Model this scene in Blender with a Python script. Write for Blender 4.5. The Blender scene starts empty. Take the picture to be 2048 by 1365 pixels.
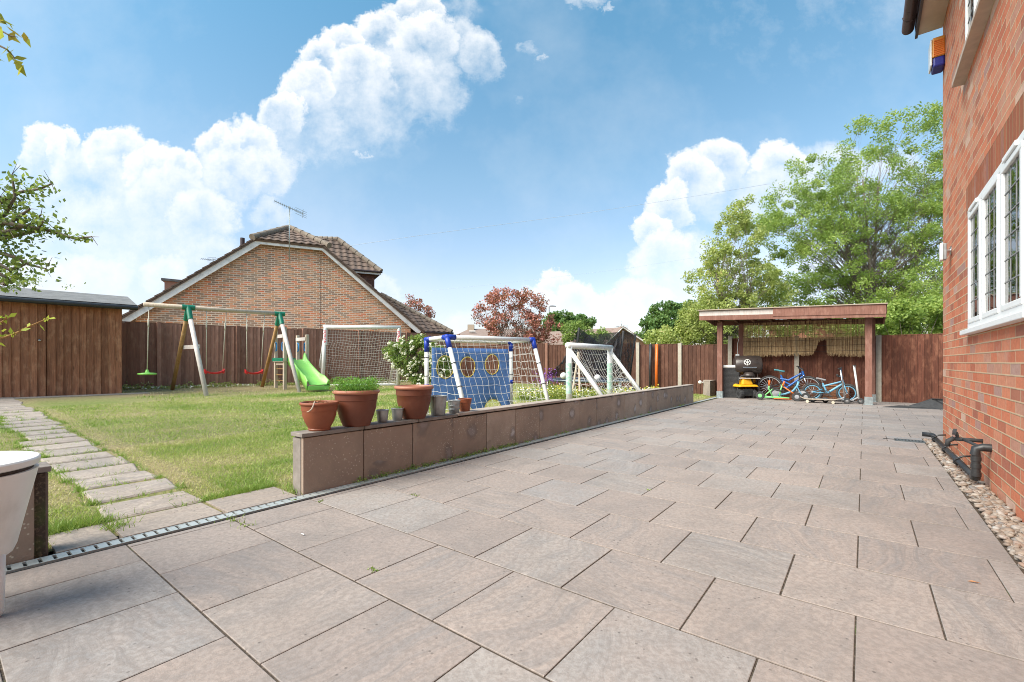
import bpy, bmesh, math, random
import numpy as np
from mathutils import Vector, Matrix, noise as mnoise
from mathutils.geometry import delaunay_2d_cdt
random.seed(7); rng = np.random.default_rng(7)
R = math.radians
scene = bpy.context.scene
# ------------------------------------------------------------------ camera
F, CX, HY = 910.0, 1024.0, 725.0
cam = bpy.data.cameras.new('camera'); camo = bpy.data.objects.new('camera', cam)
scene.collection.objects.link(camo); scene.camera = camo
camo.location = (0, 0, 1.0); camo.rotation_euler = (R(90), 0, 0)
cam.sensor_width = 36; cam.lens = 16.0; cam.shift_y = 0.02075; cam.clip_end = 3000; cam.clip_start = 0.05
# ------------------------------------------------------------------ light
SUN_EL, SUN_AZ = 46.0, 238.0        # azimuth: compass direction the sun stands in, 0 = +Y, clockwise
scene.cycles.filter_width = 1.0
scene.view_settings.view_transform = 'Standard'; scene.view_settings.look = 'None'
scene.view_settings.gamma = 1; scene.view_settings.exposure = 1.45
sun = bpy.data.lights.new('sun', 'SUN'); suno = bpy.data.objects.new('sun', sun)
scene.collection.objects.link(suno); sun.energy = 2.7; sun.angle = R(48); sun.color = (1, 0.92, 0.81)
sd = Vector((math.sin(R(SUN_AZ))*math.cos(R(SUN_EL)), math.cos(R(SUN_AZ))*math.cos(R(SUN_EL)), math.sin(R(SUN_EL))))
suno.rotation_euler = sd.to_track_quat('Z', 'Y').to_euler(); suno.location = sd*60
world = bpy.data.worlds.new('World'); scene.world = world; world.use_nodes = True
wt = world.node_tree; wt.nodes.clear()
def wn(t, **k):
    n = wt.nodes.new(t)
    for a, b in k.items(): setattr(n, a, b)
    return n
def wl(a, b): wt.links.new(a, b)
def wmath(op, a, b=None, c=None, clamp=False):
    n = wn('ShaderNodeMath', operation=op); n.use_clamp = clamp
    for i, v in enumerate((a, b, c)):
        if v is None: continue
        if isinstance(v, (int, float)): n.inputs[i].default_value = v
        else: wl(v, n.inputs[i])
    return n.outputs[0]
tc = wn('ShaderNodeTexCoord'); sep = wn('ShaderNodeSeparateXYZ'); wl(tc.outputs['Generated'], sep.inputs[0])
ay = wmath('MAXIMUM', wmath('ABSOLUTE', sep.outputs[1]), 0.12)
ca = wmath('MULTIPLY', wmath('DIVIDE', sep.outputs[0], ay), 9.1)
cb = wmath('MULTIPLY', wmath('DIVIDE', sep.outputs[2], ay), 9.1)
cmb = wn('ShaderNodeCombineXYZ'); wl(ca, cmb.inputs[0]); wl(cb, cmb.inputs[1])
def wnoise(vec, scale, detail, rough=0.55):
    n = wn('ShaderNodeTexNoise'); wl(vec, n.inputs['Vector']); n.inputs['Scale'].default_value = scale
    n.inputs['Detail'].default_value = detail; n.inputs['Roughness'].default_value = rough; return n
n1 = wnoise(cmb.outputs[0], 1.0, 7, 0.70)
vs = wn('ShaderNodeVectorMath', operation='SUBTRACT'); wl(n1.outputs['Color'], vs.inputs[0]); vs.inputs[1].default_value = (.5, .5, .5)
va = wn('ShaderNodeVectorMath', operation='MULTIPLY_ADD'); wl(vs.outputs[0], va.inputs[0]); va.inputs[1].default_value = (1.15, 1.15, 0); wl(cmb.outputs[0], va.inputs[2])
pv = va.outputs[0]
grp = bpy.data.node_groups.new('cloud_puff', 'ShaderNodeTree')
for nm, st in (('P', 'NodeSocketVector'), ('Inv', 'NodeSocketVector'), ('Off', 'NodeSocketVector'), ('Gain', 'NodeSocketFloat'), ('Soft', 'NodeSocketFloat')):
    grp.interface.new_socket(nm, in_out='INPUT', socket_type=st)
grp.interface.new_socket('V', in_out='OUTPUT', socket_type='NodeSocketVector')
gi = grp.nodes.new('NodeGroupInput'); go = grp.nodes.new('NodeGroupOutput')
def gm(op, a, b=None, clamp=False):
    n = grp.nodes.new('ShaderNodeMath'); n.operation = op; n.use_clamp = clamp
    for i, v in enumerate((a, b)):
        if v is None: continue
        if isinstance(v, (int, float)): n.inputs[i].default_value = v
        else: grp.links.new(v, n.inputs[i])
    return n.outputs[0]
q = grp.nodes.new('ShaderNodeVectorMath'); q.operation = 'MULTIPLY_ADD'
for i, s in enumerate(('P', 'Inv', 'Off')): grp.links.new(gi.outputs[s], q.inputs[i])
ql = grp.nodes.new('ShaderNodeVectorMath'); ql.operation = 'LENGTH'; grp.links.new(q.outputs[0], ql.inputs[0])
qs = grp.nodes.new('ShaderNodeSeparateXYZ'); grp.links.new(q.outputs[0], qs.inputs[0])
dist = ql.outputs['Value']
mr = grp.nodes.new('ShaderNodeMapRange'); mr.interpolation_type = 'SMOOTHSTEP'
grp.links.new(dist, mr.inputs[0]); mr.inputs[1].default_value = 1.0; grp.links.new(gm('SUBTRACT', gm('MULTIPLY', gi.outputs['Soft'], 0.95), 0.10), mr.inputs[2])
lower = gm('MULTIPLY', gm('ADD', qs.outputs[1], 1.15), 1.0, True)          # puffs melt away underneath
shade = gm('ADD', gm('MULTIPLY', dist, 0.52), gm('ADD', gm('MULTIPLY', qs.outputs[1], 0.24), 0.25), True)
v = gm('MULTIPLY', gm('MULTIPLY', mr.outputs[0], shade), gm('MULTIPLY', gi.outputs['Gain'], lower))
ps = grp.nodes.new('ShaderNodeSeparateXYZ'); grp.links.new(gi.outputs['P'], ps.inputs[0]); pc_ = grp.nodes.new('ShaderNodeCombineXYZ')   # z carries the running maximum
grp.links.new(ps.outputs[0], pc_.inputs[0]); grp.links.new(ps.outputs[1], pc_.inputs[1]); grp.links.new(gm('MAXIMUM', v, ps.outputs[2]), pc_.inputs[2])
grp.links.new(pc_.outputs[0], go.inputs[0])
PUFFS = [  # x, y, rx, ry in photograph-sized angular units, gain, softness
 (88,312,58,62,1,.88),(125,300,50,48,1,.86),(235,310,62,62,1,.88),(180,370,110,90,.8,.7),(300,345,66,62,1,.86),(365,345,44,50,1,.85),
 (330,400,100,95,.95,.7),(210,455,150,90,.85,.5),(400,440,80,80,.95,.7),(300,520,190,110,.75,.3),(80,430,110,110,.7,.4),(445,300,48,50,1,.85),(500,300,64,62,1,.84),
 (470,345,80,60,.95,.7),(530,340,80,60,.95,.6),(440,380,60,70,.9,.5),(565,235,52,60,1,.86),(610,190,60,64,1,.86),(610,250,90,100,.9,.6),(640,130,50,52,1,.86),(690,105,52,50,1,.86),(720,160,80,76,1,.8),
 (760,75,56,54,1,.85),(828,38,60,52,1,.84),(850,95,76,70,1,.8),(800,175,110,100,.95,.6),(700,240,110,100,.85,.5),(860,190,90,90,.9,.4),(925,95,66,62,.8,.6),(960,110,52,66,.85,.65),
 (900,30,80,60,.6,.3),(760,260,100,90,.6,.2),(690,300,90,60,.5,.2),(722,302,22,9,.9,.4),(600,320,26,20,.6,.4),(1055,106,26,20,.6,.3),(1084,126,18,11,.6,.3),(1032,200,12,12,.35,.2),
 (540,425,52,50,.75,.4),(1170,5,50,18,.7,.4),(1210,20,14,12,.7,.4),(60,555,90,44,.9,.6),(190,560,100,60,.9,.5),(330,560,64,56,.85,.5),(430,520,60,70,.85,.4),(110,600,200,60,.8,.3),
 (1445,325,60,58,1,.88),(1385,365,60,64,1,.86),(1335,420,58,60,1,.85),(1305,470,46,52,1,.84),(1460,400,110,90,.75,.5),(1330,530,76,80,1,.7),(1560,340,60,56,1,.86),(1545,410,110,90,.9,.5),
 (1660,370,100,90,.9,.6),(1780,360,110,80,.8,.4),(1400,560,150,110,.85,.4),(1560,560,230,150,.6,.1),(1290,610,80,60,1,.6),(1230,620,66,46,1,.7),(1150,610,62,50,1,.74),(1103,575,34,40,1,.8),
 (1075,610,50,44,.95,.7),(1010,625,60,36,.8,.6),(1190,670,240,70,1,.3),(960,660,120,40,.6,.3),(775,590,40,50,.7,.4),(800,650,70,50,.6,.3),(1700,20,220,130,.42,.0),(1560,80,260,180,.30,.0),
 (1660,560,140,120,.8,.3),(1790,600,160,160,.7,.2),(1140,0,260,20,.3,.0),(-160,300,120,120,.9,.6),(-330,380,200,160,.8,.5),(2250,200,200,180,.9,.5),(2500,420,300,200,.8,.4)]
prev = pv
for (x, y, rx, ry, g, so) in PUFFS:
    n = wn('ShaderNodeGroup'); n.node_tree = grp; wl(prev, n.inputs['P'])
    rx, ry = rx/100*1.13, ry/100*1.12
    n.inputs['Inv'].default_value = (1/rx, 1/ry, 0)
    n.inputs['Off'].default_value = (-(x-CX)/100/rx, -(HY-y)/100/ry, 0)
    n.inputs['Gain'].default_value = g; n.inputs['Soft'].default_value = so
    prev = n.outputs[0]
psep = wn('ShaderNodeSeparateXYZ'); wl(prev, psep.inputs[0]); prev = psep.outputs[2]
n2 = wnoise(cmb.outputs[0], 1.9, 8, 0.66)
calpha = wmath('MULTIPLY', wmath('SUBTRACT', prev, wmath('MULTIPLY', wmath('SUBTRACT', 0.57, n2.outputs['Fac']), 0.85)), wmath('MULTIPLY_ADD', wmath('MINIMUM', prev, 0.22), 6.0, 0.0), None, True)
n4 = wnoise(cmb.outputs[0], 0.22, 6, 0.6)
veil = wmath('MULTIPLY', wmath('MULTIPLY', wmath('SUBTRACT', n4.outputs['Fac'], 0.46, None, True), 0.8), wmath('SUBTRACT', 1.0, calpha))
calpha = wmath('ADD', calpha, veil, None, True)
up = wmath('MULTIPLY', wmath('GREATER_THAN', sep.outputs[2], 0.0), 1.0)
calpha = wmath('MULTIPLY', calpha, up)
sky = wn('ShaderNodeTexSky'); sky.sky_type = 'NISHITA'; sky.sun_disc = False
sky.sun_elevation = R(SUN_EL); sky.sun_rotation = R(SUN_AZ); sky.air_density = 1.0; sky.dust_density = 0.6; sky.ozone_density = 2.0
elev = wn('ShaderNodeMapRange'); wl(sep.outputs[2], elev.inputs[0]); elev.inputs[1].default_value = 0.0; elev.inputs[2].default_value = 0.62
ramp = wn('ShaderNodeValToRGB'); wl(elev.outputs[0], ramp.inputs[0])
SKYTINT = [(0.0, (0.42, 0.36, 0.38)), (0.25, (0.64, 0.54, 0.50)), (0.6, (0.58, 0.63, 0.55)), (1.0, (0.42, 0.66, 0.60))]
while len(ramp.color_ramp.elements) < len(SKYTINT): ramp.color_ramp.elements.new(0.5)
for e, (p, c) in zip(ramp.color_ramp.elements, SKYTINT): e.position = p; e.color = (*c, 1)
mul = wn('ShaderNodeMix', data_type='RGBA', blend_type='MULTIPLY'); mul.inputs[0].default_value = 1
wl(sky.outputs[0], mul.inputs[6]); wl(ramp.outputs[0], mul.inputs[7])
WHITE = 2.75
mixc = wn('ShaderNodeMix', data_type='RGBA'); wl(calpha, mixc.inputs[0]); wl(mul.outputs[2], mixc.inputs[6]); mixc.inputs[7].default_value = (WHITE*.99, WHITE, WHITE*1.01, 1)
bg = wn('ShaderNodeBackground'); bg.inputs[1].default_value = 0.15; wl(mixc.outputs[2], bg.inputs[0])
wo = wn('ShaderNodeOutputWorld'); wl(bg.outputs[0], wo.inputs[0])
world.cycles.sampling_method = 'NONE'

# ------------------------------------------------------------------ helpers
U = Vector((0.6118, 0.7910, 0)); V = Vector((0.7910, -0.6118, 0))      # along the house, and out of its garden towards it
def SW(s, w, z=0.0): return U*s + V*w + Vector((0, 0, z))
def lz(x, y): return 0.02*max(0.0, -(0.791*x-0.6118*y)-3.42)
def P(px, py, Y): return Vector(((px-CX)/F*Y, Y, 1+(HY-py)*Y/F))
def G(px, py): Y = F/(py-HY); return Vector(((px-CX)/F*Y, Y, 0))
def L(px, py):
    a = (px-CX)/F; k = 0.02*(0.6118-0.791*a); Y = (1+0.02*3.42)/((py-HY)/F+k); return Vector((a*Y, Y, lz(a*Y, Y)))
def LY(px, Y): a = (px-CX)/F; return Vector((a*Y, Y, lz(a*Y, Y)))
MATS = {}; ROOTM = {}
col = scene.collection
def tag(o, label=None, cat=None, group=None, kind=None):
    if label: o['label'] = label
    if cat: o['category'] = cat
    if group: o['group'] = group
    if kind: o['kind'] = kind
    return o
def thing(name, label, cat, loc=(0, 0, 0), rz=0.0, group=None, tilt=None):
    o = bpy.data.objects.new(name, None); col.objects.link(o); o.empty_display_size = 0.1
    o.location = loc; o.rotation_euler = (0, 0, rz) if tilt is None else tilt
    ROOTM[o] = Matrix.Translation(Vector(loc)) @ o.rotation_euler.to_matrix().to_4x4()
    tag(o, label, cat, group); return o
def link(o, parent):
    col.objects.link(o)
    if parent is not None: o.parent = parent; ROOTM[o] = ROOTM[parent]
    return o
def copy_tree(o, parent=None):
    c = o.copy(); col.objects.link(c)
    if parent is not None: c.parent = parent
    for ch in list(o.children): copy_tree(ch, c)
    return c
class MB:
    def __init__(s): s.v = []; s.f = []; s.uv = []; s.tn = []; s.t = 0.5
    def add(s, vs, fs, uvs=None):
        b = len(s.v); s.v += [Vector(p) for p in vs]; s.tn += [s.t]*len(vs)
        for i, f in enumerate(fs):
            s.f.append([b+k for k in f]); s.uv.append(uvs[i] if uvs else None)
        return s
    def poly(s, pts, uv=None): return s.add(pts, [list(range(len(pts)))], [uv] if uv else None)
    def box(s, c, size, M=None):
        x, y, z = [k/2 for k in size]; c = Vector(c)
        vs = [Vector((i, j, k)) for k in (-z, z) for j in (-y, y) for i in (-x, x)]
        if M is not None: vs = [M @ p for p in vs]
        return s.add([c+p for p in vs], [(0, 2, 3, 1), (4, 5, 7, 6), (0, 1, 5, 4), (2, 6, 7, 3), (0, 4, 6, 2), (1, 3, 7, 5)])
    def hexa(s, b, t): # 4 bottom, 4 top, counterclockwise from above
        return s.add(list(b)+list(t), [(3, 2, 1, 0), (4, 5, 6, 7), (0, 1, 5, 4), (1, 2, 6, 5), (2, 3, 7, 6), (3, 0, 4, 7)])
    def bar(s, p, q, a, b, up=(0, 0, 1)):
        p, q = Vector(p), Vector(q); d = (q-p).normalized(); up = Vector(up)
        if abs(d.dot(up)) > .99: up = Vector((U.x, U.y, 0))
        x = d.cross(up).normalized()*a/2; y = x.cross(d).normalized()*b/2
        return s.add([p-x-y, p+x-y, p+x+y, p-x+y, q-x-y, q+x-y, q+x+y, q-x+y],
                     [(3, 2, 1, 0), (4, 5, 6, 7), (0, 1, 5, 4), (1, 2, 6, 5), (2, 3, 7, 6), (3, 0, 4, 7)])
    def tube(s, pts, r, n=8, cap=True):
        pts = [Vector(p) for p in pts]; m = len(pts)
        rr = r if isinstance(r, (list, tuple)) else [r]*m
        d0 = (pts[1]-pts[0]).normalized(); a = Vector((0, 0, 1)) if abs(d0.z) < .9 else Vector((1, 0, 0))
        x = d0.cross(a).normalized(); vs = []
        for i, p in enumerate(pts):
            d = (pts[min(i+1, m-1)]-pts[max(i-1, 0)]).normalized()
            x = (x-d*x.dot(d)).normalized(); y = d.cross(x)
            vs += [p+(x*math.cos(6.28319*k/n)+y*math.sin(6.28319*k/n))*rr[i] for k in range(n)]
        fs = [(i*n+k, i*n+(k+1) % n, (i+1)*n+(k+1) % n, (i+1)*n+k) for i in range(m-1) for k in range(n)]
        if cap: fs += [tuple(range(n-1, -1, -1)), tuple(range((m-1)*n, m*n))]
        return s.add(vs, fs)
    def lathe(s, prof, c=(0, 0, 0), n=32, M=None):
        c = Vector(c); vs = []
        for (r, z) in prof:
            for k in range(n):
                p = Vector((r*math.cos(6.28319*k/n), r*math.sin(6.28319*k/n), z))
                vs.append(c+(M @ p if M is not None else p))
        m = len(prof)
        fs = [(i*n+k, i*n+(k+1) % n, (i+1)*n+(k+1) % n, (i+1)*n+k) for i in range(m-1) for k in range(n)]
        if prof[0][0] > 1e-5: fs.append(tuple(range(n-1, -1, -1)))
        if prof[-1][0] > 1e-5: fs.append(tuple(range((m-1)*n, m*n)))
        return s.add(vs, fs)
    def ring(s, c, nrm, Rr, r, n=32, k=8, a0=0, a1=6.28319):
        c = Vector(c); nrm = Vector(nrm).normalized(); a = Vector((0, 0, 1)) if abs(nrm.z) < .9 else Vector((1, 0, 0))
        x = nrm.cross(a).normalized(); y = nrm.cross(x); full = abs(a1-a0-6.28319) < 1e-3; vs = []
        m = n if full else n+1
        for i in range(m):
            t = a0+(a1-a0)*i/n; d = x*math.cos(t)+y*math.sin(t)
            for j in range(k):
                q = 6.28319*j/k; vs.append(c+d*(Rr+r*math.cos(q))+nrm*r*math.sin(q))
        fs = []
        for i in range(n):
            i2 = (i+1) % m
            for j in range(k): fs.append((i*k+j, i*k+(j+1) % k, i2*k+(j+1) % k, i2*k+j))
        return s.add(vs, fs)
    def ball(s, c, r, M=None, n=16, m=10):
        prof = [(math.sin(math.pi*i/m)*1.0, -math.cos(math.pi*i/m)) for i in range(m+1)]
        rr = Vector(r) if isinstance(r, (tuple, list, Vector)) else Vector((r, r, r))
        D = Matrix.Diagonal(rr); MM = (M @ D) if M is not None else D
        prof[0] = (1e-4, -1); prof[-1] = (1e-4, 1)
        return s.lathe(prof, c, n, MM)
    def build(s, name, mat, parent=None, smooth=False, local=False, loc=None, bev=0, solid=0, auto=None):
        me = bpy.data.meshes.new(name)
        vs = s.v
        if parent is not None and not local:
            Mi = ROOTM[parent].inverted(); vs = [Mi @ p for p in vs]
        elif parent is None:
            if loc is None:
                n = len(vs); loc = Vector((sum(p.x for p in vs)/n, sum(p.y for p in vs)/n, min(p.z for p in vs)))
            loc = Vector(loc); 
            if not local: vs = [p-loc for p in vs]
        me.from_pydata([tuple(p) for p in vs], [], s.f)
        at = me.attributes.new('tint', 'FLOAT', 'POINT'); at.data.foreach_set('value', s.tn)
        if any(u is not None for u in s.uv):
            ul = me.uv_layers.new(name='UVMap'); k = 0
            for fi, f in enumerate(s.f):
                for j in range(len(f)):
                    if s.uv[fi]: ul.data[k].uv = s.uv[fi][j]
                    k += 1
        me.materials.append(mat); me.validate()
        if smooth: me.polygons.foreach_set('use_smooth', [True]*len(me.polygons))
        if smooth and auto: me.set_sharp_from_angle(angle=R(auto))
        o = bpy.data.objects.new(name, me); link(o, parent)
        if parent is None: o.location = loc; ROOTM[o] = Matrix.Translation(loc)
        if solid: m = o.modifiers.new('Solid', 'SOLIDIFY'); m.thickness = solid; m.offset = 0
        if bev: m = o.modifiers.new('Bevel', 'BEVEL'); m.width = bev; m.segments = 2; m.limit_method = 'ANGLE'
        return o
def part(mb, name, mat, parent, **k): return mb.build(name, mat, parent, **k)
# ------------------------------------------------------------------ materials
def newmat(name):
    m = bpy.data.materials.new(name); m.use_nodes = True; nt = m.node_tree
    b = nt.nodes['Principled BSDF']; return m, nt, b
class NT:
    def __init__(s, nt): s.nt = nt
    def n(s, t, **k):
        x = s.nt.nodes.new(t)
        for a, b in k.items(): setattr(x, a, b)
        return x
    def l(s, a, b): s.nt.links.new(a, b)
    def math(s, op, a, b=None, c=None, clamp=False):
        n = s.n('ShaderNodeMath', operation=op); n.use_clamp = clamp
        for i, v in enumerate((a, b, c)):
            if v is None: continue
            if isinstance(v, (int, float)): n.inputs[i].default_value = v
            else: s.l(v, n.inputs[i])
        return n.outputs[0]
    def noise(s, vec, scale, detail=4, rough=.55):
        n = s.n('ShaderNodeTexNoise'); s.l(vec, n.inputs['Vector']); n.inputs['Scale'].default_value = scale
        n.inputs['Detail'].default_value = detail; n.inputs['Roughness'].default_value = rough; return n
    def scale(s, vec, sc):
        n = s.n('ShaderNodeVectorMath', operation='MULTIPLY'); s.l(vec, n.inputs[0]); n.inputs[1].default_value = sc; return n.outputs[0]
    def mix(s, f, a, b, blend='MIX'):
        n = s.n('ShaderNodeMix', data_type='RGBA', blend_type=blend)
        for i, v in ((0, f), (6, a), (7, b)):
            if isinstance(v, (int, float)): n.inputs[i].default_value = v
            elif isinstance(v, tuple): n.inputs[i].default_value = (*v, 1) if len(v) == 3 else v
            else: s.l(v, n.inputs[i])
        return n.outputs[2]
    def ramp(s, f, stops, interp='LINEAR'):
        n = s.n('ShaderNodeValToRGB'); n.color_ramp.interpolation = interp
        while len(n.color_ramp.elements) < len(stops): n.color_ramp.elements.new(0.5)
        for e, (p, c) in zip(n.color_ramp.elements, stops): e.position = p; e.color = (*c, 1)
        s.l(f, n.inputs[0]); return n.outputs[0]
    def rng(s, f, a, b, c=0, d=1):
        n = s.n('ShaderNodeMapRange'); s.l(f, n.inputs[0])
        for i, v in enumerate((a, b, c, d)): n.inputs[i+1].default_value = v
        return n.outputs[0]
    def bump(s, h, strength, dist=.01):
        n = s.n('ShaderNodeBump'); n.inputs['Strength'].default_value = strength; n.inputs['Distance'].default_value = dist
        s.l(h, n.inputs['Height']); return n.outputs[0]
    def attr(s, nm): return s.n('ShaderNodeAttribute', attribute_name=nm).outputs['Fac']
    def obj(s): return s.n('ShaderNodeTexCoord').outputs['Object']
    def uv(s): return s.n('ShaderNodeTexCoord').outputs['UV']
def simple(name, c1, c2=None, scale=8, rough=.6, bump=0.0, metal=0, stretch=(1, 1, 1), tint=0.0, dirt=0.0, bscale=60, spec=.5, dist=.01):
    if name in MATS: return MATS[name]
    m, nt, b = newmat(name); n = NT(nt); o = n.obj(); sv = n.scale(o, stretch)
    c2 = c2 or tuple(k*.8 for k in c1)
    nz = n.noise(sv, scale, 6, .6); f = n.rng(nz.outputs['Fac'], .3, .7)
    c = n.mix(f, c1, c2)
    if tint: c = n.mix(tint, c, n.ramp(n.attr('tint'), [(0, (.25, .25, .25)), (1, (1, 1, 1))]), 'MULTIPLY'); 
    if dirt:
        d = n.noise(o, 3.1, 8, .7); c = n.mix(n.math('MULTIPLY', n.rng(d.outputs['Fac'], .5, .75), dirt), c, (.09, .075, .055))
    n.l(c, b.inputs['Base Color']); b.inputs['Metallic'].default_value = metal; b.inputs['Specular IOR Level'].default_value = spec
    rr = n.noise(o, 20, 3); n.l(n.rng(rr.outputs['Fac'], .3, .7, max(.02, rough-.1), min(1, rough+.1)), b.inputs['Roughness'])
    if bump: n.l(n.bump(n.noise(sv, bscale, 6, .65).outputs['Fac'], bump, dist), b.inputs['Normal'])
    MATS[name] = m; return m
def wood(name, base, dark, rough=.75, streak=1.0, tint=.8, light=None):
    m, nt, b = newmat(name); n = NT(nt); o = n.obj()
    g = n.noise(n.scale(o, (30, 30, 1.6)), 1.5, 6, .65); k = n.noise(n.scale(o, (6, 6, 2.5)), 1.6, 5, .6)
    c = n.mix(n.rng(g.outputs['Fac'], .3, .72), base, dark)
    if light: c = n.mix(n.math('MULTIPLY', n.rng(k.outputs['Fac'], .5, .75), .7), c, light)
    c = n.mix(tint, c, n.ramp(n.attr('tint'), [(0, (.50, .47, .45)), (1, (1.0, 1.0, 1.0))]), 'MULTIPLY')
    vor = n.n('ShaderNodeTexVoronoi'); n.l(n.scale(o, (7, 7, 1.8)), vor.inputs['Vector']); vor.inputs['Scale'].default_value = 1
    c = n.mix(n.math('MULTIPLY', n.rng(vor.outputs['Distance'], .12, .03), .7), c, tuple(x*.35 for x in dark))
    n.l(c, b.inputs['Base Color']); b.inputs['Roughness'].default_value = rough; b.inputs['Specular IOR Level'].default_value = .25
    n.l(n.bump(g.outputs['Fac'], .5, .01), b.inputs['Normal']); return m
def brick(name, bw, bh, mort, ramp, mcol, offset=.5, bump=.6, rib=0, weather=.35, lime=0):
    m, nt, b = newmat(name); n = NT(nt); uv = n.uv(); sp = n.n('ShaderNodeSeparateXYZ')
    wob = n.noise(uv, 6, 3); wv = n.n('ShaderNodeVectorMath', operation='MULTIPLY_ADD'); n.l(wob.outputs['Color'], wv.inputs[0]); wv.inputs[1].default_value = (.006, .004, 0); n.l(uv, wv.inputs[2])
    n.l(wv.outputs[0], sp.inputs[0])
    row = n.math('DIVIDE', sp.outputs[1], bh); rf = n.math('FLOOR', row); rr = n.math('FRACT', row)
    cu = n.math('ADD', n.math('DIVIDE', sp.outputs[0], bw), n.math('MULTIPLY', n.math('MODULO', n.math('ADD', rf, 1000.0), 2.0), offset))
    cf = n.math('FLOOR', cu); cr = n.math('FRACT', cu)
    idv = n.n('ShaderNodeCombineXYZ'); n.l(cf, idv.inputs[0]); n.l(rf, idv.inputs[1])
    wn_ = n.n('ShaderNodeTexWhiteNoise', noise_dimensions='2D'); n.l(idv.outputs[0], wn_.inputs['Vector'])
    eu = n.math('MULTIPLY', n.math('MINIMUM', cr, n.math('SUBTRACT', 1.0, cr)), bw); ev = n.math('MULTIPLY', n.math('MINIMUM', rr, n.math('SUBTRACT', 1.0, rr)), bh)
    e = n.math('MINIMUM', eu, ev); mask = n.rng(e, mort*.35, mort*.65)
    c = n.ramp(wn_.outputs['Value'], ramp)
    nz = n.noise(uv, 25, 6, .7); c = n.mix(n.math('MULTIPLY', n.rng(nz.outputs['Fac'], .4, .7), .35), c, tuple(k*.55 for k in ramp[1][1]))
    big = n.noise(uv, .9, 5, .6); c = n.mix(n.math('MULTIPLY', n.rng(big.outputs['Fac'], .45, .75), weather), c, tuple(min(1, k*1.3) for k in mcol))
    if lime:
        lm = n.noise(uv, 2.2, 8, .75); c = n.mix(n.math('MULTIPLY', n.rng(lm.outputs['Fac'], .56, .7), lime), c, (.5, .44, .40))
    mc = n.mix(nz.outputs['Fac'], mcol, tuple(k*.7 for k in mcol))
    c = n.mix(mask, mc, c); n.l(c, b.inputs['Base Color']); b.inputs['Roughness'].default_value = .85; b.inputs['Specular IOR Level'].default_value = .2
    h = n.math('ADD', mask, n.math('MULTIPLY', nz.outputs['Fac'], .5))
    if rib:
        wv2 = n.math('SINE', n.math('MULTIPLY', sp.outputs[0], rib)); h = n.math('ADD', h, n.math('MULTIPLY', wv2, .25))
    n.l(n.bump(h, bump, .008), b.inputs['Normal']); return m
def leafmat(name, ramp, trans=.35, rough=.5):
    m, nt, b = newmat(name); n = NT(nt); nt.nodes.remove(b)
    c = n.ramp(n.attr('tint'), ramp)
    d = n.n('ShaderNodeBsdfDiffuse'); t = n.n('ShaderNodeBsdfTranslucent'); g = n.n('ShaderNodeBsdfGlossy'); g.inputs['Roughness'].default_value = rough
    n.l(c, d.inputs[0]); n.l(n.mix(.5, c, (.5, .62, .12), 'MIX'), t.inputs[0]); n.l(n.mix(.5, c, (.8, .8, .8)), g.inputs[0])
    a = n.n('ShaderNodeMixShader'); a.inputs[0].default_value = trans; n.l(d.outputs[0], a.inputs[1]); n.l(t.outputs[0], a.inputs[2])
    e = n.n('ShaderNodeMixShader'); e.inputs[0].default_value = .06; n.l(a.outputs[0], e.inputs[1]); n.l(g.outputs[0], e.inputs[2])
    n.l(e.outputs[0], nt.nodes['Material Output'].inputs[0]); return m
def netmat(name, colr, alpha):
    m, nt, b = newmat(name); n = NT(nt); o = n.obj(); f = n.noise(n.scale(o, (1, 1, 1)), 3, 5)
    b.inputs['Base Color'].default_value = (*colr, 1); b.inputs['Roughness'].default_value = .8
    n.l(n.rng(f.outputs['Fac'], .3, .7, alpha-.15, alpha+.12), b.inputs['Alpha']); return m
W_ = lambda v: (v, v, v)
M_white = simple('white_plastic', (.78, .78, .76), (.66, .66, .63), 3, .4, dirt=.25)
M_upvc = simple('white_upvc', (.82, .82, .81), (.8, .8, .79), 2, .5)
M_black = simple('black_plastic', (.02, .02, .022), (.035, .035, .035), 9, .4)
M_rubber = simple('black_rubber', (.025, .025, .027), (.05, .05, .05), 12, .75)
M_steel = simple('galvanised_steel', (.42, .46, .46), (.30, .34, .35), 14, .42, metal=.75, dirt=.2)
M_chrome = simple('polished_steel', (.6, .61, .62), (.5, .5, .5), 10, .22, metal=1)
M_terra = simple('terracotta_plastic', (.15, .043, .02), (.12, .034, .016), 5, .55, bump=.05)
M_terra2 = simple('orange_terracotta', (.25, .068, .026), (.20, .055, .021), 5, .55, bump=.05)
M_soil = simple('potting_soil', (.05, .032, .02), (.10, .07, .045), 60, .95, bump=.8)
M_conc = simple('concrete_post', (.46, .42, .35), (.36, .33, .27), 12, .85, bump=.2, dirt=.2)
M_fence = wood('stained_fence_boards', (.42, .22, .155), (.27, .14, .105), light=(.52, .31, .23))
M_fenceSun = wood('sun_offset_fence_boards', (.15, .068, .044), (.08, .038, .027), light=(.23, .12, .08))  # darker copy of the left fence wood, colour lowered to offset direct sun
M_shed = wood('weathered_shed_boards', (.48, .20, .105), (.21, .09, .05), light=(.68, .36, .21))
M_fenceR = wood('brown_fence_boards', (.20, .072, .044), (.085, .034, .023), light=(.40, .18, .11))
M_perg = wood('red_brown_timber', (.29, .14, .105), (.19, .09, .066), light=(.40, .23, .18))
M_pale = wood('pale_timber', (.60, .50, .40), (.46, .37, .28), light=(.66, .60, .54))
M_treat = wood('treated_timber', (.46, .27, .10), (.30, .16, .06), light=(.50, .36, .20))
M_greyw = wood('grey_silver_timber', (.64, .58, .54), (.50, .44, .40), light=(.74, .71, .68))
M_bark = simple('bark', (.14, .105, .08), (.24, .20, .16), 12, .9, bump=.5)
M_green = simple('green_connector', (.01, .20, .115), (.012, .16, .09), 6, .4)
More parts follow.
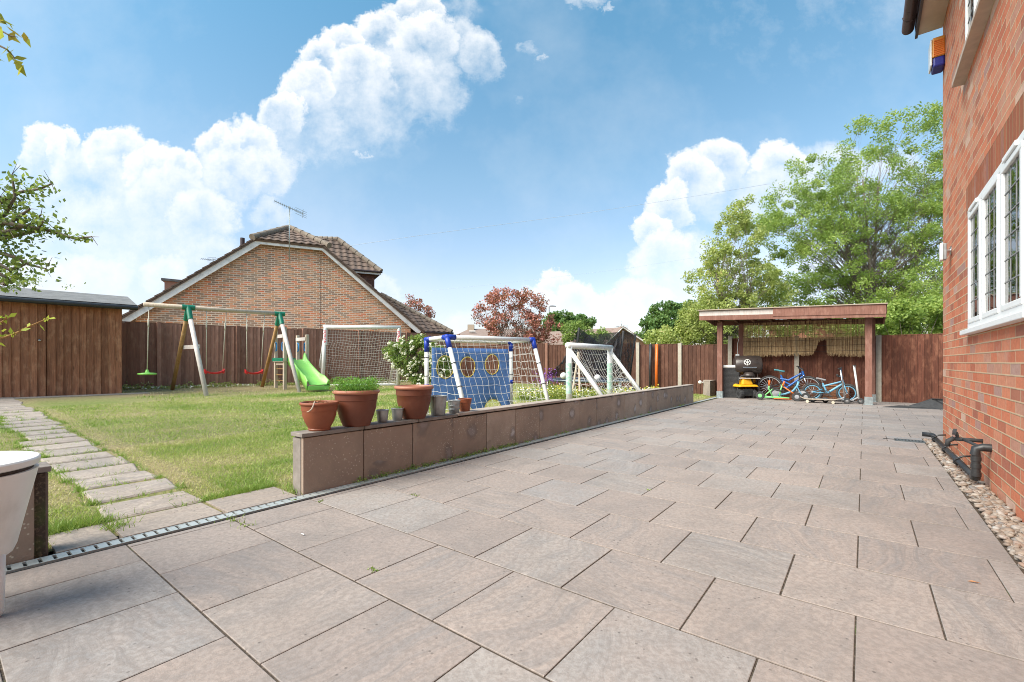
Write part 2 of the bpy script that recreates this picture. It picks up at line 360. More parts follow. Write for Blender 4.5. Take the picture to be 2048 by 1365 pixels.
M_lime = simple('lime_slide_plastic', (.27, .62, .12), (.22, .55, .10), 3, .35, dirt=.12)
M_red = simple('red_plastic', (.62, .02, .025), (.52, .015, .02), 4, .35)
M_blue = simple('blue_plastic', (.01, .045, .40), (.008, .035, .32), 4, .4)
M_sheet = simple('blue_target_sheet', (.12, .25, .56), (.09, .20, .48), 5, .8, bump=.25, bscale=7, dist=.05)
M_yel = simple('yellow_plastic', (.75, .40, .015), (.68, .33, .01), 4, .4)
M_yelt = simple('yellow_trim', (.7, .55, .12), (.6, .45, .1), 9, .8)
M_orange = simple('orange_plastic', (.75, .17, .02), (.62, .13, .02), 4, .4)
M_rope = simple('cream_rope', (.62, .58, .48), (.5, .46, .36), 40, .9, bump=.3)
M_netw = simple('white_net_cord', (.72, .70, .66), (.6, .58, .52), 9, .9)
M_netd = netmat('dark_safety_net', (.03, .03, .035), .78)
M_felt = simple('roofing_felt', (.13, .13, .13), (.22, .215, .21), 5, .9, bump=.4, dirt=.3)
M_tile = simple('brown_roof_tile', (.15, .10, .078), (.22, .155, .12), 4, .9, bump=.3, tint=.55, dirt=.15)
M_barge = simple('white_painted_timber', (.84, .84, .82), (.74, .72, .69), 2.4, .6, dirt=.5)
M_reed = simple('dry_reed', (.82, .60, .33), (.58, .38, .19), 20, .9, tint=.8)
M_bbq = simple('dark_enamel', (.035, .028, .026), (.06, .045, .04), 6, .35)
M_rattan = simple('black_rattan', (.02, .02, .022), (.05, .05, .05), 30, .6)
M_bikeblue = simple('blue_frame_paint', (.025, .13, .42), (.02, .10, .34), 3, .25)
M_sky = simple('light_blue_paint', (.13, .36, .52), (.13, .31, .44), 4, .3)
M_tur = simple('turquoise_saddle', (.10, .32, .36), (.08, .25, .3), 6, .5)
M_grn = simple('bright_green_paint', (.22, .62, .22), (.18, .5, .18), 4, .35)
M_ctimber = wood('orange_timber', (.36, .16, .08), (.24, .1, .05), light=(.45, .25, .15))
M_grey = simple('grey_plastic', (.33, .33, .34), (.25, .25, .26), 8, .5)
M_soff = simple('cream_soffit', (.55, .44, .34), (.45, .36, .27), 4, .7)
M_stone = simple('stone_sill', (.55, .43, .34), (.45, .35, .28), 10, .7)
M_brownp = simple('brown_gutter', (.045, .028, .03), (.06, .04, .04), 5, .35)
M_curt = simple('pale_curtain', (.5, .5, .5), (.38, .38, .38), 9, .9)
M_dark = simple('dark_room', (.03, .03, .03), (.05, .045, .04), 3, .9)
M_joint = None
def glassmat():
    m, nt, b = newmat('window_glass'); n = NT(nt); nt.nodes.remove(b)
    t = n.n('ShaderNodeBsdfTransparent'); t.inputs[0].default_value = (.8, .84, .83, 1); g = n.n('ShaderNodeBsdfGlossy'); g.inputs['Roughness'].default_value = .02
    o = n.obj(); nb = n.bump(n.noise(o, 1.2, 3).outputs['Fac'], .15, .05); n.l(nb, g.inputs['Normal'])
    lw = n.n('ShaderNodeFresnel'); lw.inputs[0].default_value = 1.55
    a = n.n('ShaderNodeMixShader'); n.l(n.math('MULTIPLY_ADD', lw.outputs[0], 1.0, .05, True), a.inputs[0]); n.l(t.outputs[0], a.inputs[1]); n.l(g.outputs[0], a.inputs[2])
    n.l(a.outputs[0], nt.nodes['Material Output'].inputs[0]); return m
M_glass = glassmat()
def slabmat(name, stops, warm, speck=.5):
    m, nt, b = newmat(name); n = NT(nt); uv = n.uv(); o = n.obj(); tn = n.attr('tint')
    c = n.ramp(tn, stops)
    warp = n.noise(uv, 1.3, 3); wv = n.n('ShaderNodeVectorMath', operation='MULTIPLY_ADD'); n.l(warp.outputs['Color'], wv.inputs[0]); wv.inputs[1].default_value = (.7, .5, 0); n.l(uv, wv.inputs[2])
    vein = n.noise(n.scale(wv.outputs[0], (.8, 9, 1)), 1.6, 7, .62); cloud = n.noise(uv, 3.2, 7, .65); fine = n.noise(o, 42, 5, .7)
    strength = n.rng(n.math('FRACT', n.math('MULTIPLY', tn, 7.31)), 0, 1, .08, .62)
    c = n.mix(n.math('MULTIPLY', n.rng(vein.outputs['Fac'], .44, .60), strength), c, (.215, .21, .212))
    v2 = n.noise(n.scale(wv.outputs[0], (1.2, 22, 1)), 2.4, 5, .7); c = n.mix(n.math('MULTIPLY', n.rng(v2.outputs['Fac'], .48, .62), n.math('MULTIPLY', strength, .8)), c, (.17, .155, .148))
    c = n.mix(n.math('MULTIPLY', n.rng(cloud.outputs['Fac'], .42, .64), .45), c, warm)
    st = n.noise(o, 1.4, 9, .72); c = n.mix(n.math('MULTIPLY', n.rng(st.outputs['Fac'], .47, .64), .5), c, (.20, .178, .165))
    big = n.noise(o, .32, 4, .6); c = n.mix(n.math('MULTIPLY', n.rng(big.outputs['Fac'], .4, .7), .22), c, (.19, .155, .135))
    c = n.mix(n.math('MULTIPLY', n.rng(fine.outputs['Fac'], .42, .58), .42), c, (.18, .152, .135))
    vo = n.n('ShaderNodeTexVoronoi'); n.l(n.scale(o, (1, 1, 1)), vo.inputs['Vector']); vo.inputs['Scale'].default_value = 26; vo.inputs['Randomness'].default_value = 1
    sp = n.math('MULTIPLY', n.rng(vo.outputs['Distance'], .17, .09), n.rng(n.noise(o, 5, 3).outputs['Fac'], .48, .56))
    c = n.mix(n.math('MULTIPLY', sp, speck), c, (.045, .038, .034))
    n.l(c, b.inputs['Base Color']); b.inputs['Roughness'].default_value = .78; b.inputs['Specular IOR Level'].default_value = .3
    h = n.math('ADD', n.math('MULTIPLY', vein.outputs['Fac'], .6), n.math('ADD', n.math('MULTIPLY', fine.outputs['Fac'], .35), n.math('MULTIPLY', cloud.outputs['Fac'], .7)))
    n.l(n.bump(h, .45, .012), b.inputs['Normal']); return m
M_slab = slabmat('sandstone_paving', [(0, (.30, .252, .228)), (.3, (.335, .28, .25)), (.55, (.365, .305, .27)), (.8, (.355, .32, .295)), (1, (.31, .293, .285))], (.375, .30, .26))
M_path = slabmat('old_path_slabs', [(0, (.38, .31, .26)), (1, (.50, .42, .35))], (.34, .27, .21), .8)
def facemat():
    m, nt, b = newmat('stained_slab_facing'); n = NT(nt); o = n.obj(); uv = n.uv(); tn = n.attr('tint')
    c = n.ramp(tn, [(0, (.33, .25, .195)), (.5, (.40, .30, .23)), (1, (.47, .375, .30))])
    a = n.noise(o, 3, 8, .7); c = n.mix(n.rng(a.outputs['Fac'], .35, .7, 0, .75), c, (.235, .185, .15))
    b2 = n.noise(o, 7, 6, .65); c = n.mix(n.rng(b2.outputs['Fac'], .55, .75, 0, .6), c, (.38, .30, .22))
    # round mortar-dab stains, light middle and dark rim
    off = n.n('ShaderNodeVectorMath', operation='ADD'); n.l(uv, off.inputs[0]); wo2 = n.noise(uv, 7, 3)
    sc = n.scale(wo2.outputs['Color'], (.16, .14, 0)); n.l(sc, off.inputs[1])
    vo = n.n('ShaderNodeTexVoronoi', voronoi_dimensions='2D'); n.l(n.scale(off.outputs[0], (3.6, 3.0, 1)), vo.inputs['Vector']); vo.inputs['Scale'].default_value = 1; vo.inputs['Randomness'].default_value = .75
    wnn = n.n('ShaderNodeTexWhiteNoise', noise_dimensions='3D'); n.l(vo.outputs['Position'], wnn.inputs['Vector'])
    on = n.math('GREATER_THAN', wnn.outputs['Value'], .48)
    rim = n.math('MULTIPLY', n.rng(vo.outputs['Distance'], .34, .16), on); mid = n.math('MULTIPLY', n.rng(vo.outputs['Distance'], .20, .08), on)
    c = n.mix(n.math('MULTIPLY', rim, .6), c, (.13, .115, .11)); c = n.mix(n.math('MULTIPLY', mid, n.rng(tn, .2, .9, .25, .9)), c, (.50, .46, .45))
    lich = n.n('ShaderNodeTexVoronoi'); n.l(o, lich.inputs['Vector']); lich.inputs['Scale'].default_value = 42
    lm = n.math('MULTIPLY', n.rng(lich.outputs['Distance'], .26, .14), n.rng(n.noise(o, 2.3, 4).outputs['Fac'], .46, .60))
    c = n.mix(n.math('MULTIPLY', lm, .8), c, (.62, .57, .46))
    n.l(c, b.inputs['Base Color']); b.inputs['Roughness'].default_value = .9; b.inputs['Specular IOR Level'].default_value = .2
    n.l(n.bump(n.math('ADD', a.outputs['Fac'], n.noise(o, 70, 5, .7).outputs['Fac']), .4, .01), b.inputs['Normal']); return m
M_face = facemat()
M_coping = simple('concrete_coping', (.27, .235, .205), (.17, .145, .125), 9, .9, bump=.35, dirt=.5)
M_copingL = simple('pale_coping', (.42, .35, .29), (.33, .27, .23), 9, .9, bump=.3, dirt=.3)
def jointmat():
    m, nt, b = newmat('sandy_joint'); n = NT(nt); o = n.obj(); a = n.noise(o, 60, 5, .7); g = n.noise(o, 2.6, 5)
    c = n.mix(n.rng(a.outputs['Fac'], .50, .75), (.06, .044, .032), (.24, .19, .135)); c = n.mix(n.rng(g.outputs['Fac'], .62, .72, 0, .7), c, (.07, .12, .02))
    n.l(c, b.inputs['Base Color']); b.inputs['Roughness'].default_value = .95; n.l(n.bump(a.outputs['Fac'], .6, .01), b.inputs['Normal']); return m
M_joint = jointmat()
def lawnmat():
    m, nt, b = newmat('lawn'); n = NT(nt); o = n.obj(); d = n.attr('tint'); f = n.noise(o, 30, 6, .75); g = n.noise(n.scale(o, (1, 2.5, 1)), 2.2, 5)
    gr = n.mix(g.outputs['Fac'], (.16, .24, .055), (.26, .33, .09)); dr = n.mix(f.outputs['Fac'], (.36, .27, .15), (.50, .41, .24))
    c = n.mix(n.math('ADD', d, n.rng(f.outputs['Fac'], .3, .7, -.25, .25), None, True), gr, dr)
    c = n.mix(n.rng(f.outputs['Fac'], .35, .6, .5, 0), c, (.06, .06, .02))
    n.l(c, b.inputs['Base Color']); b.inputs['Roughness'].default_value = .95; b.inputs['Specular IOR Level'].default_value = .1
    n.l(n.bump(f.outputs['Fac'], .9, .04), b.inputs['Normal']); return m
M_lawn = lawnmat()
M_blade = leafmat('grass_blades', [(0, (.12, .23, .03)), (.35, (.26, .38, .07)), (.6, (.44, .47, .14)), (1, (.68, .58, .33))], .3)
M_leafA = leafmat('robinia_leaves', [(0, (.13, .21, .05)), (.5, (.27, .39, .085)), (1, (.48, .56, .15))], .5)
M_leafB = leafmat('yellow_green_leaves', [(0, (.22, .27, .075)), (.4, (.38, .44, .13)), (.75, (.54, .60, .2)), (1, (.58, .45, .2))], .5)
M_leafC = leafmat('dark_green_leaves', [(0, (.055, .12, .035)), (.6, (.11, .21, .055)), (1, (.21, .32, .09))], .3)
M_leafR = leafmat('copper_leaves', [(0, (.24, .085, .075)), (.6, (.48, .18, .145)), (1, (.68, .32, .24))], .2)
M_leafD = leafmat('shrub_leaves', [(0, (.10, .17, .04)), (.6, (.22, .32, .075)), (1, (.40, .48, .14))], .35)
M_leafF = leafmat('fruit_tree_leaves', [(0, (.05, .095, .022)), (.6, (.13, .20, .045)), (1, (.34, .42, .07))], .4)
M_leafY = leafmat('bright_young_leaves', [(0, (.20, .32, .02)), (1, (.48, .52, .05))], .4)
M_petal = leafmat('cream_petals', [(0, (.78, .74, .58)), (1, (.95, .93, .84))], .2)
M_petY = leafmat('yellow_petals', [(0, (.62, .48, .04)), (1, (.8, .7, .15))], .2)
M_petP = leafmat('purple_petals', [(0, (.16, .03, .30)), (1, (.30, .08, .45))], .2)
M_brH = brick('multi_red_brick', .246, .083, .011, [(0, (.38, .14, .09)), (.2, (.54, .165, .09)), (.5, (.64, .21, .11)), (.75, (.61, .25, .15)), (.88, (.52, .26, .18)), (.95, (.40, .24, .21)), (1, (.66, .44, .33))], (.64, .47, .30), bump=.6, rib=260, weather=.15, lime=.3)
M_brN = brick('neighbour_brick', .25, .0835, .022, [(0, (.32, .19, .13)), (.35, (.40, .235, .15)), (.5, (.58, .30, .165)), (.7, (.74, .34, .17)), (.88, (.76, .28, .13)), (1, (.78, .21, .09))], (.92, .78, .62), bump=.3, weather=.12)
M_brF = brick('far_brick', .25, .083, .012, [(0, (.3, .15, .09)), (.5, (.38, .2, .12)), (.8, (.42, .22, .14)), (1, (.34, .17, .1))], (.5, .4, .3), bump=.3)

# ------------------------------------------------------------------ numpy meshes (foliage)
def np_mesh(name, verts, faces_per, nv, tint, mat, parent=None, loc=None):
    """verts (N*nv,3); each leaf nv vertices -> one polygon"""
    me = bpy.data.meshes.new(name); N = len(verts)//nv
    if parent is not None:
        Mi = np.array(ROOTM[parent].inverted()); verts = verts @ Mi[:3, :3].T + Mi[:3, 3]
    elif loc is None: loc = Vector((float(verts[:, 0].mean()), float(verts[:, 1].mean()), float(verts[:, 2].min())))
    if parent is None: verts = verts - np.array(loc)
    me.vertices.add(N*nv); me.vertices.foreach_set('co', verts.astype(np.float32).ravel())
    me.loops.add(N*nv); me.loops.foreach_set('vertex_index', np.arange(N*nv, dtype=np.int32))
    me.polygons.add(N); me.polygons.foreach_set('loop_start', np.arange(0, N*nv, nv, dtype=np.int32))
    me.update(calc_edges=True)
    at = me.attributes.new('tint', 'FLOAT', 'POINT'); at.data.foreach_set('value', np.repeat(np.clip(tint, 0, 1), nv).astype(np.float32))
    me.materials.append(mat); o = bpy.data.objects.new(name, me); link(o, parent)
    if parent is None: o.location = loc; ROOTM[o] = Matrix.Translation(loc)
    return o
def leaf_verts(c, size, aspect=.55, droop=None, up=0.0):
    n = len(c); a = rng.normal(size=(n, 3)); 
    if droop is not None: a = a*.6 + np.array(droop)
    a /= np.linalg.norm(a, axis=1)[:, None]; b = rng.normal(size=(n, 3)); b[:, 2] *= (1-up)
    b -= a*(a*b).sum(1)[:, None]; b /= np.linalg.norm(b, axis=1)[:, None]
    L_ = (size*rng.uniform(.6, 1.25, n))[:, None]; W = L_*aspect
    v = np.stack([c-a*L_/2, c+b*W/2-a*L_*.05, c+a*L_/2, c-b*W/2-a*L_*.05], 1); return v.reshape(-1, 3)
def clumps(centers, radii, per, flat=.85):
    out = []; tn = []
    for c, r in zip(centers, radii):
        k = max(4, int(per*rng.uniform(.6, 1.3))); d = rng.normal(size=(k, 3)); d /= np.linalg.norm(d, axis=1)[:, None]
        rad = r*rng.uniform(.15, 1, k)**.6; p = d*rad[:, None]; p[:, 2] *= flat; out.append(np.array(c)+p)
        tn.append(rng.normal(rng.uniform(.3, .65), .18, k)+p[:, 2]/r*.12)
    return np.concatenate(out), np.concatenate(tn)
def tree(name, label, cat, Y, trunk_px, base_z, ells, nclump, per, leaf, mat, clump_r=.5, trunk_r=.15, depth=1.6, group=None, dir_droop=None, trunks=1, aspect=.5, fork=.25, bark=None):
    bark = bark or M_bark
    base = Vector(((trunk_px-CX)/F*Y, Y, base_z)); root = thing(name, label, cat, base, group=group)
    areas = [e[2]*e[3] for e in ells]; tot = sum(areas); C = []; 
    for e, a in zip(ells, areas):
        for _ in range(max(1, int(round(nclump*a/tot)))):
            while True:
                q = rng.uniform(-1, 1, 3)
                if (q**2).sum() <= 1 and rng.random() < .35+.65*(q**2).sum(): break
            dy = q[1]*depth*min(1, e[2]/90+.3); Yc = Y+dy
            p = P(e[0]+q[0]*e[2], e[1]+q[2]*e[3], Y); C.append((p.x, p.y+dy, p.z))
    C = np.array(C); top = C[:, 2].max()
    tm = MB(); stems = []
    for k in range(trunks):
        b = base+Vector((rng.uniform(-.25, .25)*(trunks > 1), rng.uniform(-.2, .2)*(trunks > 1), -.1)); 
        tgt = C[rng.integers(len(C))] if trunks > 1 else np.array([C[:, 0].mean(), C[:, 1].mean(), top])
        tp = Vector((b.x*.3+tgt[0]*.7, b.y*.3+tgt[1]*.7, base_z+(top-base_z)*(.8 if trunks == 1 else rng.uniform(.6, .85))))
        pts = [b.lerp(tp, t)+Vector((math.sin(t*5+k)*.1, math.cos(t*4+k)*.08, 0))*(top-base_z)*.12*t*(1-t)*2 for t in [i/9 for i in range(10)]]
        rr = [trunk_r*(1-.8*i/9)*(1 if trunks == 1 else .6) for i in range(10)]; rr[0] *= 1.25
        tm.tube(pts, rr, 8); stems.append((pts, rr))
    tm.build('trunk', bark, root, smooth=True)
    bm_ = MB()
    for c in C:
        c = Vector(c); pts, rr = stems[rng.integers(len(stems))]
        hfrac = max(fork, min(.94, (c.z-base_z)/(top-base_z)*.95-.12)); i = hfrac*9; i0 = int(i); st = pts[i0].lerp(pts[min(9, i0+1)], i-i0)
        mid = st.lerp(c, .55)+Vector((rng.normal()*.12, rng.normal()*.12, (c-st).length*.10))
        r0 = rr[i0]*(.34 if rng.random() < .22 else .13); qq = [st, st.lerp(mid, .5)+Vector((0, 0, .03)), mid, mid.lerp(c, .5)+Vector((rng.normal()*.05, 0, .04)), c]
        bm_.tube(qq, [r0, r0*.8, r0*.55, r0*.35, r0*.15], 5, cap=False)
        for _ in range(2):
            e2 = c+Vector(rng.normal(size=3))*clump_r*.6; bm_.tube([mid.lerp(c, rng.uniform(.2, .9)), e2.lerp(c, .4)+Vector((0, 0, .05)), e2], [r0*.22, r0*.15, r0*.08], 4, cap=False)
    bm_.build('limbs', bark, root, smooth=True)
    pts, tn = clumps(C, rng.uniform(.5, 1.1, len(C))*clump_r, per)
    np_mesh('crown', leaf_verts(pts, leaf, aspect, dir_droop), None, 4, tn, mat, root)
    return root
def bush(name, label, cat, ells, Y, n, leaf, mat, depth=.5, parent=None, per=60, r=.2, group=None, aspect=.55, stemmat=None, base_z=0):
    C = []; tot = sum(e[2]*e[3] for e in ells)
    for e in ells:
        for _ in range(max(1, int(n*e[2]*e[3]/tot))):
            q = rng.normal(size=3); q /= np.linalg.norm(q); q *= rng.uniform(.3, 1)**.5
            p = P(e[0]+q[0]*e[2], e[1]+q[2]*e[3], Y); C.append((p.x, p.y+q[1]*depth, max(p.z, base_z+.05)))
    C = np.array(C); b = Vector((C[:, 0].mean(), C[:, 1].mean(), base_z)); root = thing(name, label, cat, b, group=group)
    st = MB()
    for c in C[::2]:
        c = Vector(c); st.tube([b+Vector((rng.normal()*.08, rng.normal()*.08, 0)), b.lerp(c, .5)+Vector((0, 0, .1)), c], [.018, .012, .005], 5, cap=False)
    st.build('stems', stemmat or M_bark, root, smooth=True)
    pts, tn = clumps(C, rng.uniform(.6, 1.1, len(C))*r, per); keep = pts[:, 2] > base_z; 
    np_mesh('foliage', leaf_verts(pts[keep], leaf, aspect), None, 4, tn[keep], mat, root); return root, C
# ==================================================================== SETTING
g = MB(); z = -.06
g.poly([(-600, -300, z), (600, -300, z), (600, 1200, z), (-600, 1200, z)])
M_ground = simple('rough_ground', (.10, .12, .05), (.16, .15, .08), .5, .95, bump=.3)
tag(g.build('ground', M_ground, loc=(0, 0, z)), kind='structure')
ROWH, COLW, S0, W0 = .525, .52, .155, -.025
WEDGE, WDRAIN, WHOUSE, SC = .60, -3.20, .781, 7.80
SFENCE = 14.9
j = MB(); j.poly([SW(-3, WHOUSE+.02, -.0045), SW(SFENCE+.3, WHOUSE+.02, -.0045), SW(SFENCE+.3, -3.21, -.0045), SW(-3, -3.21, -.0045)])
j.poly([SW(SC-.02, WHOUSE+.0205, -.0047), SW(SC-.02, 7, -.0047), SW(SFENCE+.3, 7, -.0047), SW(SFENCE+.3, WHOUSE+.0205, -.0047)])
tag(j.build('paving_bed', M_joint, loc=(0, 0, -.018)), kind='structure')
def slab(mb, s0, s1, w0, w1, zf=0.0, th=.03, ch=.0022, zfun=None, jit=.0):
    mb.t = random.random(); a = random.choice([0, 1.57, 3.14])+random.uniform(-.25, .25); ox, oy = random.uniform(0, 90), random.uniform(0, 90); ca_, sa_ = math.cos(a), math.sin(a)
    zt = [zf+random.uniform(-.0010, .0010) for _ in range(4)]
    cs = [(s0, w0), (s0, w1), (s1, w1), (s1, w0)]; cs = [(s+random.uniform(-jit, jit), w+random.uniform(-jit, jit)) for s, w in cs]
    def pt(s, w, dz):
        p = SW(s, w); 
        if zfun: dz += zfun(p.x, p.y)
        return Vector((p.x, p.y, dz))
    ms, mw = (s0+s1)/2, (w0+w1)/2
    ins = [(s+math.copysign(ch, ms-s), w+math.copysign(ch, mw-w)) for s, w in cs]
    b = [pt(s, w, -th) for s, w in cs]; m = [pt(s, w, q-ch*.7) for (s, w), q in zip(cs, zt)]; t = [pt(s, w, q) for (s, w), q in zip(ins, zt)]
    uvp = lambda s, w: (ox+ca_*s-sa_*w, oy+sa_*s+ca_*w)
    allc = [cs, cs, ins]; fs = [(8, 9, 10, 11)]
    for i in range(4):
        k = (i+1) % 4; fs += [(i, k, 4+k, 4+i), (4+i, 4+k, 8+k, 8+i)]
    vs = b+m+t; uvs = [[uvp(*allc[q//4][q % 4]) for q in f] for f in fs]
    mb.add(vs, fs, uvs)
pat = MB(); k = -5
while S0+ROWH*k < SFENCE-.02:
    s0, s1 = S0+ROWH*k, min(S0+ROWH*(k+1), SFENCE-.03)
    off = W0 if k % 2 == 1 else W0+COLW/2
    right = WEDGE if s0 < SC-.05 else 6.5
    w = off-COLW*8
    gs = random.choice([.0030, .0036, .0042])*(1+.22*max(0, s0))
    while w < right:
        gw = random.choice([.0024, .003, .0038])
        a, b = max(w, WDRAIN), min(w+COLW, right)
        if b-a > .05 and not (4.95 < s0 < 0): slab(pat, s0+gs, s1-gs, a+gw, b-gw)
        w += COLW
    k += 1
tag(pat.build('patio', M_slab, loc=(0, 0, 0)), kind='structure')
# lawn (a grid carrying how dry the grass is)
FL0 = Vector((-10.87, 12.7, 0)); FLD = Vector((.747, .665, 0))
def fence_dist(x, y): d = Vector((x, y, 0))-FL0; return -(d.x*(-FLD.y)+d.y*FLD.x)
def dry(x, y):
    s, w = .6118*x+.791*y, .791*x-.6118*y
    v = .50+.50*mnoise.noise(Vector((s*.35, w*.9, 0)))+.30*mnoise.noise(Vector((s*1.1, w*2.1, 4)))+.22*mnoise.noise(Vector((s*4, w*5, 4)))
    fd = fence_dist(x, y)
    if fd < 2.6: v += .75*(1-fd/2.6)
    for cx_, cy_ in ((-8.05, 12.35), (-7.35, 13.1), (-9.1, 11.4)): v += .55*math.exp(-((x-cx_)**2+(y-cy_)**2)/.35)
    if abs(w+3.75) < .25 and 1.8 < s < 3.2: v += .25
    if abs(s-1.32) < .12: v += .35
    v += .5*math.exp(-((s-2.05)**2/.05+(w+3.9)**2/.12))
    if .9 > s > -1.5 and w > -5.2: v += .1
    return v
lm = MB(); st = .25; ss = np.arange(-1.5, 15.01, st); ww = np.arange(-26, -3.44, st); ww = np.append(ww, -3.44)
idx = {}
for i, s in enumerate(ss):
    for jx, w in enumerate(ww):
        p = SW(s, w); idx[i, jx] = len(lm.v); lm.t = max(0, min(1, dry(p.x, p.y)))
        lm.v.append(Vector((p.x, p.y, lz(p.x, p.y)-.012))); lm.tn.append(lm.t)
for i in range(len(ss)-1):
    for jx in range(len(ww)-1): lm.f.append([idx[i, jx], idx[i, jx+1], idx[i+1, jx+1], idx[i+1, jx]]); lm.uv.append(None)
tag(lm.build('lawn', M_lawn, loc=(0, 0, 0), smooth=True), kind='structure')
# path of old slabs across the lawn, and the threshold slabs beside the channel
pm = MB(); w = -3.40
for (s0, s1, w0, w1) in ((.69, 1.22, -3.72, -3.335), (1.235, 1.72, -3.74, -3.335), (.42, .68, -3.72, -3.335)):
    slab(pm, s0+.008, s1-.008, w0, w1-.008, .004, jit=.006)
w = -3.73; i = 0; stones = []
while w > -15.5:
    L_ = random.uniform(.38, .47); gp = random.uniform(.035, .07)
    a, b = .70+random.uniform(-.05, .05), 1.21+random.uniform(-.04, .03)
    slab(pm, a, b, w-L_, w-gp, .001, zfun=lz, jit=.035, ch=.015); stones.append((a, b, w-L_, w-gp)); w -= L_+gp*.5
tag(pm.build('path', M_path, loc=(0, 0, 0)), kind='structure')
# grass blades
def grass():
    P_, T_ = [], []
    def field(n, s0, s1, w0, w1, h, wd, keep=None):
        s = rng.uniform(s0, s1, n); w = rng.uniform(w0, w1, n); x = .6118*s+.791*w; y = .791*s-.6118*w
        ok = (y > 1.6) & (np.abs(x/y) < 1.22) & (s < 14.8)
        ok &= ~((s > .68) & (s < 1.23) & (w > -15.5)) | (rng.random(n) < .035)
        ok &= ~((w > -3.76) & (s > .45) & (s < 1.72))
        fd = (x-FL0.x)*FLD.y-(y-FL0.y)*FLD.x; ok &= fd > .05
        s, w, x, y = s[ok], w[ok], x[ok], y[ok]; n = len(x)
        z0 = .02*np.maximum(0, -w-3.42)-.014
        d = np.array([dry(a, b) for a, b in zip(x, y)]) if n < 400000 else 0
        th = rng.uniform(0, 6.28, n); ln = rng.normal(0, .5, (n, 2))
        hh = h*rng.uniform(.5, 1.3, n)*(1-.6*np.clip(d, 0, 1)); dx, dy = np.cos(th)*wd, np.sin(th)*wd
        v = np.stack([np.stack([x-dx, y-dy, z0], 1), np.stack([x+dx, y+dy, z0], 1), np.stack([x+ln[:, 0]*hh, y+ln[:, 1]*hh, z0+hh], 1)], 1)
        P_.append(v.reshape(-1, 3)); T_.append(np.clip(d*.95+rng.normal(0, .16, n), 0, 1))
    field(95000, -.8, 5.5, -6.5, -3.46, .040, .0030)
    field(60000, -1, 9.5, -12, -6.2, .040, .0050)
    field(26000, 5.5, 14.8, -9, -3.55, .045, .006)
    field(30000, 3, 14.8, -22, -6, .055, .009)
    return np.concatenate(P_), np.concatenate(T_)
gv, gt = grass()
tag(np_mesh('grass', gv, None, 3, gt, M_blade, loc=Vector((0, 0, 0))), kind='stuff')
# longer ragged tufts on edges
c = []; h = []
def tuft(x, y, z, n, hgt, spread):
    for _ in range(n):
        a, b = random.gauss(0, spread), random.gauss(0, spread); lx, ly = random.gauss(0, .6), random.gauss(0, .6); hh = hgt*random.uniform(.4, 1.2); t = random.uniform(0, 6.28)
        c.append([(x+a-math.cos(t)*.003, y+b-math.sin(t)*.003, z), (x+a+math.cos(t)*.003, y+b+math.sin(t)*.003, z), (x+a+lx*hh, y+b+ly*hh, z+hh)]); h.append(random.gauss(.2, .15))
for i in range(240):   # lawn edge over the threshold slabs, left of the path
    s = random.uniform(-.3, .66); p = SW(s, -3.74+random.uniform(-.08, .02)); tuft(p.x, p.y, -.01, 12, .07, .03)
for i in range(110):
    s = random.uniform(1.25, 1.75); p = SW(s, -3.78+random.uniform(-.05, .02)); tuft(p.x, p.y, -.01, 10, .05, .025)
for (a, b, w0, w1) in stones:
    if w0 < -12: continue
    for _ in range(34):
        s = random.choice([a-.01, a-.01, b+.02, random.uniform(a, b)]); p = SW(s, random.choice([random.uniform(w0, w1), w1+.01])); tuft(p.x, p.y, lz(p.x, p.y)-.01, 7, .045, .02)
for i in range(90):
    s = random.uniform(1.9, 11.5) ; p = SW(s, -3.56+random.uniform(-.03, .03)); tuft(p.x, p.y, 0, 8, .08, .04)
for px, py, n, hg in ((232, 1058, 60, .06), (243, 1050, 40, .05), (465, 1040, 22, .03), (492, 1050, 16, .03), (375, 1013, 14, .03), (588, 975, 60, .07), (593, 985, 50, .06)):
    q = G(px, py); tuft(q.x, q.y, 0, n, hg, .035)
tag(np_mesh('grass_tufts', np.array(c).reshape(-1, 3), None, 3, np.array(h), M_blade, loc=Vector((0, 0, 0))), kind='stuff')
# green weeds in joints and along the channel
wc = []
def weed(x, y, z, n, r, hh):
    for _ in range(n): wc.append((x+random.gauss(0, r), y+random.gauss(0, r), z+abs(random.gauss(0, hh))))
for i in range(150):
    s = random.choice([random.uniform(2.2, 4.4), random.uniform(2.2, 4.4), random.uniform(1.8, 11)]); p = SW(s, -3.335+random.uniform(-.012, .012)); weed(p.x, p.y, .003, 14, .018, .015)
for px, py in ((640, 1003), (826, 990), (743, 1138), (748, 1142), (470, 1042), (495, 1052), (590, 1000), (1295, 980), (832, 992)):
    q = G(px, py); weed(q.x, q.y, .0, 12, .010, .003)
wc = np.array(wc); o = np_mesh('weeds', leaf_verts(wc, .016, .6), None, 4, rng.normal(.5, .2, len(wc)), M_leafD, loc=Vector((0, 0, 0))); tag(o, kind='stuff')
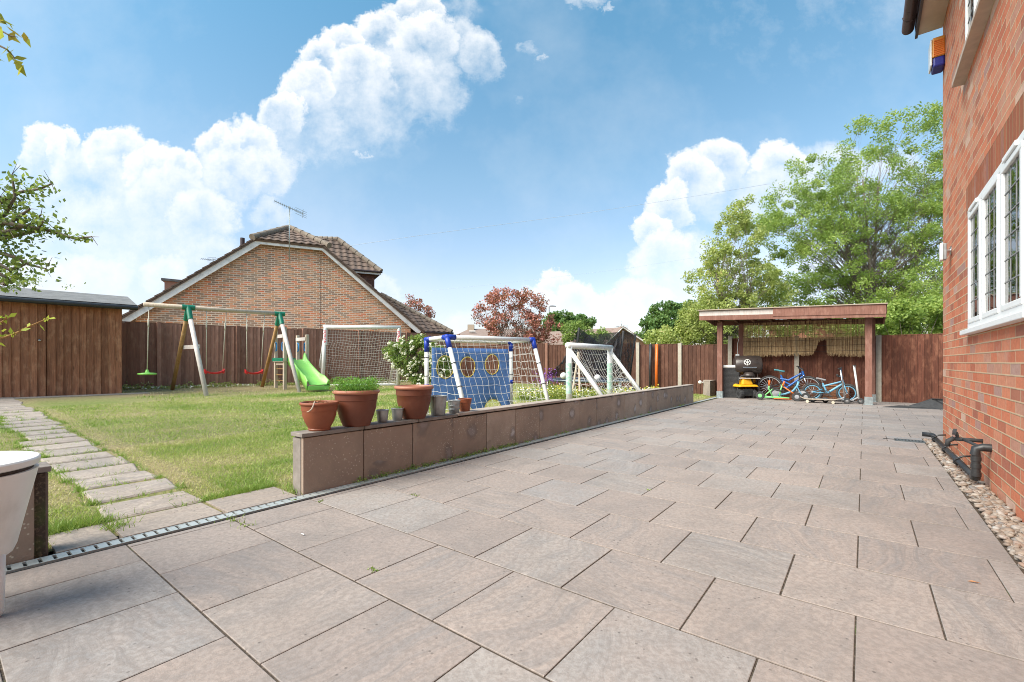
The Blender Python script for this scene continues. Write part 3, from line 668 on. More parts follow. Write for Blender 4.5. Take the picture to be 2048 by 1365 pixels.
# pebble strip
pb = MB(); base = bmesh.new(); bmesh.ops.create_icosphere(base, subdivisions=2, radius=1); bv = [v.co.copy() for v in base.verts]; bf = [[v.index for v in f.verts] for f in base.faces]; base.free()
bvn = np.array(bv); allv, allf, tnt = [], [], []; cnt = 0
for i in range(3000):
    s = random.uniform(-.5, SC+.02); w = random.uniform(WEDGE+.012, WHOUSE-.012); r = random.uniform(.011, .021)*(1.35 if random.random() < .12 else 1)
    lay = random.random(); th = random.uniform(0, 6.28); cth, sth = math.cos(th), math.sin(th)
    v = bvn*np.array([r*1.35, r*random.uniform(.8, 1.05), r*random.uniform(.55, .8)])
    tx = random.gauss(0, .3); v = np.stack([v[:, 0]*cth-v[:, 1]*sth, v[:, 0]*sth+v[:, 1]*cth, v[:, 2]+v[:, 0]*tx], 1)
    p = SW(s, w); v += np.array([p.x, p.y, -.012+r*.4+lay*.024]); allv.append(v); allf += [[cnt+k for k in f] for f in bf]; cnt += len(bv); tnt += [random.random()]*len(bv)
me = bpy.data.meshes.new('pebbles'); me.from_pydata(np.concatenate(allv).tolist(), [], allf); me.attributes.new('tint', 'FLOAT', 'POINT').data.foreach_set('value', tnt)
me.polygons.foreach_set('use_smooth', [True]*len(me.polygons))
mp, nt, b = newmat('river_pebbles'); n = NT(nt); cc = n.ramp(n.attr('tint'), [(0, (.15, .125, .105)), (.2, (.27, .20, .15)), (.4, (.34, .28, .225)), (.55, (.18, .165, .155)), (.7, (.38, .33, .275)), (.85, (.26, .16, .11)), (1, (.44, .42, .385))])
cc = n.mix(n.rng(n.noise(n.obj(), 60, 5, .7).outputs['Fac'], .4, .7, 0, .5), cc, (.18, .13, .10)); n.l(cc, b.inputs['Base Color']); b.inputs['Roughness'].default_value = .6
me.materials.append(mp); o = bpy.data.objects.new('pebbles', me); col.objects.link(o); tag(o, kind='stuff')
pb = MB(); pb.poly([SW(-2, WEDGE, -.003), SW(SC, WEDGE, -.003), SW(SC, WHOUSE, -.003), SW(-2, WHOUSE, -.003)]); tag(pb.build('pebble_bed', M_soil, loc=(0, 0, -.017)), kind='structure')
# ==================================================================== DRAIN CHANNEL
def chan(s): return -3.285-.004*s
dr = thing('drain_channel', 'long galvanised slotted channel between the paving and the low slab wall', 'drain', SW(.5, chan(.5), 0))
bm_ = MB(); s = -2.6; hw = .05
M_slotdark = simple('dark_slot', (.015, .015, .015), (.02, .02, .02), 5, .9)
def cp(s, o, z): return SW(s, chan(s)+o, z)
bm_.hexa([cp(-2.6, -hw, -.017), cp(13.9, -hw, -.017), cp(13.9, hw, -.017), cp(-2.6, hw, -.017)][::-1], [cp(-2.6, -hw, -.012), cp(13.9, -hw, -.012), cp(13.9, hw, -.012), cp(-2.6, hw, -.012)][::-1])
bm_.build('channel_body', M_slotdark, dr)
gr_ = MB()
for o0, o1 in ((-.046, -.037), (.037, .046)):
    gr_.hexa([cp(-2.6, o0, -.011), cp(-2.6, o1, -.011), cp(13.9, o1, -.011), cp(13.9, o0, -.011)][::-1], [cp(-2.6, o0, .001), cp(-2.6, o1, .001), cp(13.9, o1, .001), cp(13.9, o0, .001)][::-1])
s = -2.6
while s < 13.9:
    gr_.hexa([cp(s, -.038, -.010), cp(s, .038, -.010), cp(s+.038, .038, -.010), cp(s+.038, -.038, -.010)][::-1], [cp(s, -.038, 0), cp(s, .038, 0), cp(s+.038, .038, 0), cp(s+.038, -.038, 0)][::-1]); s += .053
M_grate = simple('zinc_grating', (.50, .53, .52), (.40, .43, .42), 6, .5, metal=.35, dirt=.35)
gr_.build('grating', M_grate, dr)
# ==================================================================== RETAINING WALLS
WF, WB, WH = -3.352, -3.50, .43
def wall(name, label, s0, s1, copings, step=.53, flip=False, w0=WF, w1=WB, H=WH):
    root = thing(name, label, 'garden wall', SW(s0, w0, 0)); core = MB()
    core.hexa([SW(s0+.012, w1+.01, -.05), SW(s0+.012, w0-.014, -.05), SW(s1-.012, w0-.014, -.05), SW(s1-.012, w1+.01, -.05)], [SW(s0+.012, w1+.01, H-.006), SW(s0+.012, w0-.014, H-.006), SW(s1-.012, w0-.014, H-.006), SW(s1-.012, w1+.01, H-.006)])
    core.build('core', M_joint, root)
    s = s0; 
    while s < s1-.05:
        e = min(s+step, s1); f = MB(); f.t = random.random() if s > s0+1.7 else .15*random.random()
        a, b = s+.004, e-.004; o = random.uniform(-.003, .003); hh = H-.008+random.uniform(-.003, .003)
        uo = random.uniform(0, 20); 
        bq = [SW(a, w0-.03, -.04), SW(a, w0+o, -.04), SW(b, w0+o, -.04), SW(b, w0-.03, -.04)]; tq = [p+Vector((0, 0, hh+.04)) for p in bq]
        vs = bq+tq; fs = [(3, 2, 1, 0), (4, 5, 6, 7), (0, 1, 5, 4), (1, 2, 6, 5), (2, 3, 7, 6), (3, 0, 4, 7)]
        uvs = [[(uo+(vs[q]-SW(s, 0)).dot(U), uo*.3+vs[q].z+vs[q].dot(V)) for q in F_] for F_ in fs]; f.add(vs, fs, uvs)
        f.build('facing_slab', M_face, root, bev=.003); s = e
    for ss_ in (s0, s1-.012):
        f = MB(); f.t = .4; uo = random.uniform(0, 9); bq = [SW(ss_, w1, -.04), SW(ss_, w0-.031, -.04), SW(ss_+.012, w0-.031, -.04), SW(ss_+.012, w1, -.04)]; tq = [p+Vector((0, 0, H+.03)) for p in bq]
        f.hexa(bq, tq); f.build('end_slab', M_coping, root)
    for (a, b, zt, th, ov, mt) in copings:
        f = MB(); f.t = random.random(); q = [SW(a+.003, w1-.012, H+zt), SW(a+.003, w0+ov, H+zt), SW(b-.003, w0+ov, H+zt), SW(b-.003, w1-.012, H+zt)]
        f.hexa(q, [p+Vector((0, 0, th)) for p in q]); f.build('coping_slab', mt, root, bev=.004)
    return root
cops = [(1.735, 2.28, .002, .030, .014, M_coping), (2.28, 2.87, .002, .030, .013, M_coping), (2.87, 3.40, .002, .030, .012, M_coping), (3.40, 4.50, .010, .030, .016, M_copingL), (4.50, 5.55, .012, .030, .014, M_copingL)]
s = 5.55
while s < 11.7: cops.append((s, min(s+.53, 11.72), .002, .016, .004, M_copingL)); s += .53
wall('retaining_wall', 'low brown garden wall faced with stained slabs, flower pots along its top', 1.75, 11.7, cops)
wall('retaining_wall', 'short end of low slab wall behind the white tapered table', -2.3, .40, [(-2.32, -1.3, .002, .03, .014, M_coping), (-1.3, -.5, .002, .03, .012, M_coping), (-.5, .41, .002, .03, .012, M_coping)])
# small wall block near the far end, with its return
q0, q1 = G(1406, 791), G(1434, 794)
bl = thing('wall_block', 'short grey-pink slab block standing by the left pergola post', 'garden wall', q0)
a0 = G(1406, 790); a1 = G(1420, 793); a2 = LY(1436, a1.y+.9); a2.z = 0
f = MB(); f.t = .9; f.hexa([a0, a1, a1+(a2-a1), a0+(a2-a1)], [p+Vector((0, 0, .42)) for p in (a0, a1, a2, a0+(a2-a1))]); f.build('facing_slab', M_path, bl)
f = MB(); e = .02; f.hexa([p+Vector((0, 0, .425)) for p in (a0, a1, a2, a0+(a2-a1))], [p+Vector((0, 0, .455)) for p in (a0, a1, a2, a0+(a2-a1))]); f.build('coping_slab', M_copingL, bl)
kn = MB(); kp = P(1400, 765, a0.y-.05); kn.ball(kp, .055); kn.tube([kp, kp+U*.05+V*.12], .015, 8); o = kn.build('tap_cover', M_white, smooth=True); tag(o, 'small round white knob beside the slab block near the fence', 'knob')
# ==================================================================== POTS ON THE WALL
def wp(px, w=-3.425):
    a = (px-CX)/F
    # point on the wall's centre line seen in column px
    s = (a*(-.6118*w)-.791*w)/(.6118-.791*a); return SW(s, w)
def pot(px, top_w, h, zbase, label, kind='planter', mat=None, name='plant_pot', base_w=None, rim=True, cat='plant pot', group=None, soil=None):
    p = wp(px); p.z = zbase; root = thing(name, label, cat, p, group=group); R_ = top_w/2; rb = (base_w or top_w*.60)/2; m = MB()
    if kind == 'planter':
        prof = [(rb*.96, 0), (rb, .006), (rb*1.05, h*.06), (R_*.74, h*.28), (R_*.84, h*.50), (R_*.87, h*.70), (R_*.895, h*.715), (R_*.915, h*.90)]
        if 'bowl' in label: prof = [(rb*.96, 0), (rb*1.02, .006), (rb*1.03, h*.05), (rb*.98, h*.08), (R_*.72, h*.28), (R_*.85, h*.52), (R_*.88, h*.69), (R_*.905, h*.70), (R_*.93, h*.90)]
        m.lathe(prof+[(R_*.92, h*.90), (R_*.86, h*.93), (R_*.82, h*.80), (.001, h*.79)], p, 48)
        m.build('bowl', mat, root, smooth=True, auto=40)
        r = MB(); r.lathe([(R_*.90, h*.885), (R_*.97, h*.895), (R_, h*.925), (R_*.995, h*.965), (R_*.95, h*.995), (R_*.89, h*.995), (R_*.865, h*.93), (R_*.90, h*.885)], p, 48); r.build('rim', M_rim if mat is M_terra else mat, root, smooth=True)
    elif kind == 'clay':
        m.lathe([(rb, 0), (R_*.83, h*.68), (R_*.90, h*.70), (R_*.93, h*.9), (R_, h*.97), (R_*.98, h), (R_*.9, h), (R_*.86, h*.9), (.001, h*.88)], p, 40); m.build('bowl', mat, root, smooth=True, auto=35)
    else:
        m.lathe([(rb, 0), (rb*1.01, .004), (rb*1.03, h*.04), (R_*.95, h*.94), (R_*.96, h*.97), (R_*.9, h*.97), (rb*.95, h*.1), (.001, h*.1)], p, 40)
        if kind == 'ribbed':
            for z in (.3, .4, .62, .72): m.ring(p+Vector((0, 0, h*z)), (0, 0, 1), rb+(R_*.95-rb)*z+.001, .003, 40, 6)
        m.build('bucket', M_zinc, root, smooth=True, auto=40); r = MB(); r.ring(p+Vector((0, 0, h*.975)), (0, 0, 1), R_*.965, .0035, 40, 8); r.build('rim', M_zinc, root, smooth=True)
        if kind == 'bucket' or kind == 'ribbed':
            s_ = MB(); d = Vector((-.25, -.97, 0)).normalized(); s_.bar(p+d*rb*1.02+Vector((0, 0, .01)), p+d*R_*.955+Vector((0, 0, h*.94)), .004, .003); s_.build('seam', M_zinc, root)
    if soil:
        s_ = MB(); s_.lathe([(R_*.84, h*soil), (R_*.5, h*(soil+.02)), (.001, h*(soil+.03))], p, 32); s_.build('soil', M_soil, root)
    return root, p, R_
M_rim = simple('faded_pot_rim', (.40, .165, .10), (.34, .13, .075), 4, .5)
M_zinc = simple('zinc_bucket', (.40, .41, .41), (.22, .23, .23), 11, .42, metal=.6, dirt=.3)
TOPZ = WH+.033
r1, p1, R1 = pot(639, .295, .225, TOPZ, 'squat orange bowl-shaped pot of dry bark with a hanging dead stem, nearest on the wall', mat=M_terra2, base_w=.165, soil=.88)
ch = MB()
for _ in range(110):
    a = random.uniform(0, 6.28); rr = R1*.82*math.sqrt(random.random()); c_ = p1+Vector((rr*math.cos(a), rr*math.sin(a), .205+random.uniform(0, .012))); ch.t = random.random()
    ch.box(c_, (random.uniform(.012, .03), random.uniform(.006, .012), .004), Matrix.Rotation(random.uniform(0, 6), 3, 'Z') @ Matrix.Rotation(random.uniform(-.5, .5), 3, 'X'))
ch.build('bark_mulch', M_ctimber, r1)
d = Vector((.12, -.99, 0)).normalized(); st = MB(); st.tube([p1+d*.05+Vector((0, 0, .215)), p1+d*.125+Vector((0, 0, .232)), p1+d*.155+Vector((.0, 0, .205)), p1+d*.158+Vector((-.012, 0, .18)), p1+d*.157+Vector((-.035, 0, .162)), p1+d*.155+Vector((-.05, 0, .158))], [.004, .005, .006, .0055, .004, .003], 8); st.build('dead_stem', M_pale, r1, smooth=True)
tw = MB()
for a, hgt in ((0, .10), (2.1, .05), (4, .055), (5.2, .045)): tw = MB(); tw.tube([p1+Vector((.02+.07*math.cos(a), .07*math.sin(a), .2)), p1+Vector((.02+.075*math.cos(a), .07*math.sin(a), .2+hgt))], [.0025, .001], 5); tw.build('twig', M_treat, r1)
r2, p2, R2 = pot(713, .385, .305, TOPZ, 'tall dark terracotta pot filled with feathery green foliage', mat=M_terra, base_w=.225, soil=.86)
c = []
for i in range(110):
    a = random.uniform(0, 6.28); rr = .14*math.sqrt(random.random()); b_ = p2+Vector((rr*math.cos(a), rr*math.sin(a), .275)); tip = b_+Vector((math.cos(a)*.05+random.gauss(0, .03), math.sin(a)*.05+random.gauss(0, .03), random.uniform(.06, .135)))
    for t in np.linspace(.1, 1, 34):
        q = b_.lerp(tip, t); r = .028*math.sin(t*2.6)+.003
        c.append((q.x+random.gauss(0, r), q.y+random.gauss(0, r), q.z+random.gauss(0, r*.6)))
c = np.array(c); M_fern = leafmat('feathery_leaves', [(0, (.05, .15, .02)), (.6, (.13, .32, .04)), (1, (.28, .5, .08))], .35)
np_mesh('foliage', leaf_verts(c, .030, .22), None, 4, rng.normal(.5, .2, len(c)), M_fern, r2)
pot(765, .115, .11, TOPZ, 'small dented tin bucket beside the tall leafy pot', 'tin', name='tin_bucket', base_w=.085, cat='bucket', group='little tin buckets on the wall')
r4, p4, _ = pot(795, .118, .112, TOPZ, 'small tin bucket with a green sprig, just left of the empty terracotta pot', 'tin', name='tin_bucket', base_w=.085, cat='bucket', group='little tin buckets on the wall', soil=.8)
c = np.array([(p4.x+random.gauss(0, .018), p4.y+random.gauss(0, .018), p4.z+.11+abs(random.gauss(0, .012))) for _ in range(60)]); np_mesh('sprig', leaf_verts(c, .018, .4), None, 4, rng.normal(.6, .2, 60), M_fern, r4)
pot(828, .375, .315, TOPZ, 'empty terracotta pot with a faded pink rim between the tin buckets', mat=M_terra, base_w=.215)
pot(876, .188, .20, TOPZ, 'largest galvanised bucket, next to the empty terracotta pot', 'bucket', name='zinc_bucket', base_w=.14, cat='bucket')
pot(908, .138, .138, TOPZ, 'ribbed small galvanised bucket touching the little clay pot', 'ribbed', name='zinc_bucket', base_w=.105, cat='bucket')
pot(930, .155, .145, TOPZ, 'little plain clay flower pot, farthest pot along the wall', 'clay', mat=M_terra2, base_w=.10)
# ==================================================================== WHITE TABLE (left edge)
tp = Vector((-2.17, 1.75, 0)); tb = thing('tapered_table', 'white tapered plastic drinks table with round lid at the left edge', 'table', tp)
m = MB(); m.lathe([(.02, .205), (.14, .21), (.172, .235), (.182, .26), (.244, .565), (.238, .565), (.01, .56)], tp, 56); m.build('body', M_white, tb, smooth=True, auto=40)
m = MB(); m.lathe([(.229, .560), (.229, .582), (.22, .582)], tp, 56); m.build('groove', simple('brown_gasket', (.05, .03, .025), (.04, .025, .02), 5, .6), tb, smooth=True)
m = MB(); m.lathe([(.01, .580), (.240, .580), (.248, .585), (.250, .606), (.245, .612), (.01, .614)], tp, 56); m.build('lid', M_white, tb, smooth=True, auto=35)
for a in (12, 132, 252):
    d = Vector((math.cos(R(a)), math.sin(R(a)), 0)); m = MB(); m.tube([tp+d*.135+Vector((0, 0, .26)), tp+d*.142+Vector((0, 0, .12)), tp+d*.148+Vector((0, 0, .02)), tp+d*.148+Vector((0, 0, .001))], [.042, .034, .026, .018], 14); m.build('leg', M_white, tb, smooth=True)
# ==================================================================== FENCES
def boards(mb, A, B, h, bw=.105, zfun=None, th=.022, front=None):
    A, B = Vector(A), Vector(B); d = (B-A); Ln = d.length; d.normalize(); nrm = Vector((d.y, -d.x, 0)) if front is None else front
    n = max(1, int(Ln/bw)); bw = Ln/n
    for i in range(n):
        mb.t = random.random(); a, b = A+d*(i*bw-.012), A+d*((i+1)*bw); zo = random.uniform(-.012, .012); zb = min(a.z, b.z)
        a0 = a+nrm*.006; a1 = a+nrm*.012; b0 = b+nrm*.008; b1 = b+nrm*(th+random.uniform(.002, .010))
        q = [Vector((p.x, p.y, p.z-.02)) for p in (a0, a1, b1, b0)]; tq = [Vector((p.x, p.y, zb+h+zo*.4)) for p in (a0, a1, b1, b0)]
        mb.hexa(q, tq)
# left fence, brown timber posts, ground rising
lf = thing('wooden_fence', 'long dark brown closeboard fence behind the swing set', 'fence', FL0)
segL = 2.0; k = -1.2; toC = 11.35; nf = []
def fp(k): p = FL0+FLD*k; p.z = lz(p.x, p.y); return p
while k < toC:
    e = min(k+segL, toC); A, B = fp(k), fp(e); m = MB(); h = 1.87+random.uniform(-.02, .02)+.012*k
    zmid = (A.z+B.z)/2; A.z = B.z = zmid; boards(m, A, B, h, front=Vector((FLD.y, -FLD.x, 0))); m.bar(A+Vector((0, 0, h+.012)), B+Vector((0, 0, h+.012)), .055, .02); m.build('panel', M_fence, lf)
    m = MB(); m.t = random.random(); q = B+Vector((FLD.y, -FLD.x, 0))*.02; m.bar(q+Vector((0, 0, -.05)), q+Vector((0, 0, h+.04)), .10, .10); m.build('post', M_fence, lf); k = e
# back fence along V at s = SFENCE, stepped
bf = thing('wooden_fence', 'brown closeboard fence with concrete posts behind the pergola and the patio', 'fence', SW(SFENCE, 0, 0))
def wpx(px): a = (px-CX)/F; return SFENCE*(a*.791-.6118)/(.791+.6118*a)*1.0   # w on the fence line seen in column px
def base_z(w): p = SW(SFENCE, w); return lz(p.x, p.y)
panels = [(912, 1095, 691, 0), (1095, 1277, 690, 1), (1277, 1361, 690, 1), (1361, 1461, 691, 1), (1461, 1594, 677, 1), (1594, 1757, 676, 1), (1757, 1890, 671, 1), (1890, 2100, 671, 1)]
for (xa, xb, yt, pc) in panels:
    wa, wb = wpx(xa), wpx(xb); A, B = SW(SFENCE, wa, base_z(wa)), SW(SFENCE, wb, base_z(wb)); mid = (A+B)/2; zt = 1+(HY-yt)*mid.y/F
    zb = min(A.z, B.z); A.z = B.z = zb; m = MB(); boards(m, A, B, zt-zb, front=-U, bw=.118); m.bar(A+Vector((0, 0, zt-zb+.012)), B+Vector((0, 0, zt-zb+.012)), .05, .02, up=(0, 0, 1)); m.build('panel', M_fenceSun if xa < 1450 else M_fenceR, bf)
    if xb < 1800:
        m = MB(); m.t = random.random(); q = Vector((B.x, B.y, 0))-U*.045; top = max(zt, (1+(HY-677)*mid.y/F) if xb == 1461 else zt)
        m.bar(q, q+Vector((0, 0, top+.03)), .11 if pc else .12, .10); m.build('post', M_conc if pc else M_fence, bf)
# dark and orange padded poles hung on the fence
for px, mt, lab in ((1304, M_black, 'tall black padded pole leaning on the back fence'), (1316.5, M_orange, 'tall orange padded pole leaning on the back fence beside the black one')):
    w = wpx(px); q = SW(SFENCE-.16, w, base_z(w)-.01); m = MB(); m.tube([q, q+Vector((0, 0, .8)), q+U*.03+Vector((0, 0, 1.56))], [.048, .05, .045], 12); root = thing('padded_pole', lab, 'pole', q)
    m.build('sleeve', mt, root, smooth=True); m = MB(); m.ring(q+U*.03+Vector((0, 0, 1.58)), V, .025, .006, 14, 6); m.build('hook', M_white, root)
# ==================================================================== SHED
sA, sB = L(0, 795), L(243, 786); dS = (sB-sA); dS.z = 0; dS.normalize(); nS = Vector((dS.y, -dS.x, 0)); zb = .20
sh = thing('garden_shed', 'brown timber shed with grey felt roof at the left of the lawn', 'shed', sB)
sA = sB-dS*4.6; sA.z = sB.z = zb
eL = lambda p, h: Vector((p.x, p.y, h)); ew = 2.40
hL = 2.30; hR = 2.44; dsp = (Vector((sB.x, sB.y, 0))-Vector((L(0, 795).x, L(0, 795).y, 0))).length
k0 = dsp  # length visible
jd = sB-dS*(dsp*.62)   # door edge, gap about px 92
jd = LY(91, 0); 
tt = min((abs(((sB-dS*q).x/(sB-dS*q).y)-(91-CX)/F), q) for q in [i*.01 for i in range(1, 400)])[1]; jd = sB-dS*tt
m = MB(); boards(m, jd+dS*.03, sB, hR-zb-.03, bw=.125, th=.03, front=nS); m.build('wall', M_shed, sh)
m = MB(); boards(m, jd-dS*1.35+nS*.02, jd-dS*.0+nS*.02, hR-zb-.03, bw=.13, th=.03, front=nS); drr = m.build('door', M_shed, sh)
m = MB(); c_ = P(84, 680, (jd.y)*.99); c_ = jd-dS*.1+nS*.06; c_.z = 1.50; m.ball(c_, .028); m.build('handle', M_chrome, drr, smooth=True)
m = MB(); boards(m, sA, jd-dS*1.36, hR-zb-.03, bw=.125, th=.03, front=nS); m.build('wall', M_shed, sh)
bk = -nS*2.3
m = MB(); m.hexa([sA+bk, sA+nS*-.02, sB+nS*-.02, sB+bk], [eL(sA+bk, hR-.03), eL(sA-nS*.02, hR-.03), eL(sB-nS*.02, hR-.03), eL(sB+bk, hR-.03)])
m.hexa([sB+bk-dS*.02+Vector((0, 0, 0)), sB-nS*.021-dS*.02, sB-nS*.021+dS*.015, sB+bk+dS*.015], [eL(p, hR-.03) for p in (sB+bk-dS*.02, sB-nS*.021-dS*.02, sB-nS*.021+dS*.015, sB+bk+dS*.015)]); m.build('wall', M_shed, sh)
rf = MB(); f0 = nS*.22; fr = -nS*1.15; fb = -nS*2.5; x0, x1 = sA-dS*.3, sB+dS*.28
th = .035
def rq(a, b, za, zb_): rf.hexa([eL(x0+a, za-th), eL(x1+a, za-th), eL(x1+b, zb_-th), eL(x0+b, zb_-th)], [eL(x0+a, za), eL(x1+a, za), eL(x1+b, zb_), eL(x0+b, zb_)])
rq(f0, fr, 2.45, 2.80); rq(fr, fb, 2.80, 2.45); rf.build('roof', M_felt, sh)
rf = MB(); rf.tube([eL(x0+f0+nS*.05, 2.37), eL(x1+f0+nS*.05, 2.37)], .055, 12); rf.bar(eL(x0+f0, 2.40), eL(x1+f0, 2.40), .02, .10); rf.build('gutter', M_black, sh, smooth=True, auto=40)
m = MB(); m.hexa([sA+nS*.55+Vector((0,0,.002)), sB+dS*.5+nS*.55+Vector((0,0,.002)), sB+dS*.5+Vector((0,0,.002)), sA+Vector((0,0,.002))], [p+Vector((0, 0, .02)) for p in (sA+nS*.55, sB+dS*.5+nS*.55, sB+dS*.5, sA)]); 
tag(m.build('shed_apron', M_path), kind='structure')
# ==================================================================== SWING SET
bL, bR = Vector((-8.5, 11.95, 2.44)), Vector((-6.92, 13.55, 2.44)); bd = (bR-bL).normalized(); pd = Vector((bd.y, -bd.x, 0))
sw = thing('swing_set', 'wooden A-frame swing set with green corner brackets on the lawn', 'swing set', LY(470, 12.6))
m = MB(); m.t = .9; m.tube([bL-bd*.92, bR+bd*.06], .055, 14); m.build('beam', M_pale, sw, smooth=True)
for top, ff, bk_ in ((bL, L(413.6, 791), LY(344, 12.7)), (bR, L(600, 784), LY(523.5, 14.3))):
    a = top+pd*.06-Vector((0, 0, .12)); b = top-pd*.06-Vector((0, 0, .12))
    m = MB(); m.t = .95; m.tube([a, ff-Vector((0, 0, .05))], .054, 12); m.build('leg', M_greyw, sw, smooth=True)
    m = MB(); m.t = .7; m.tube([b, bk_-Vector((0, 0, .05))], .05, 12); m.build('leg', M_treat, sw, smooth=True)
    m = MB(); m.tube([top-bd*.14, top+bd*.14], .068, 14); m.tube([top+Vector((0, 0, .02)), a+(ff-a).normalized()*.24], .066, 12); m.tube([top+Vector((0, 0, .02)), b+(bk_-b).normalized()*.24], .064, 12); m.build('bracket', M_green, sw, smooth=True, auto=50)
    if top is bL:
        f1 = a.lerp(ff, .44); f2 = b.lerp(bk_, .44); f1.z = f2.z; dd = (f2-f1).normalized(); m = MB(); m.t = .8; m.bar(f1+bd*.06-dd*.02, f2+bd*.06+dd*.10, .03, .10); m.build('crosspiece', M_greyw, sw)
def bpt(px):
    best = min((abs((bL+bd*q).x/(bL+bd*q).y-(px-CX)/F), q) for q in [i*.005 for i in range(-200, 460)]); return bL+bd*best[1]
def hang(px_t, px_b, py_b, mb, hk):
    t = bpt(px_t)-Vector((0, 0, .055)); b = P(px_b, py_b, t.y); hk.ring(t-Vector((0, 0, .04)), bd, .03, .007, 12, 6); mb.tube([t-Vector((0, 0, .07)), t.lerp(b, .4), b], .010, 6)
    k_ = t.lerp(b, .27); mb.tube([k_-Vector((0, 0, .06)), k_, k_+Vector((0, 0, .14))], .017, 6); return b
def seat(ropes, label):
    a = bpt(ropes[0][0]); root = thing('swing', label, 'swing', Vector((a.x, a.y, 0)), group='red swing seats on the wooden frame'); bs = []
    for r_ in ropes: m, h = MB(), MB(); bs.append(hang(*r_, m, h)); m.build('rope', M_rope, root, smooth=True); h.build('hook', M_steel, root, smooth=True)
    a, b = bs; n_ = 16; s_ = MB(); vs = []; ax = (b-a); ax.z = 0; Ln = ax.length; ax.normalize()
    prof = []
    for i in range(n_+1):
        t = i/n_; c_ = a+ax*(Ln*t+(t-.5)*.10); c_.z = (a.z+b.z)/2-.10*math.sin(math.pi*t)**.45+.045; hw_ = .07+.03*math.sin(math.pi*t); tk = .05 if .12 < t < .88 else .10; prof.append((c_, hw_, tk))
    for c_, hw_, tk in prof: vs += [c_+pd*hw_, c_+pd*hw_*.9-Vector((0, 0, tk)), c_-pd*hw_*.9-Vector((0, 0, tk)), c_-pd*hw_]
    fs = [(i*4+k, i*4+(k+1) % 4, i*4+4+(k+1) % 4, i*4+4+k) for i in range(n_) for k in range(4)]+[(3, 2, 1, 0), (n_*4, n_*4+1, n_*4+2, n_*4+3)]
    s_.add(vs, fs); s_.build('seat', M_red, root, smooth=True, bev=.008); return root
seat(((413, 413, 741), (452.5, 445, 741)), 'red plastic swing seat nearer the bracing crosspiece, left of the pair')
seat(((493.5, 494, 742), (529, 522, 742)), 'red plastic swing seat nearer the slide, right of the pair')
a = bpt(298); root = thing('disc_swing', 'lime green disc swing hanging from the free end of the beam', 'swing', Vector((a.x, a.y, 0))); m, h = MB(), MB(); b = hang(298, 294.5, 744, m, h); m.build('rope', M_rope, root, smooth=True); h.build('hook', M_steel, root, smooth=True)
m = MB(); m.lathe([(.02, -.05), (.15, -.05), (.19, -.04), (.195, -.02), (.185, -.005), (.15, .0), (.05, .01), (.035, .05), (.025, .08), (.01, .085)], b-Vector((0, 0, .03)), 32); m.build('seat', M_lime, root, smooth=True)
# ==================================================================== SLIDE TOWER
q1_, q2_ = L(552, 776), L(573, 779); ex = (q2_-q1_); ex.z = 0; ex.normalize(); ey = Vector((-ex.y, ex.x, 0)); q2_ = q1_+ex*.66; q3_ = q2_+ey*.66; q4_ = q1_+ey*.66
tw_ = thing('slide_tower', 'small timber climbing tower with blue grips behind the swings', 'climbing frame', q1_); gz = q1_.z
tops = [(q1_, 2.06), (q2_, 2.06), (q3_, 1.85), (q4_, 1.85)]
for q, zt in tops:
    m = MB(); m.t = .9; m.bar(Vector((q.x, q.y, gz-.05)), Vector((q.x, q.y, zt)), .09, .09, up=ex); m.build('post', M_pale, tw_, bev=.01)
for A, B, z_ in ((q1_, q2_, 1.78), (q3_, q4_, 1.72), (q1_, q4_, 1.78)):
    if A is q1_ and B is q4_: continue
    m = MB(); m.t = 1; m.bar(Vector((A.x, A.y, z_))-ey*.05, Vector((B.x, B.y, z_))-ey*.05, .03, .10); m.build('rail', M_greyw, tw_)
dz = 1.03; m = MB(); c_ = (q1_+q3_)/2; ang = math.atan2(ex.y, ex.x); m.box(Vector((c_.x, c_.y, dz)), (.78, .80, .03), Matrix.Rotation(ang, 3, 'Z'))
for A, B in ((q1_, q2_), (q2_, q3_), (q3_, q4_), (q4_, q1_)): m.bar(Vector((A.x, A.y, dz-.07)), Vector((B.x, B.y, dz-.07)), .03, .09)
m.t = .8; m.build('deck', M_pale, tw_)
m = MB()
off = -ey*.06; m.bar(Vector((q1_.x, q1_.y, dz+.05))+off-ex*.10, Vector((q2_.x, q2_.y, dz+.05))+off+ex*.02, .04, .10); m.bar(Vector((q1_.x, q1_.y, dz+.05))-ex*.07, Vector((q4_.x, q4_.y, dz+.05))-ex*.07, .04, .10); m.build('green_edging', M_green, tw_, bev=.01)
for z_ in (.45, .62, .80):
    m = MB(); m.tube([Vector((q1_.x, q1_.y, z_)), Vector((q2_.x, q2_.y, z_))], .012, 8); m.tube([Vector((q4_.x, q4_.y, z_)), Vector((q3_.x, q3_.y, z_))], .012, 8); m.build('rung', M_treat, tw_)
for q, dr_ in ((q1_, ex), (q2_, -ex), (q4_, ex), (q3_, -ex)):
    m = MB(); b0 = Vector((q.x, q.y, 1.34))+dr_*.05-ey*.03; pts = [b0, b0+dr_*.07+Vector((0, 0, .03)), b0+dr_*.08+Vector((0, 0, .13)), b0+dr_*.07+Vector((0, 0, .23)), b0+Vector((0, 0, .26))]; m.tube(pts, .018, 8); m.build('hand_grip', simple('sky_blue_grip', (.02, .25, .6), (.02, .2, .5), 5, .4), tw_, smooth=True)
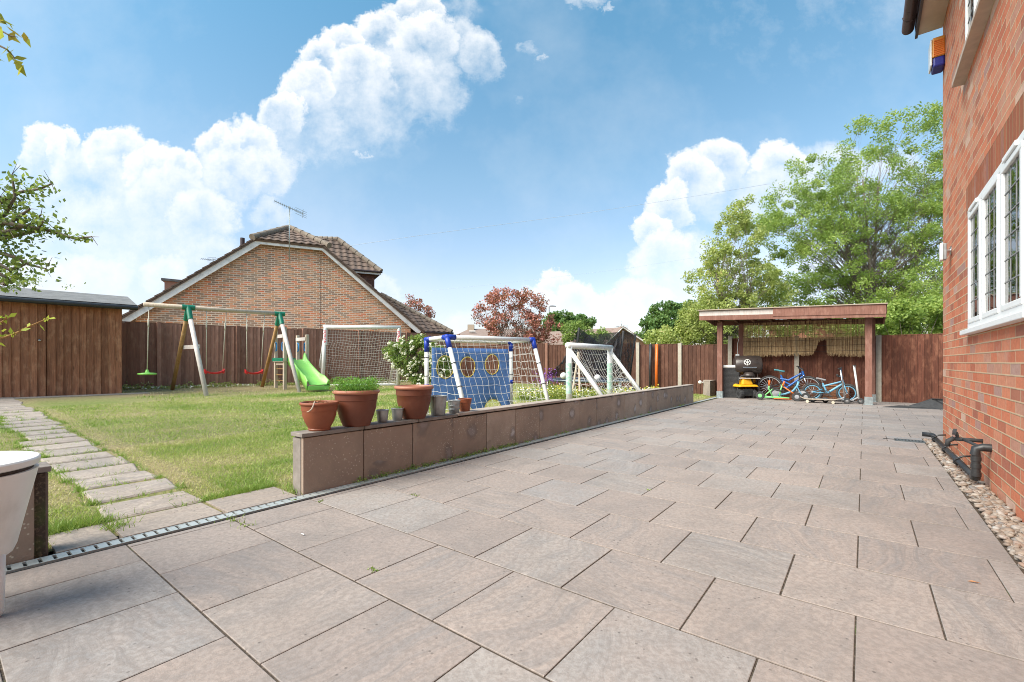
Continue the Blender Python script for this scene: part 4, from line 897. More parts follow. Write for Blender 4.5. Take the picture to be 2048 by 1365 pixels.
# slide
sl0 = (q2_+q3_)/2+ex*.05; sdir = ex; sn = thing('slide', 'lime green wavy plastic slide leading down from the timber tower', 'slide', L(643, 783)); Lh = 1.42; NS = 26; prof = []
for i in range(NS+1):
    t = i/NS; x = Lh*t
    z_ = gz+.14+(dz-gz-.10)*(1-t)**1.15*(1-.25*math.exp(-((t-1)/.2)**2)) if t < 1 else gz+.13
    prof.append((x, z_))
hw_ = .21; vs = []; rl = []
for i, (x, z_) in enumerate(prof):
    t = i/NS; lip = .13+.10*math.exp(-((t-.02)/.06)**2)+.06*math.exp(-((t-.85)/.1)**2); c_ = Vector((sl0.x, sl0.y, z_))+sdir*x; wdt = hw_*(1+.35*t**3)
    for (o_, zz) in ((-wdt-.05, -.12), (-wdt-.045, lip-.03), (-wdt-.02, lip), (-wdt, lip-.03), (-wdt+.04, .015), (0, 0), (wdt-.04, .015), (wdt, lip-.03), (wdt+.02, lip), (wdt+.045, lip-.03), (wdt+.05, -.12)): 
        vs.append(c_+ey*o_+Vector((0, 0, max(zz, gz-z_-.0) if zz < 0 else zz)))
K_ = 11; fs = [(i*K_+k, i*K_+k+1, (i+1)*K_+k+1, (i+1)*K_+k) for i in range(NS) for k in range(K_-1)]
m = MB(); m.add(vs, fs); m.build('chute', M_lime, sn, smooth=True, solid=.012)
m = MB(); e_ = Vector((sl0.x, sl0.y, gz+.06))+sdir*(Lh); m.box(e_-sdir*.06, (.14, .62, .12), Matrix.Rotation(ang, 3, 'Z')); m.build('foot', M_lime, sn, bev=.02)
# ==================================================================== GOALS
def netsurf(mb, fn, na, nb, r=.004, seg=14):
    for i in range(na+1):
        mb.tube([fn(i/na, k/seg) for k in range(seg+1)], r, 3, cap=False)
    for k in range(nb+1):
        mb.tube([fn(i/seg, k/nb) for i in range(seg+1)], r, 3, cap=False)
def bil(a, b, c, d, sag=0, nrm=Vector((0, 0, -1)), wob=.01, sd_=0):
    def f(u, v):
        p = (a*(1-u)+b*u)*(1-v)+(d*(1-u)+c*u)*v; q = Vector((u*7+sd_, v*7, sd_)); edge = min(1, 8*u*(1-u))*min(1, 8*v*(1-v))
        return p+nrm*sag*math.sin(math.pi*u)*math.sin(math.pi*v)+Vector((mnoise.noise(q), mnoise.noise(q+Vector((5, 0, 0))), mnoise.noise(q+Vector((0, 9, 0)))))*wob*edge
    return f
# big white goal at the fence
gA, gB = L(645, 770), L(796, 771); gB.z = gA.z = .2; tA, tB = P(651, 655, gA.y), P(798, 658, gB.y); tA.z = tB.z = 2.22
gA = Vector((gA.x, gA.y, .2)); ax = (gB-gA).normalized(); back = Vector((-ax.y, ax.x, 0))
fA, fB = gA+back*1.0-ax*.45, gB+back*1.0-ax*.42
bg_ = thing('football_goal', 'large white goal with fine net standing in front of the left fence', 'goal', gA)
for a, b in ((gA, tA), (gB, tB)): m = MB(); m.tube([a, b], .06, 12); m.build('post', M_white, bg_, smooth=True)
m = MB(); m.tube([tA-ax*.06, tB+ax*.06], .065, 12); m.build('crossbar', M_white, bg_, smooth=True)
for a, b in ((tA, fA), (tB, fB)): m = MB(); m.tube([a-Vector((0, 0, .12)), b], .04, 10); m.build('stay', M_white, bg_, smooth=True)
m = MB(); m.tube([gA, gB], .05, 10); m.tube([gA, fA, fB, gB], .035, 8); m.build('ground_frame', M_white, bg_, smooth=True)
m = MB(); netsurf(m, bil(tA, tB, fB, fA, .10, Vector((0, 0, -1)), .05, 1), 27, 24, .004)
netsurf(m, bil(tA, tA+(fA-tA)*.02, fA, gA, .02, ax, .03, 2), 7, 20, .004); netsurf(m, bil(tB, tB+(fB-tB)*.02, fB, gB, .02, ax, .03, 3), 9, 20, .004); m.build('net', M_netw, bg_)
def text(s_, size, Mx, mat, name, parent, ext=.002):
    cu = bpy.data.curves.new(name, 'FONT'); cu.body = s_; cu.size = size; cu.extrude = ext; cu.align_x = 'CENTER'; cu.align_y = 'CENTER'
    to = bpy.data.objects.new(name, cu); col.objects.link(to); dg = bpy.context.evaluated_depsgraph_get(); me = bpy.data.meshes.new_from_object(to.evaluated_get(dg)); bpy.data.objects.remove(to)
    me.transform(ROOTM[parent].inverted() @ Mx); me.materials.clear(); me.materials.append(mat); o = bpy.data.objects.new(name, me); link(o, parent); return o
for a in (tA, tB):
    stp = MB(); c_ = Vector((a.x, a.y, 1.88))+Vector((0, -.004, 0)); stp.tube([c_-Vector((0, 0, .28)), c_+Vector((0, 0, .28))], .0625, 14, cap=False); stp.build('sticker', M_white, bg_, smooth=True)
    Mx = Matrix.Translation(c_+Vector((-.0, -.066, 0))) @ Matrix.Rotation(R(90), 4, 'X') @ Matrix.Rotation(R(-90), 4, 'Z'); text('FORZA', .135, Mx, simple('red_lettering', (.65, .02, .06), (.6, .02, .05), 3, .5), 'lettering', bg_)
# blue and white target goal
A, C_ = Vector((-1.39, 7.42, .05)), Vector((-.018, 8.3, .05)); H_ = 1.37
axg = (C_-A); Wg = axg.length; axg.normalize(); pg = Vector((axg.y, -axg.x, 0))
if pg.y > 0: pg = -pg
tAg, tCg = A+Vector((0, 0, H_-.05)), C_+Vector((0, 0, H_-.05)); Bt, Dt = P(894, 676, 6.95), P(1066, 683, 7.85); Bt.z = Dt.z = 1.385
Bf, Df = P(941, 815, 6.35), P(1106, 818, 7.35); Bf.z = .03; Df.z = .03
tg = thing('target_goal', 'white tube goal with blue corner joints and a blue target sheet behind the wall', 'goal', A)
for a, b in ((A, tAg), (C_, tCg)): m = MB(); m.tube([a, b], .036, 12); m.build('post', M_white, tg, smooth=True)
m = MB(); m.tube([tAg, tCg], .036, 12); m.build('crossbar', M_white, tg, smooth=True)
m = MB(); m.tube([Bt, Dt], .036, 12); m.build('crossbar', M_white, tg, smooth=True)
for a, b in ((Bt, Bf), (Dt, Df)): m = MB(); m.tube([a, b], .034, 12); m.build('stay', M_white, tg, smooth=True)
m = MB(); m.tube([A, Bf, Df, C_], .03, 8); m.build('ground_frame', M_white, tg, smooth=True)
for a, b in ((tAg, Bt), (tCg, Dt)): m = MB(); m.tube([a, b], .034, 10); m.build('side_tube', M_white, tg, smooth=True)
def joint3(c_, *ds):
    m = MB(); 
    for d_, l_ in ds: m.tube([c_-d_.normalized()*.03, c_+d_.normalized()*l_], .042, 12)
    m.ball(c_, .043); m.build('corner_joint', M_blue, tg, smooth=True)
dn = Vector((0, 0, -1)); joint3(tAg, (dn, .20), (Bt-tAg, .12)); joint3(tCg, (dn, .17), (axg*-1, .08)); joint3(Bt, (Dt-Bt, .14), (Bf-Bt, .19), (tAg-Bt, .1)); joint3(Dt, (Df-Dt, .17), (Bt-Dt, .08))
for q in (A+Vector((0, 0, .52)), C_+Vector((0, 0, .56))): m = MB(); m.tube([q, q+Vector((0, 0, .07))], .041, 12); m.build('coupling', M_blue, tg, smooth=True)
for q, e_ in ((C_, tCg), (A, tAg), (Dt, Df), (Bt, Bf)):
    for t in (.3, .55, .78): m = MB(); c_ = q.lerp(e_, t); m.ring(c_, (e_-q), .038, .006, 14, 6); m.build('net_clip', M_black, tg)
m = MB(); netsurf(m, bil(Bt, Dt, Df, Bf, .06, -pg, .03, 5), 15, 11, .0026); netsurf(m, bil(tAg, Bt, Bf, A, .02, axg, .02, 6), 5, 11, .0026); netsurf(m, bil(Dt, tCg, C_, Df, .03, axg, .04, 7), 6, 11, .0026); netsurf(m, bil(tAg, tCg, Dt, Bt, .03, dn, .02, 8), 15, 3, .0026); m.build('net', M_netw, tg)
# sheet with round holes (local sheet coords u in 0..1.0*Wg, z)
sw_ = Wg-.14; shh = 1.12; holes = [(.24, .80, .155, .19), (.66, .80, .135, .17), (1.14, .84, .14, .175), (.62, -.03, .15, .15), (1.16, .07, .17, .15), (.2, .1, .14, .15)]
pts, edges = [], []
def addloop(lp):
    b = len(pts); pts.extend(lp); edges.extend([(b+i, b+(i+1) % len(lp)) for i in range(len(lp))])
bd_ = []; nb = 24
bd_ += [(sw_*i/nb, .0) for i in range(nb)]+[(sw_, shh*i/16) for i in range(16)]+[(sw_-sw_*i/nb, shh) for i in range(nb)]+[(0, shh-shh*i/16) for i in range(16)]
addloop([Vector((x+.012*math.sin(y*9)*(x > .6), y)) for x, y in bd_]); hl = []
for (cx_, cy_, rx_, ry_) in holes:
    lp = [Vector((cx_+rx_*math.cos(t)*(1+.04*math.sin(3*t+cx_*9)), max(.004, cy_+ry_*math.sin(t)))) for t in [6.28319*i/22 for i in range(22)]]
    if cy_ < .2: lp = [v_ for v_ in lp if v_.y > .0041]
    hl.append(lp); addloop(lp)
for i in range(1, 22):
    for k in range(1, 16):
        p = Vector((sw_*i/22, shh*k/16))
        if all(((p.x-h_[0])/h_[2])**2+((p.y-h_[1])/h_[3])**2 > 1.15 for h_ in holes): pts.append(p)
vo, eo, fo, *_ = delaunay_2d_cdt(pts, edges, [], 0, 1e-5)
def sheetpt(v_): 
    wv_ = .035*mnoise.noise(Vector((v_.x*2.2, v_.y*1.3, 2)))+.02*math.sin(v_.x*9)*(.3+v_.y*.0+.5*(shh-v_.y))
    return A+axg*(.07+v_.x)+Vector((0, 0, v_.y+.07))+pg*(wv_+.035)
def infoot(c_): return any(((c_.x-h_[0])/h_[2])**2+((c_.y-h_[1])/h_[3])**2 < .97 for h_ in holes)
m = MB(); m.add([sheetpt(v_) for v_ in vo], [f_ for f_ in fo if not infoot(sum((vo[i] for i in f_), Vector((0, 0)))/len(f_))]); so = m.build('target_sheet', M_sheet, tg, smooth=True, solid=.004)
for lp in hl:
    m = MB(); L3 = [sheetpt(v_)+pg*.003 for v_ in lp]; m.tube(L3+[L3[0]], .0075, 6); m.build('hole_trim', M_yelt, so, smooth=True)
# small white goal further along the wall
p1g, p2g = Vector((1.13, 9.0, .03)), Vector((2.24, 10.4, .03)); t1, t2 = Vector((1.13, 9.0, 1.33)), Vector((2.24, 10.4, 1.33)); axs = (p2g-p1g).normalized()
s1_, s2_ = p1g+V*.98, p2g+V*.98
sg = thing('small_goal', 'plain white goal with green stickers nearer the far end of the wall', 'goal', p1g)
for a, b in ((p1g, t1), (p2g, t2)): m = MB(); m.tube([a, b], .062, 12); m.build('post', M_white, sg, smooth=True)
m = MB(); m.tube([t1-axs*.06, t2+axs*.06], .062, 12); m.build('crossbar', M_white, sg, smooth=True)
for a, b in ((t1, s1_), (t2, s2_)): m = MB(); m.tube([a-Vector((0, 0, .08)), b], .042, 10); m.build('stay', M_white, sg, smooth=True)
m = MB(); m.tube([p1g, s1_, s2_, p2g], .035, 8); m.build('ground_frame', M_white, sg, smooth=True)
for a in (p1g, p2g): m = MB(); m.tube([a+Vector((-.004, -.002, .35)), a+Vector((-.004, -.002, .95))], .0628, 14, cap=False, ); m.build('sticker', simple('green_sticker', (.2, .55, .38), (.7, .72, .7), 22, .5), sg, smooth=True)
m = MB(); netsurf(m, bil(t1, t2, s2_, s1_, .28, Vector((0, 0, -1)), .05, 11), 16, 13, .0035); netsurf(m, bil(t1, t1+(s1_-t1)*.03, s1_, p1g, .04, axs, .04, 12), 5, 12, .0035); netsurf(m, bil(t2, t2+(s2_-t2)*.03, s2_, p2g, .04, axs, .06, 13), 7, 12, .0035); m.build('net', M_netw, sg)
# ==================================================================== TRAMPOLINE
tc_ = LY(1180, 13.4); tz = tc_.z; tr = thing('trampoline', 'sagging trampoline with collapsed black safety net near the back fence', 'trampoline', tc_)
m = MB(); m.ring(tc_+Vector((0, 0, .42)), (0, 0, 1), 1.25, .035, 40, 8)
for k in range(6):
    a = k*math.pi/3; d_ = Vector((math.cos(a), math.sin(a), 0)); m.tube([tc_+d_*1.25+Vector((0, 0, .42)), tc_+d_*1.25], .025, 8)
m.build('frame', M_steel, tr, smooth=True)
m = MB(); m.lathe([(.01, .40), (1.05, .41)], tc_, 40); m.build('mat', M_black, tr)
m = MB(); m.lathe([(1.10, .42), (1.11, .435), (1.28, .435), (1.29, .41)], tc_, 40); m.build('edge_pad', simple('navy_pad', (.02, .022, .03), (.02, .03, .06), 1.3, .7), tr, smooth=True)
poles = [(1158, 656, 1146, 735, 13.0), (1247, 662, 1236, 735, 13.2), (1271, 669, 1258, 745, 14.0)]
tops = []
for xa, ya, xb, yb, Y in poles:
    t_, b_ = P(xa, ya, Y), P(xb, yb+18, Y); m = MB(); m.tube([b_, t_], .032, 10); m.build('net_pole', M_rubber, tr, smooth=True); tops.append((t_, b_))
def sheet(pts4, nx=14, ny=10, sag=.15, name='safety_net', sd_=0):
    a, b, c__, d_ = pts4; f = bil(a, b, c__, d_, sag, Vector((.1, -.2, -1)), .09, sd_); mm = MB(); mm.add([f(i/nx, k/ny) for k in range(ny+1) for i in range(nx+1)], [(k*(nx+1)+i, k*(nx+1)+i+1, (k+1)*(nx+1)+i+1, (k+1)*(nx+1)+i) for k in range(ny) for i in range(nx)]); mm.build(name, M_netd, tr, smooth=True)
(T1, B1), (T2, B2), (T3, B3) = tops
sheet((P(1125, 725, 12.6), T1, B1, P(1092, 752, 12.5)), sd_=1, sag=.12); sheet((T1, P(1222, 705, 13.6), P(1228, 752, 13.2), B1), sd_=2, sag=.05)
sheet((P(1215, 700, 13.0), T2, B2+Vector((0, 0, -.1)), P(1165, 757, 12.7)), sd_=3, sag=.1); sheet((T2, T3, B3, B2), sd_=4, sag=.12); sheet((P(1168, 672, 14), P(1240, 664, 14.3), P(1240, 740, 14.3), P(1165, 735, 14)), sd_=5, sag=.03)
for px, py, Y, nm, lab in ((1127, 752, 12.3, 'football', 'scuffed white football on the flower bed side of the trampoline'), (1195, 756, 12.4, 'football', 'white football lying beside the blue trampoline pad')):
    p = P(px, py, Y); m = MB(); m.ball(p, .09, n=20, m=14); o = m.build(nm, M_white, smooth=True); tag(o, lab, 'ball', 'footballs by the trampoline')
for k, (xa, ya, xb, yb) in enumerate(((1158, 703, 1144, 764), (1158, 703, 1160, 764))): pass
ld = thing('step_frame', 'thin pale wooden A-frame standing behind the small white goal', 'wooden frame', LY(1150, 11.8)); 
for (xb) in (1143, 1160): m = MB(); m.t = .8; a_ = LY(xb, 11.8); b_ = P(1157, 704, 11.9); m.bar(a_, b_, .05, .03); m.build('leg', M_pale, ld)
# ==================================================================== PERGOLA
pRF, pLF = G(1737, 810), SW(13.75, -3.21, 0); pRB, pLB = SW(14.72, .16, 0), SW(14.72, -2.85, 0)
pr = thing('pergola', 'red-brown timber lean-to shelter over the bikes and barbecue', 'pergola', pRF)
def proof(p, o=0): return 2.20+.02*(pRF-p).dot(V)/1 + o
for p in (pRF, pLF, pRB, pLB):
    m = MB(); m.t = random.uniform(.4, .9); zt = 2.12; m.bar(p+Vector((0, 0, .16)), Vector((p.x, p.y, zt)), .135, .135, up=U); m.build('post', M_perg, pr, bev=.006)
    m = MB(); m.box(p+Vector((0, 0, .09)), (.155, .155, .20), Matrix.Rotation(math.atan2(U.y, U.x), 3, 'Z')); m.box(p+Vector((0, 0, .006)), (.24, .2, .012), Matrix.Rotation(math.atan2(U.y, U.x), 3, 'Z')); m.build('post_shoe', M_steel, pr)
fR, fL = P(1772, 634, 10.25), P(1399, 641, 12.85); dF = (fL-fR); tF = Vector((0, 0, 1))
m = MB(); m.t = .45; mid_ = fR+dF*.55
def board(a, b, z0, z1, o, t, mt, nm='fascia'):
    mm = MB(); mm.t = t; off_ = -U*o; q = [a+off_+U*.03, a+off_, b+off_, b+off_+U*.03]; q = [Vector((p.x, p.y, p.z+z0)) for p in q]; mm.hexa(q[::-1], [p+Vector((0, 0, z1-z0)) for p in q][::-1]); return mm.build(nm, mt, pr)
board(fR, fL, 0, .13, .0, .5, M_perg, 'front_beam'); board(fR, mid_, -.01, .06, .035, .8, M_perg); board(fR, mid_, .064, .28, .05, .75, M_perg)
board(mid_, fL, .12, .25, .012, .9, M_greyw); board(mid_, fL, -.005, .115, .03, .6, M_perg)
bkv = U*1.75; m = MB(); q = [fR-U*.08+V*.03, fL-U*.08-V*.03, fL+bkv, fR+bkv]; q = [Vector((p.x, p.y, p.z+.285-(.16 if i > 1 else 0)-(.02 if i in (1, 2) else 0))) for i, p in enumerate(q)]; m.hexa([p for p in q][::-1], [p+Vector((0, 0, .022)) for p in q][::-1]); m.build('roof_sheet', simple('pale_felt_edge', (.42, .34, .25), (.3, .25, .2), 8, .9), pr)
for i in range(9):
    t = (i+.5)/9; a_ = fR+dF*t; m = MB(); m.t = random.random(); m.bar(a_+Vector((0, 0, .2)), a_+U*1.7+Vector((0, 0, .06)), .05, .10); m.build('rafter', M_perg, pr)
board(fR+U*1.62, fL+U*1.62, -.05, .10, 0, .2, M_perg, 'back_beam'); 
for e_, sgn in ((fR, 1), (fL, -1)): m = MB(); m.t = .6; m.bar(e_+Vector((0, 0, .19)), e_+U*1.7+Vector((0, 0, .03)), .03, .18); m.build('side_fascia', M_perg, pr)
# reed screen: hangs inside the back of the shelter
rs = thing('reed_screen', 'ragged brown reed screen hanging across the back of the shelter', 'screen', SW(14.6, -1.4, 1.2)); m = MB(); 
wA, wB = -2.78, .02; n_ = 520
for i in range(n_):
    t = (i+random.random())/n_; w = wA+(wB-wA)*t; m.t = random.random(); s_ = 14.60+random.uniform(-.008, .008)
    zt = 2.10+.03*(1-t); base_ = 1.16+.05*math.sin(t*3)+random.uniform(-.05, .05)
    if .60 < t < .72: base_ += .42*(1-abs(t-.665)/.06) if abs(t-.665) < .06 else 0
    if .68 < t < .715: base_ = 1.62+random.uniform(-.05, .02)
    if random.random() < .30: zt = 1.66+random.uniform(0, .05)   # thinner above the fence line
    m.bar(SW(s_, w, base_), SW(s_+random.uniform(-.01, .01), w+random.uniform(-.012, .012), zt), .005, .004)
m.build('reeds', M_reed, rs); m = MB()
for z_ in (1.3, 1.45, 1.6, 1.75, 1.9, 2.05): m.tube([SW(14.587, wA, z_), SW(14.587, (wA+wB)/2, z_-.01), SW(14.587, wB, z_)], .003, 4)
m.build('wires', M_rubber, rs)
m = MB(); sp_ = SW(14.55, -2.92, 1.18); m.box(sp_, (.10, .06, .12), Matrix.Rotation(math.atan2(V.y, V.x), 3, 'Z')); m.tube([sp_+Vector((0, 0, .06)), sp_+Vector((0, 0, .35)), sp_+Vector((.03, 0, .5))], .008, 6); tag(m.build('socket_box', M_white, bev=.01), 'small white outdoor socket box on the back left shelter post', 'socket')
# ==================================================================== THINGS UNDER THE SHELTER
HV = math.atan2(V.y, V.x)
def F12(px, py): return G(px, py)
# storage box
p = SW(14.12, -3.02, 0); rb_ = thing('storage_box', 'tall black rattan box with pale lid by the left shelter post', 'storage box', p, HV+.25)
def lbox(root, name, c_, size, mat, Mx=None, bev=0, t=.5): mm = MB(); mm.t = t; mm.box(c_, size, Mx); return mm.build(name, mat, root, local=True, bev=bev)
mm = MB()
for i in range(22):
    for k_ in range(2): pass
mm.box((0, 0, .42), (.42, .42, .84))
for i in range(24): mm.box((0, -.212, .03+i*.034), (.41, .008, .022)); mm.box((.212, 0, .03+i*.034), (.008, .41, .022))
mm.build('body', M_rattan, rb_, local=True); lbox(rb_, 'lid', (0, 0, .88), (.47, .47, .07), M_white, bev=.02)
# barbecue
p = SW(14.22, -2.60, 0); bq_ = thing('barbecue', 'dark barrel barbecue with chrome vent standing behind the toy truck', 'barbecue', p, HV+.35)
Mx = Matrix.Rotation(R(90), 3, 'Y'); mm = MB(); mm.lathe([(.001, -.36), (.15, -.36), (.24, -.33), (.265, -.28), (.265, .28), (.24, .33), (.15, .36), (.001, .36)], (0, 0, .92), 32, Mx); mm.build('drum', M_bbq, bq_, local=True, smooth=True, auto=40)
mm = MB(); mm.lathe([(.001, 0), (.085, 0), (.085, .02), (.001, .022)], (-.05, -.255, 1.0), 20, Matrix.Rotation(R(90), 3, 'X')); vn = mm.build('vent', M_white, bq_, local=True)
mm = MB()
for k_ in range(6): a = k_*math.pi/3; mm.lathe([(.001, 0), (.019, 0), (.019, .003)], (-.05+.05*math.cos(a), -.279, 1.0+.05*math.sin(a)), 10, Matrix.Rotation(R(90), 3, 'X'))
mm.build('vent_hole', M_slotdark, vn, local=True)
mm = MB(); mm.lathe([(.001, 0), (.16, .01), (.15, .05), (.10, .12), (.02, .13)], (0, -.2, .60), 24); mm.build('ash_pan', M_bbq, bq_, local=True, smooth=True)
for sx, sy in ((-1, -1), (1, -1), (-1, 1), (1, 1)): mm = MB(); mm.tube([(sx*.22, sy*.12, .72), (sx*.30, sy*.2, .03)], .013, 8); mm.build('leg', M_chrome if sx < 0 else M_bbq, bq_, local=True, smooth=True)
lbox(bq_, 'shelf', (.0, -.26, .56), (.52, .16, .02), M_greyw, t=.9); mm = MB(); mm.tube([(-.17, -.26, .86), (-.17, -.32, .86), (.17, -.32, .86), (.17, -.26, .86)], .012, 8); mm.build('handle', M_chrome, bq_, local=True)
# toy digger truck
p = G(1492, 797); p = Vector((p.x, p.y, 0)); tt_ = thing('toy_truck', 'yellow and black ride-on toy tractor parked in front of the barbecue', 'toy', p, 0.12)
def wheel(root, c_, r_, w_, tyre, rim, name='wheel', axis='X', spokes=0, knob=0):
    Ax = {'X': Vector((1, 0, 0)), 'Y': Vector((0, 1, 0))}[axis]; wr = MB(); c_ = Vector(c_); Mw = Matrix.Rotation(R(90), 3, 'Y') if axis == 'X' else Matrix.Rotation(R(90), 3, 'X')
    wr.lathe([(r_*.42, -w_*.46), (r_*.9, -w_*.5), (r_, -w_*.3), (r_, w_*.3), (r_*.9, w_*.5), (r_*.42, w_*.46), (r_*.42, -w_*.46)], c_, 24, Mw)
    if knob:
        for k_ in range(knob):
            a = 6.28319*k_/knob; d_ = Vector((0, math.cos(a), math.sin(a))) if axis == 'X' else Vector((math.cos(a), 0, math.sin(a))); wr.bar(c_+d_*r_*.97-Ax*w_*.45, c_+d_*r_*.97+Ax*w_*.45, r_*.12, r_*.12, up=d_)
    wo_ = wr.build(name, tyre, root, local=True, smooth=True, auto=40); h_ = MB(); h_.lathe([(.001, -w_*.5), (r_*.3, -w_*.52), (r_*.44, -w_*.47), (r_*.63, 0), (r_*.44, w_*.47), (r_*.3, w_*.52), (.001, w_*.5)], c_, 20, Mw); h_.build('hub', rim, wo_, local=True, smooth=True, auto=40); return wo_
for sx in (-1, 1):
    wheel(tt_, (sx*.19, -.02, .13), .13, .10, M_rubber, M_black if sx < 0 else M_black, knob=14); wheel(tt_, (sx*.22+.14, .62, .12), .12, .10, M_rubber, M_yel, knob=14)
lbox(tt_, 'axle_block', (0, .0, .17), (.30, .22, .20), M_black, bev=.02)
mm = MB(); mm.hexa([(-.30, -.16, .32), (.30, -.16, .32), (.30, .2, .32), (-.30, .2, .32)], [(-.25, -.12, .38), (.25, -.12, .38), (.25, .18, .40), (-.25, .18, .40)]); mm.hexa([(-.16, -.10, .38), (.16, -.10, .38), (.16, .5, .38), (-.16, .5, .38)], [(-.12, -.04, .56), (.12, -.04, .56), (.12, .45, .60), (-.12, .45, .60)]); mm.build('bonnet', M_yel, tt_, local=True, bev=.03)
mm = MB(); mm.hexa([(.02, .35, .30), (.40, .30, .30), (.46, .75, .30), (.06, .8, .30)], [(.0, .30, .46), (.48, .22, .52), (.56, .85, .52), (.0, .9, .46)]); mm.build('tipper', M_yel, tt_, local=True, bev=.02)
mm = MB(); mm.tube([(-.22, .02, .38), (-.19, .02, .56), (-.12, .02, .62), (.12, .02, .62), (.19, .02, .56), (.22, .02, .38)], .022, 10); mm.build('roll_bar', M_rubber, tt_, local=True, smooth=True)
lbox(tt_, 'plank', (-.05, .42, .58), (.72, .16, .025), M_pale, Matrix.Rotation(.18, 3, 'Y'), t=.9)
# ---- bikes: local x forward, y left, z up
def bike(name, label, cat, loc, rz, r_, wb, tyre, rim, frame, saddle, scale_f=1.0, ext=True, susp=False, training=False, nspoke=20, lean=0.06, bars=M_rubber, chunky=1.0, group=None):
    root = thing(name, label, cat, loc, tilt=(lean, 0, rz), group=group)
    for x in (0, wb):
        w = MB(); w.ring((x, 0, r_), (0, 1, 0), r_-.026*chunky, .026*chunky, 36, 8); wo_ = w.build('wheel', tyre, root, local=True, smooth=True)
        w = MB(); w.ring((x, 0, r_), (0, 1, 0), r_-.058*chunky, .012*chunky, 36, 8); w.build('rim', rim, wo_, local=True, smooth=True)
        w = MB(); w.tube([(x, -.05, r_), (x, .05, r_)], .02, 10)
        for k_ in range(nspoke): a = 6.28319*k_/nspoke; w.tube([(x, .02*(-1)**k_, r_), (x+(r_-.058)*math.cos(a), 0, r_+(r_-.058)*math.sin(a))], .0022*chunky+.001, 3, cap=False)
        w.build('spokes', M_chrome, wo_, local=True)
    bb = Vector((wb*.43, 0, r_*.92)); hd = Vector((wb-.13*scale_f, 0, r_*2.4)); hb = Vector((wb-.10*scale_f, 0, r_*2.0)); stt = Vector((wb*.30, 0, r_*(2.0 if not susp else 2.05))); f = MB()
    tr_ = .024*scale_f*chunky
    f.tube([bb, hb], tr_*1.25, 10); f.tube([bb, stt], tr_, 10)
    if susp: f.tube([Vector((wb*.28, 0, r_*1.75)), Vector((wb*.5, 0, r_*1.62)), hd-Vector((.02, 0, .06))], tr_*1.2, 10); f.tube([Vector((wb*.32, 0, r_*1.6)), Vector((wb*.55, 0, r_*1.25))], tr_, 10)
    else: f.tube([stt-Vector((0, 0, r_*.35)), hd-Vector((.02, 0, .05))], tr_, 10)
    f.tube([hb-Vector((-.01, 0, .03)), hd], tr_*1.3, 10)
    f.build('frame', frame, root, local=True, smooth=True, auto=60)
    f = MB()
    for y in (-.045, .045): f.tube([(0, y, r_), (wb*.3, y*.5, r_*1.35)], tr_*.5, 6); f.tube([(0, y, r_), bb+Vector((0, y*.6, 0))], tr_*.55, 6)
    f.build('chain_stay', M_rubber if susp else frame, root, local=True, smooth=True)
    f = MB()
    for y in (-.055, .055): f.tube([hb+Vector((0, y*.8, 0)), (wb, y, r_)], tr_*.7, 8)
    f.tube([hb+Vector((0, -.055, 0)), hb+Vector((0, .055, 0))], tr_, 8); f.build('fork', M_chrome if susp else frame, root, local=True, smooth=True)
    hb_ = MB(); st_ = hd+Vector((-.02, 0, .07)); hb_.tube([hd, st_], .016, 8); hb_.tube([st_+Vector((-.07, -.26*scale_f, .03)), st_+Vector((0, -.10, .0)), st_+Vector((.01, 0, -.02)), st_+Vector((0, .10, .0)), st_+Vector((-.07, .26*scale_f, .03))], .013, 8); ho = hb_.build('handlebar', M_chrome, root, local=True, smooth=True)
    g_ = MB(); 
    for y in (-1, 1): g_.tube([st_+Vector((-.045, .20*scale_f*y, .02)), st_+Vector((-.08, .29*scale_f*y, .035))], .020, 8); g_.tube([st_+Vector((-.0, .15*y, .0)), st_+Vector((.05, .22*y, -.02))], .007, 6)
    g_.build('grip', bars, ho, local=True, smooth=True)
    sp_ = MB(); dS_ = (stt-bb).normalized(); top_ = stt+dS_*.12*scale_f; sp_.tube([stt, top_], .014, 8); sp_.build('seat_post', M_chrome, root, local=True)
    sd_ = MB(); sd_.add(*saddle_mesh(top_+Vector((0, 0, .02)), .26*scale_f)); sd_.build('saddle', saddle, root, local=True, smooth=True)
    cr = MB(); cr.ring(bb+Vector((0, -.05, 0)), (0, 1, 0), r_*.27, .008, 24, 6); cr.tube([bb+Vector((0, -.05, 0)), bb+Vector((.10*scale_f, -.07, -.09*scale_f))], .011, 6); cr.tube([bb+Vector((0, .05, 0)), bb+Vector((-.10*scale_f, .07, .09*scale_f))], .011, 6); cr.tube([bb+Vector((0, -.06, 0)), bb+Vector((0, .06, 0))], .022, 8)
    for s_, y in ((1, -.10), (-1, .10)): cr.box(bb+Vector((.10*scale_f*s_, y, -.09*scale_f*s_)), (.07, .06, .02))
    cr.tube([bb+Vector((0, -.052, r_*.27)), Vector((0, -.052, r_+.035))], .005, 4); cr.tube([bb+Vector((0, -.052, -r_*.27)), Vector((0, -.052, r_-.035))], .005, 4); cr.build('crank', M_rubber, root, local=True)
    if training:
        for y in (-1, 1):
            w_ = MB(); w_.ring((-.02, .17*y, .065), (0, 1, 0), .05, .015, 16, 6); w_.lathe([(.001, -.012), (.045, -.012), (.045, .012), (.001, .012)], (-.02, .17*y, .065), 14, Matrix.Rotation(R(90), 3, 'X')); w_.tube([(-.02, .17*y, .065), (0, .05*y, r_)], .01, 6); w_.build('training_wheel', M_grey, root, local=True)
    return root
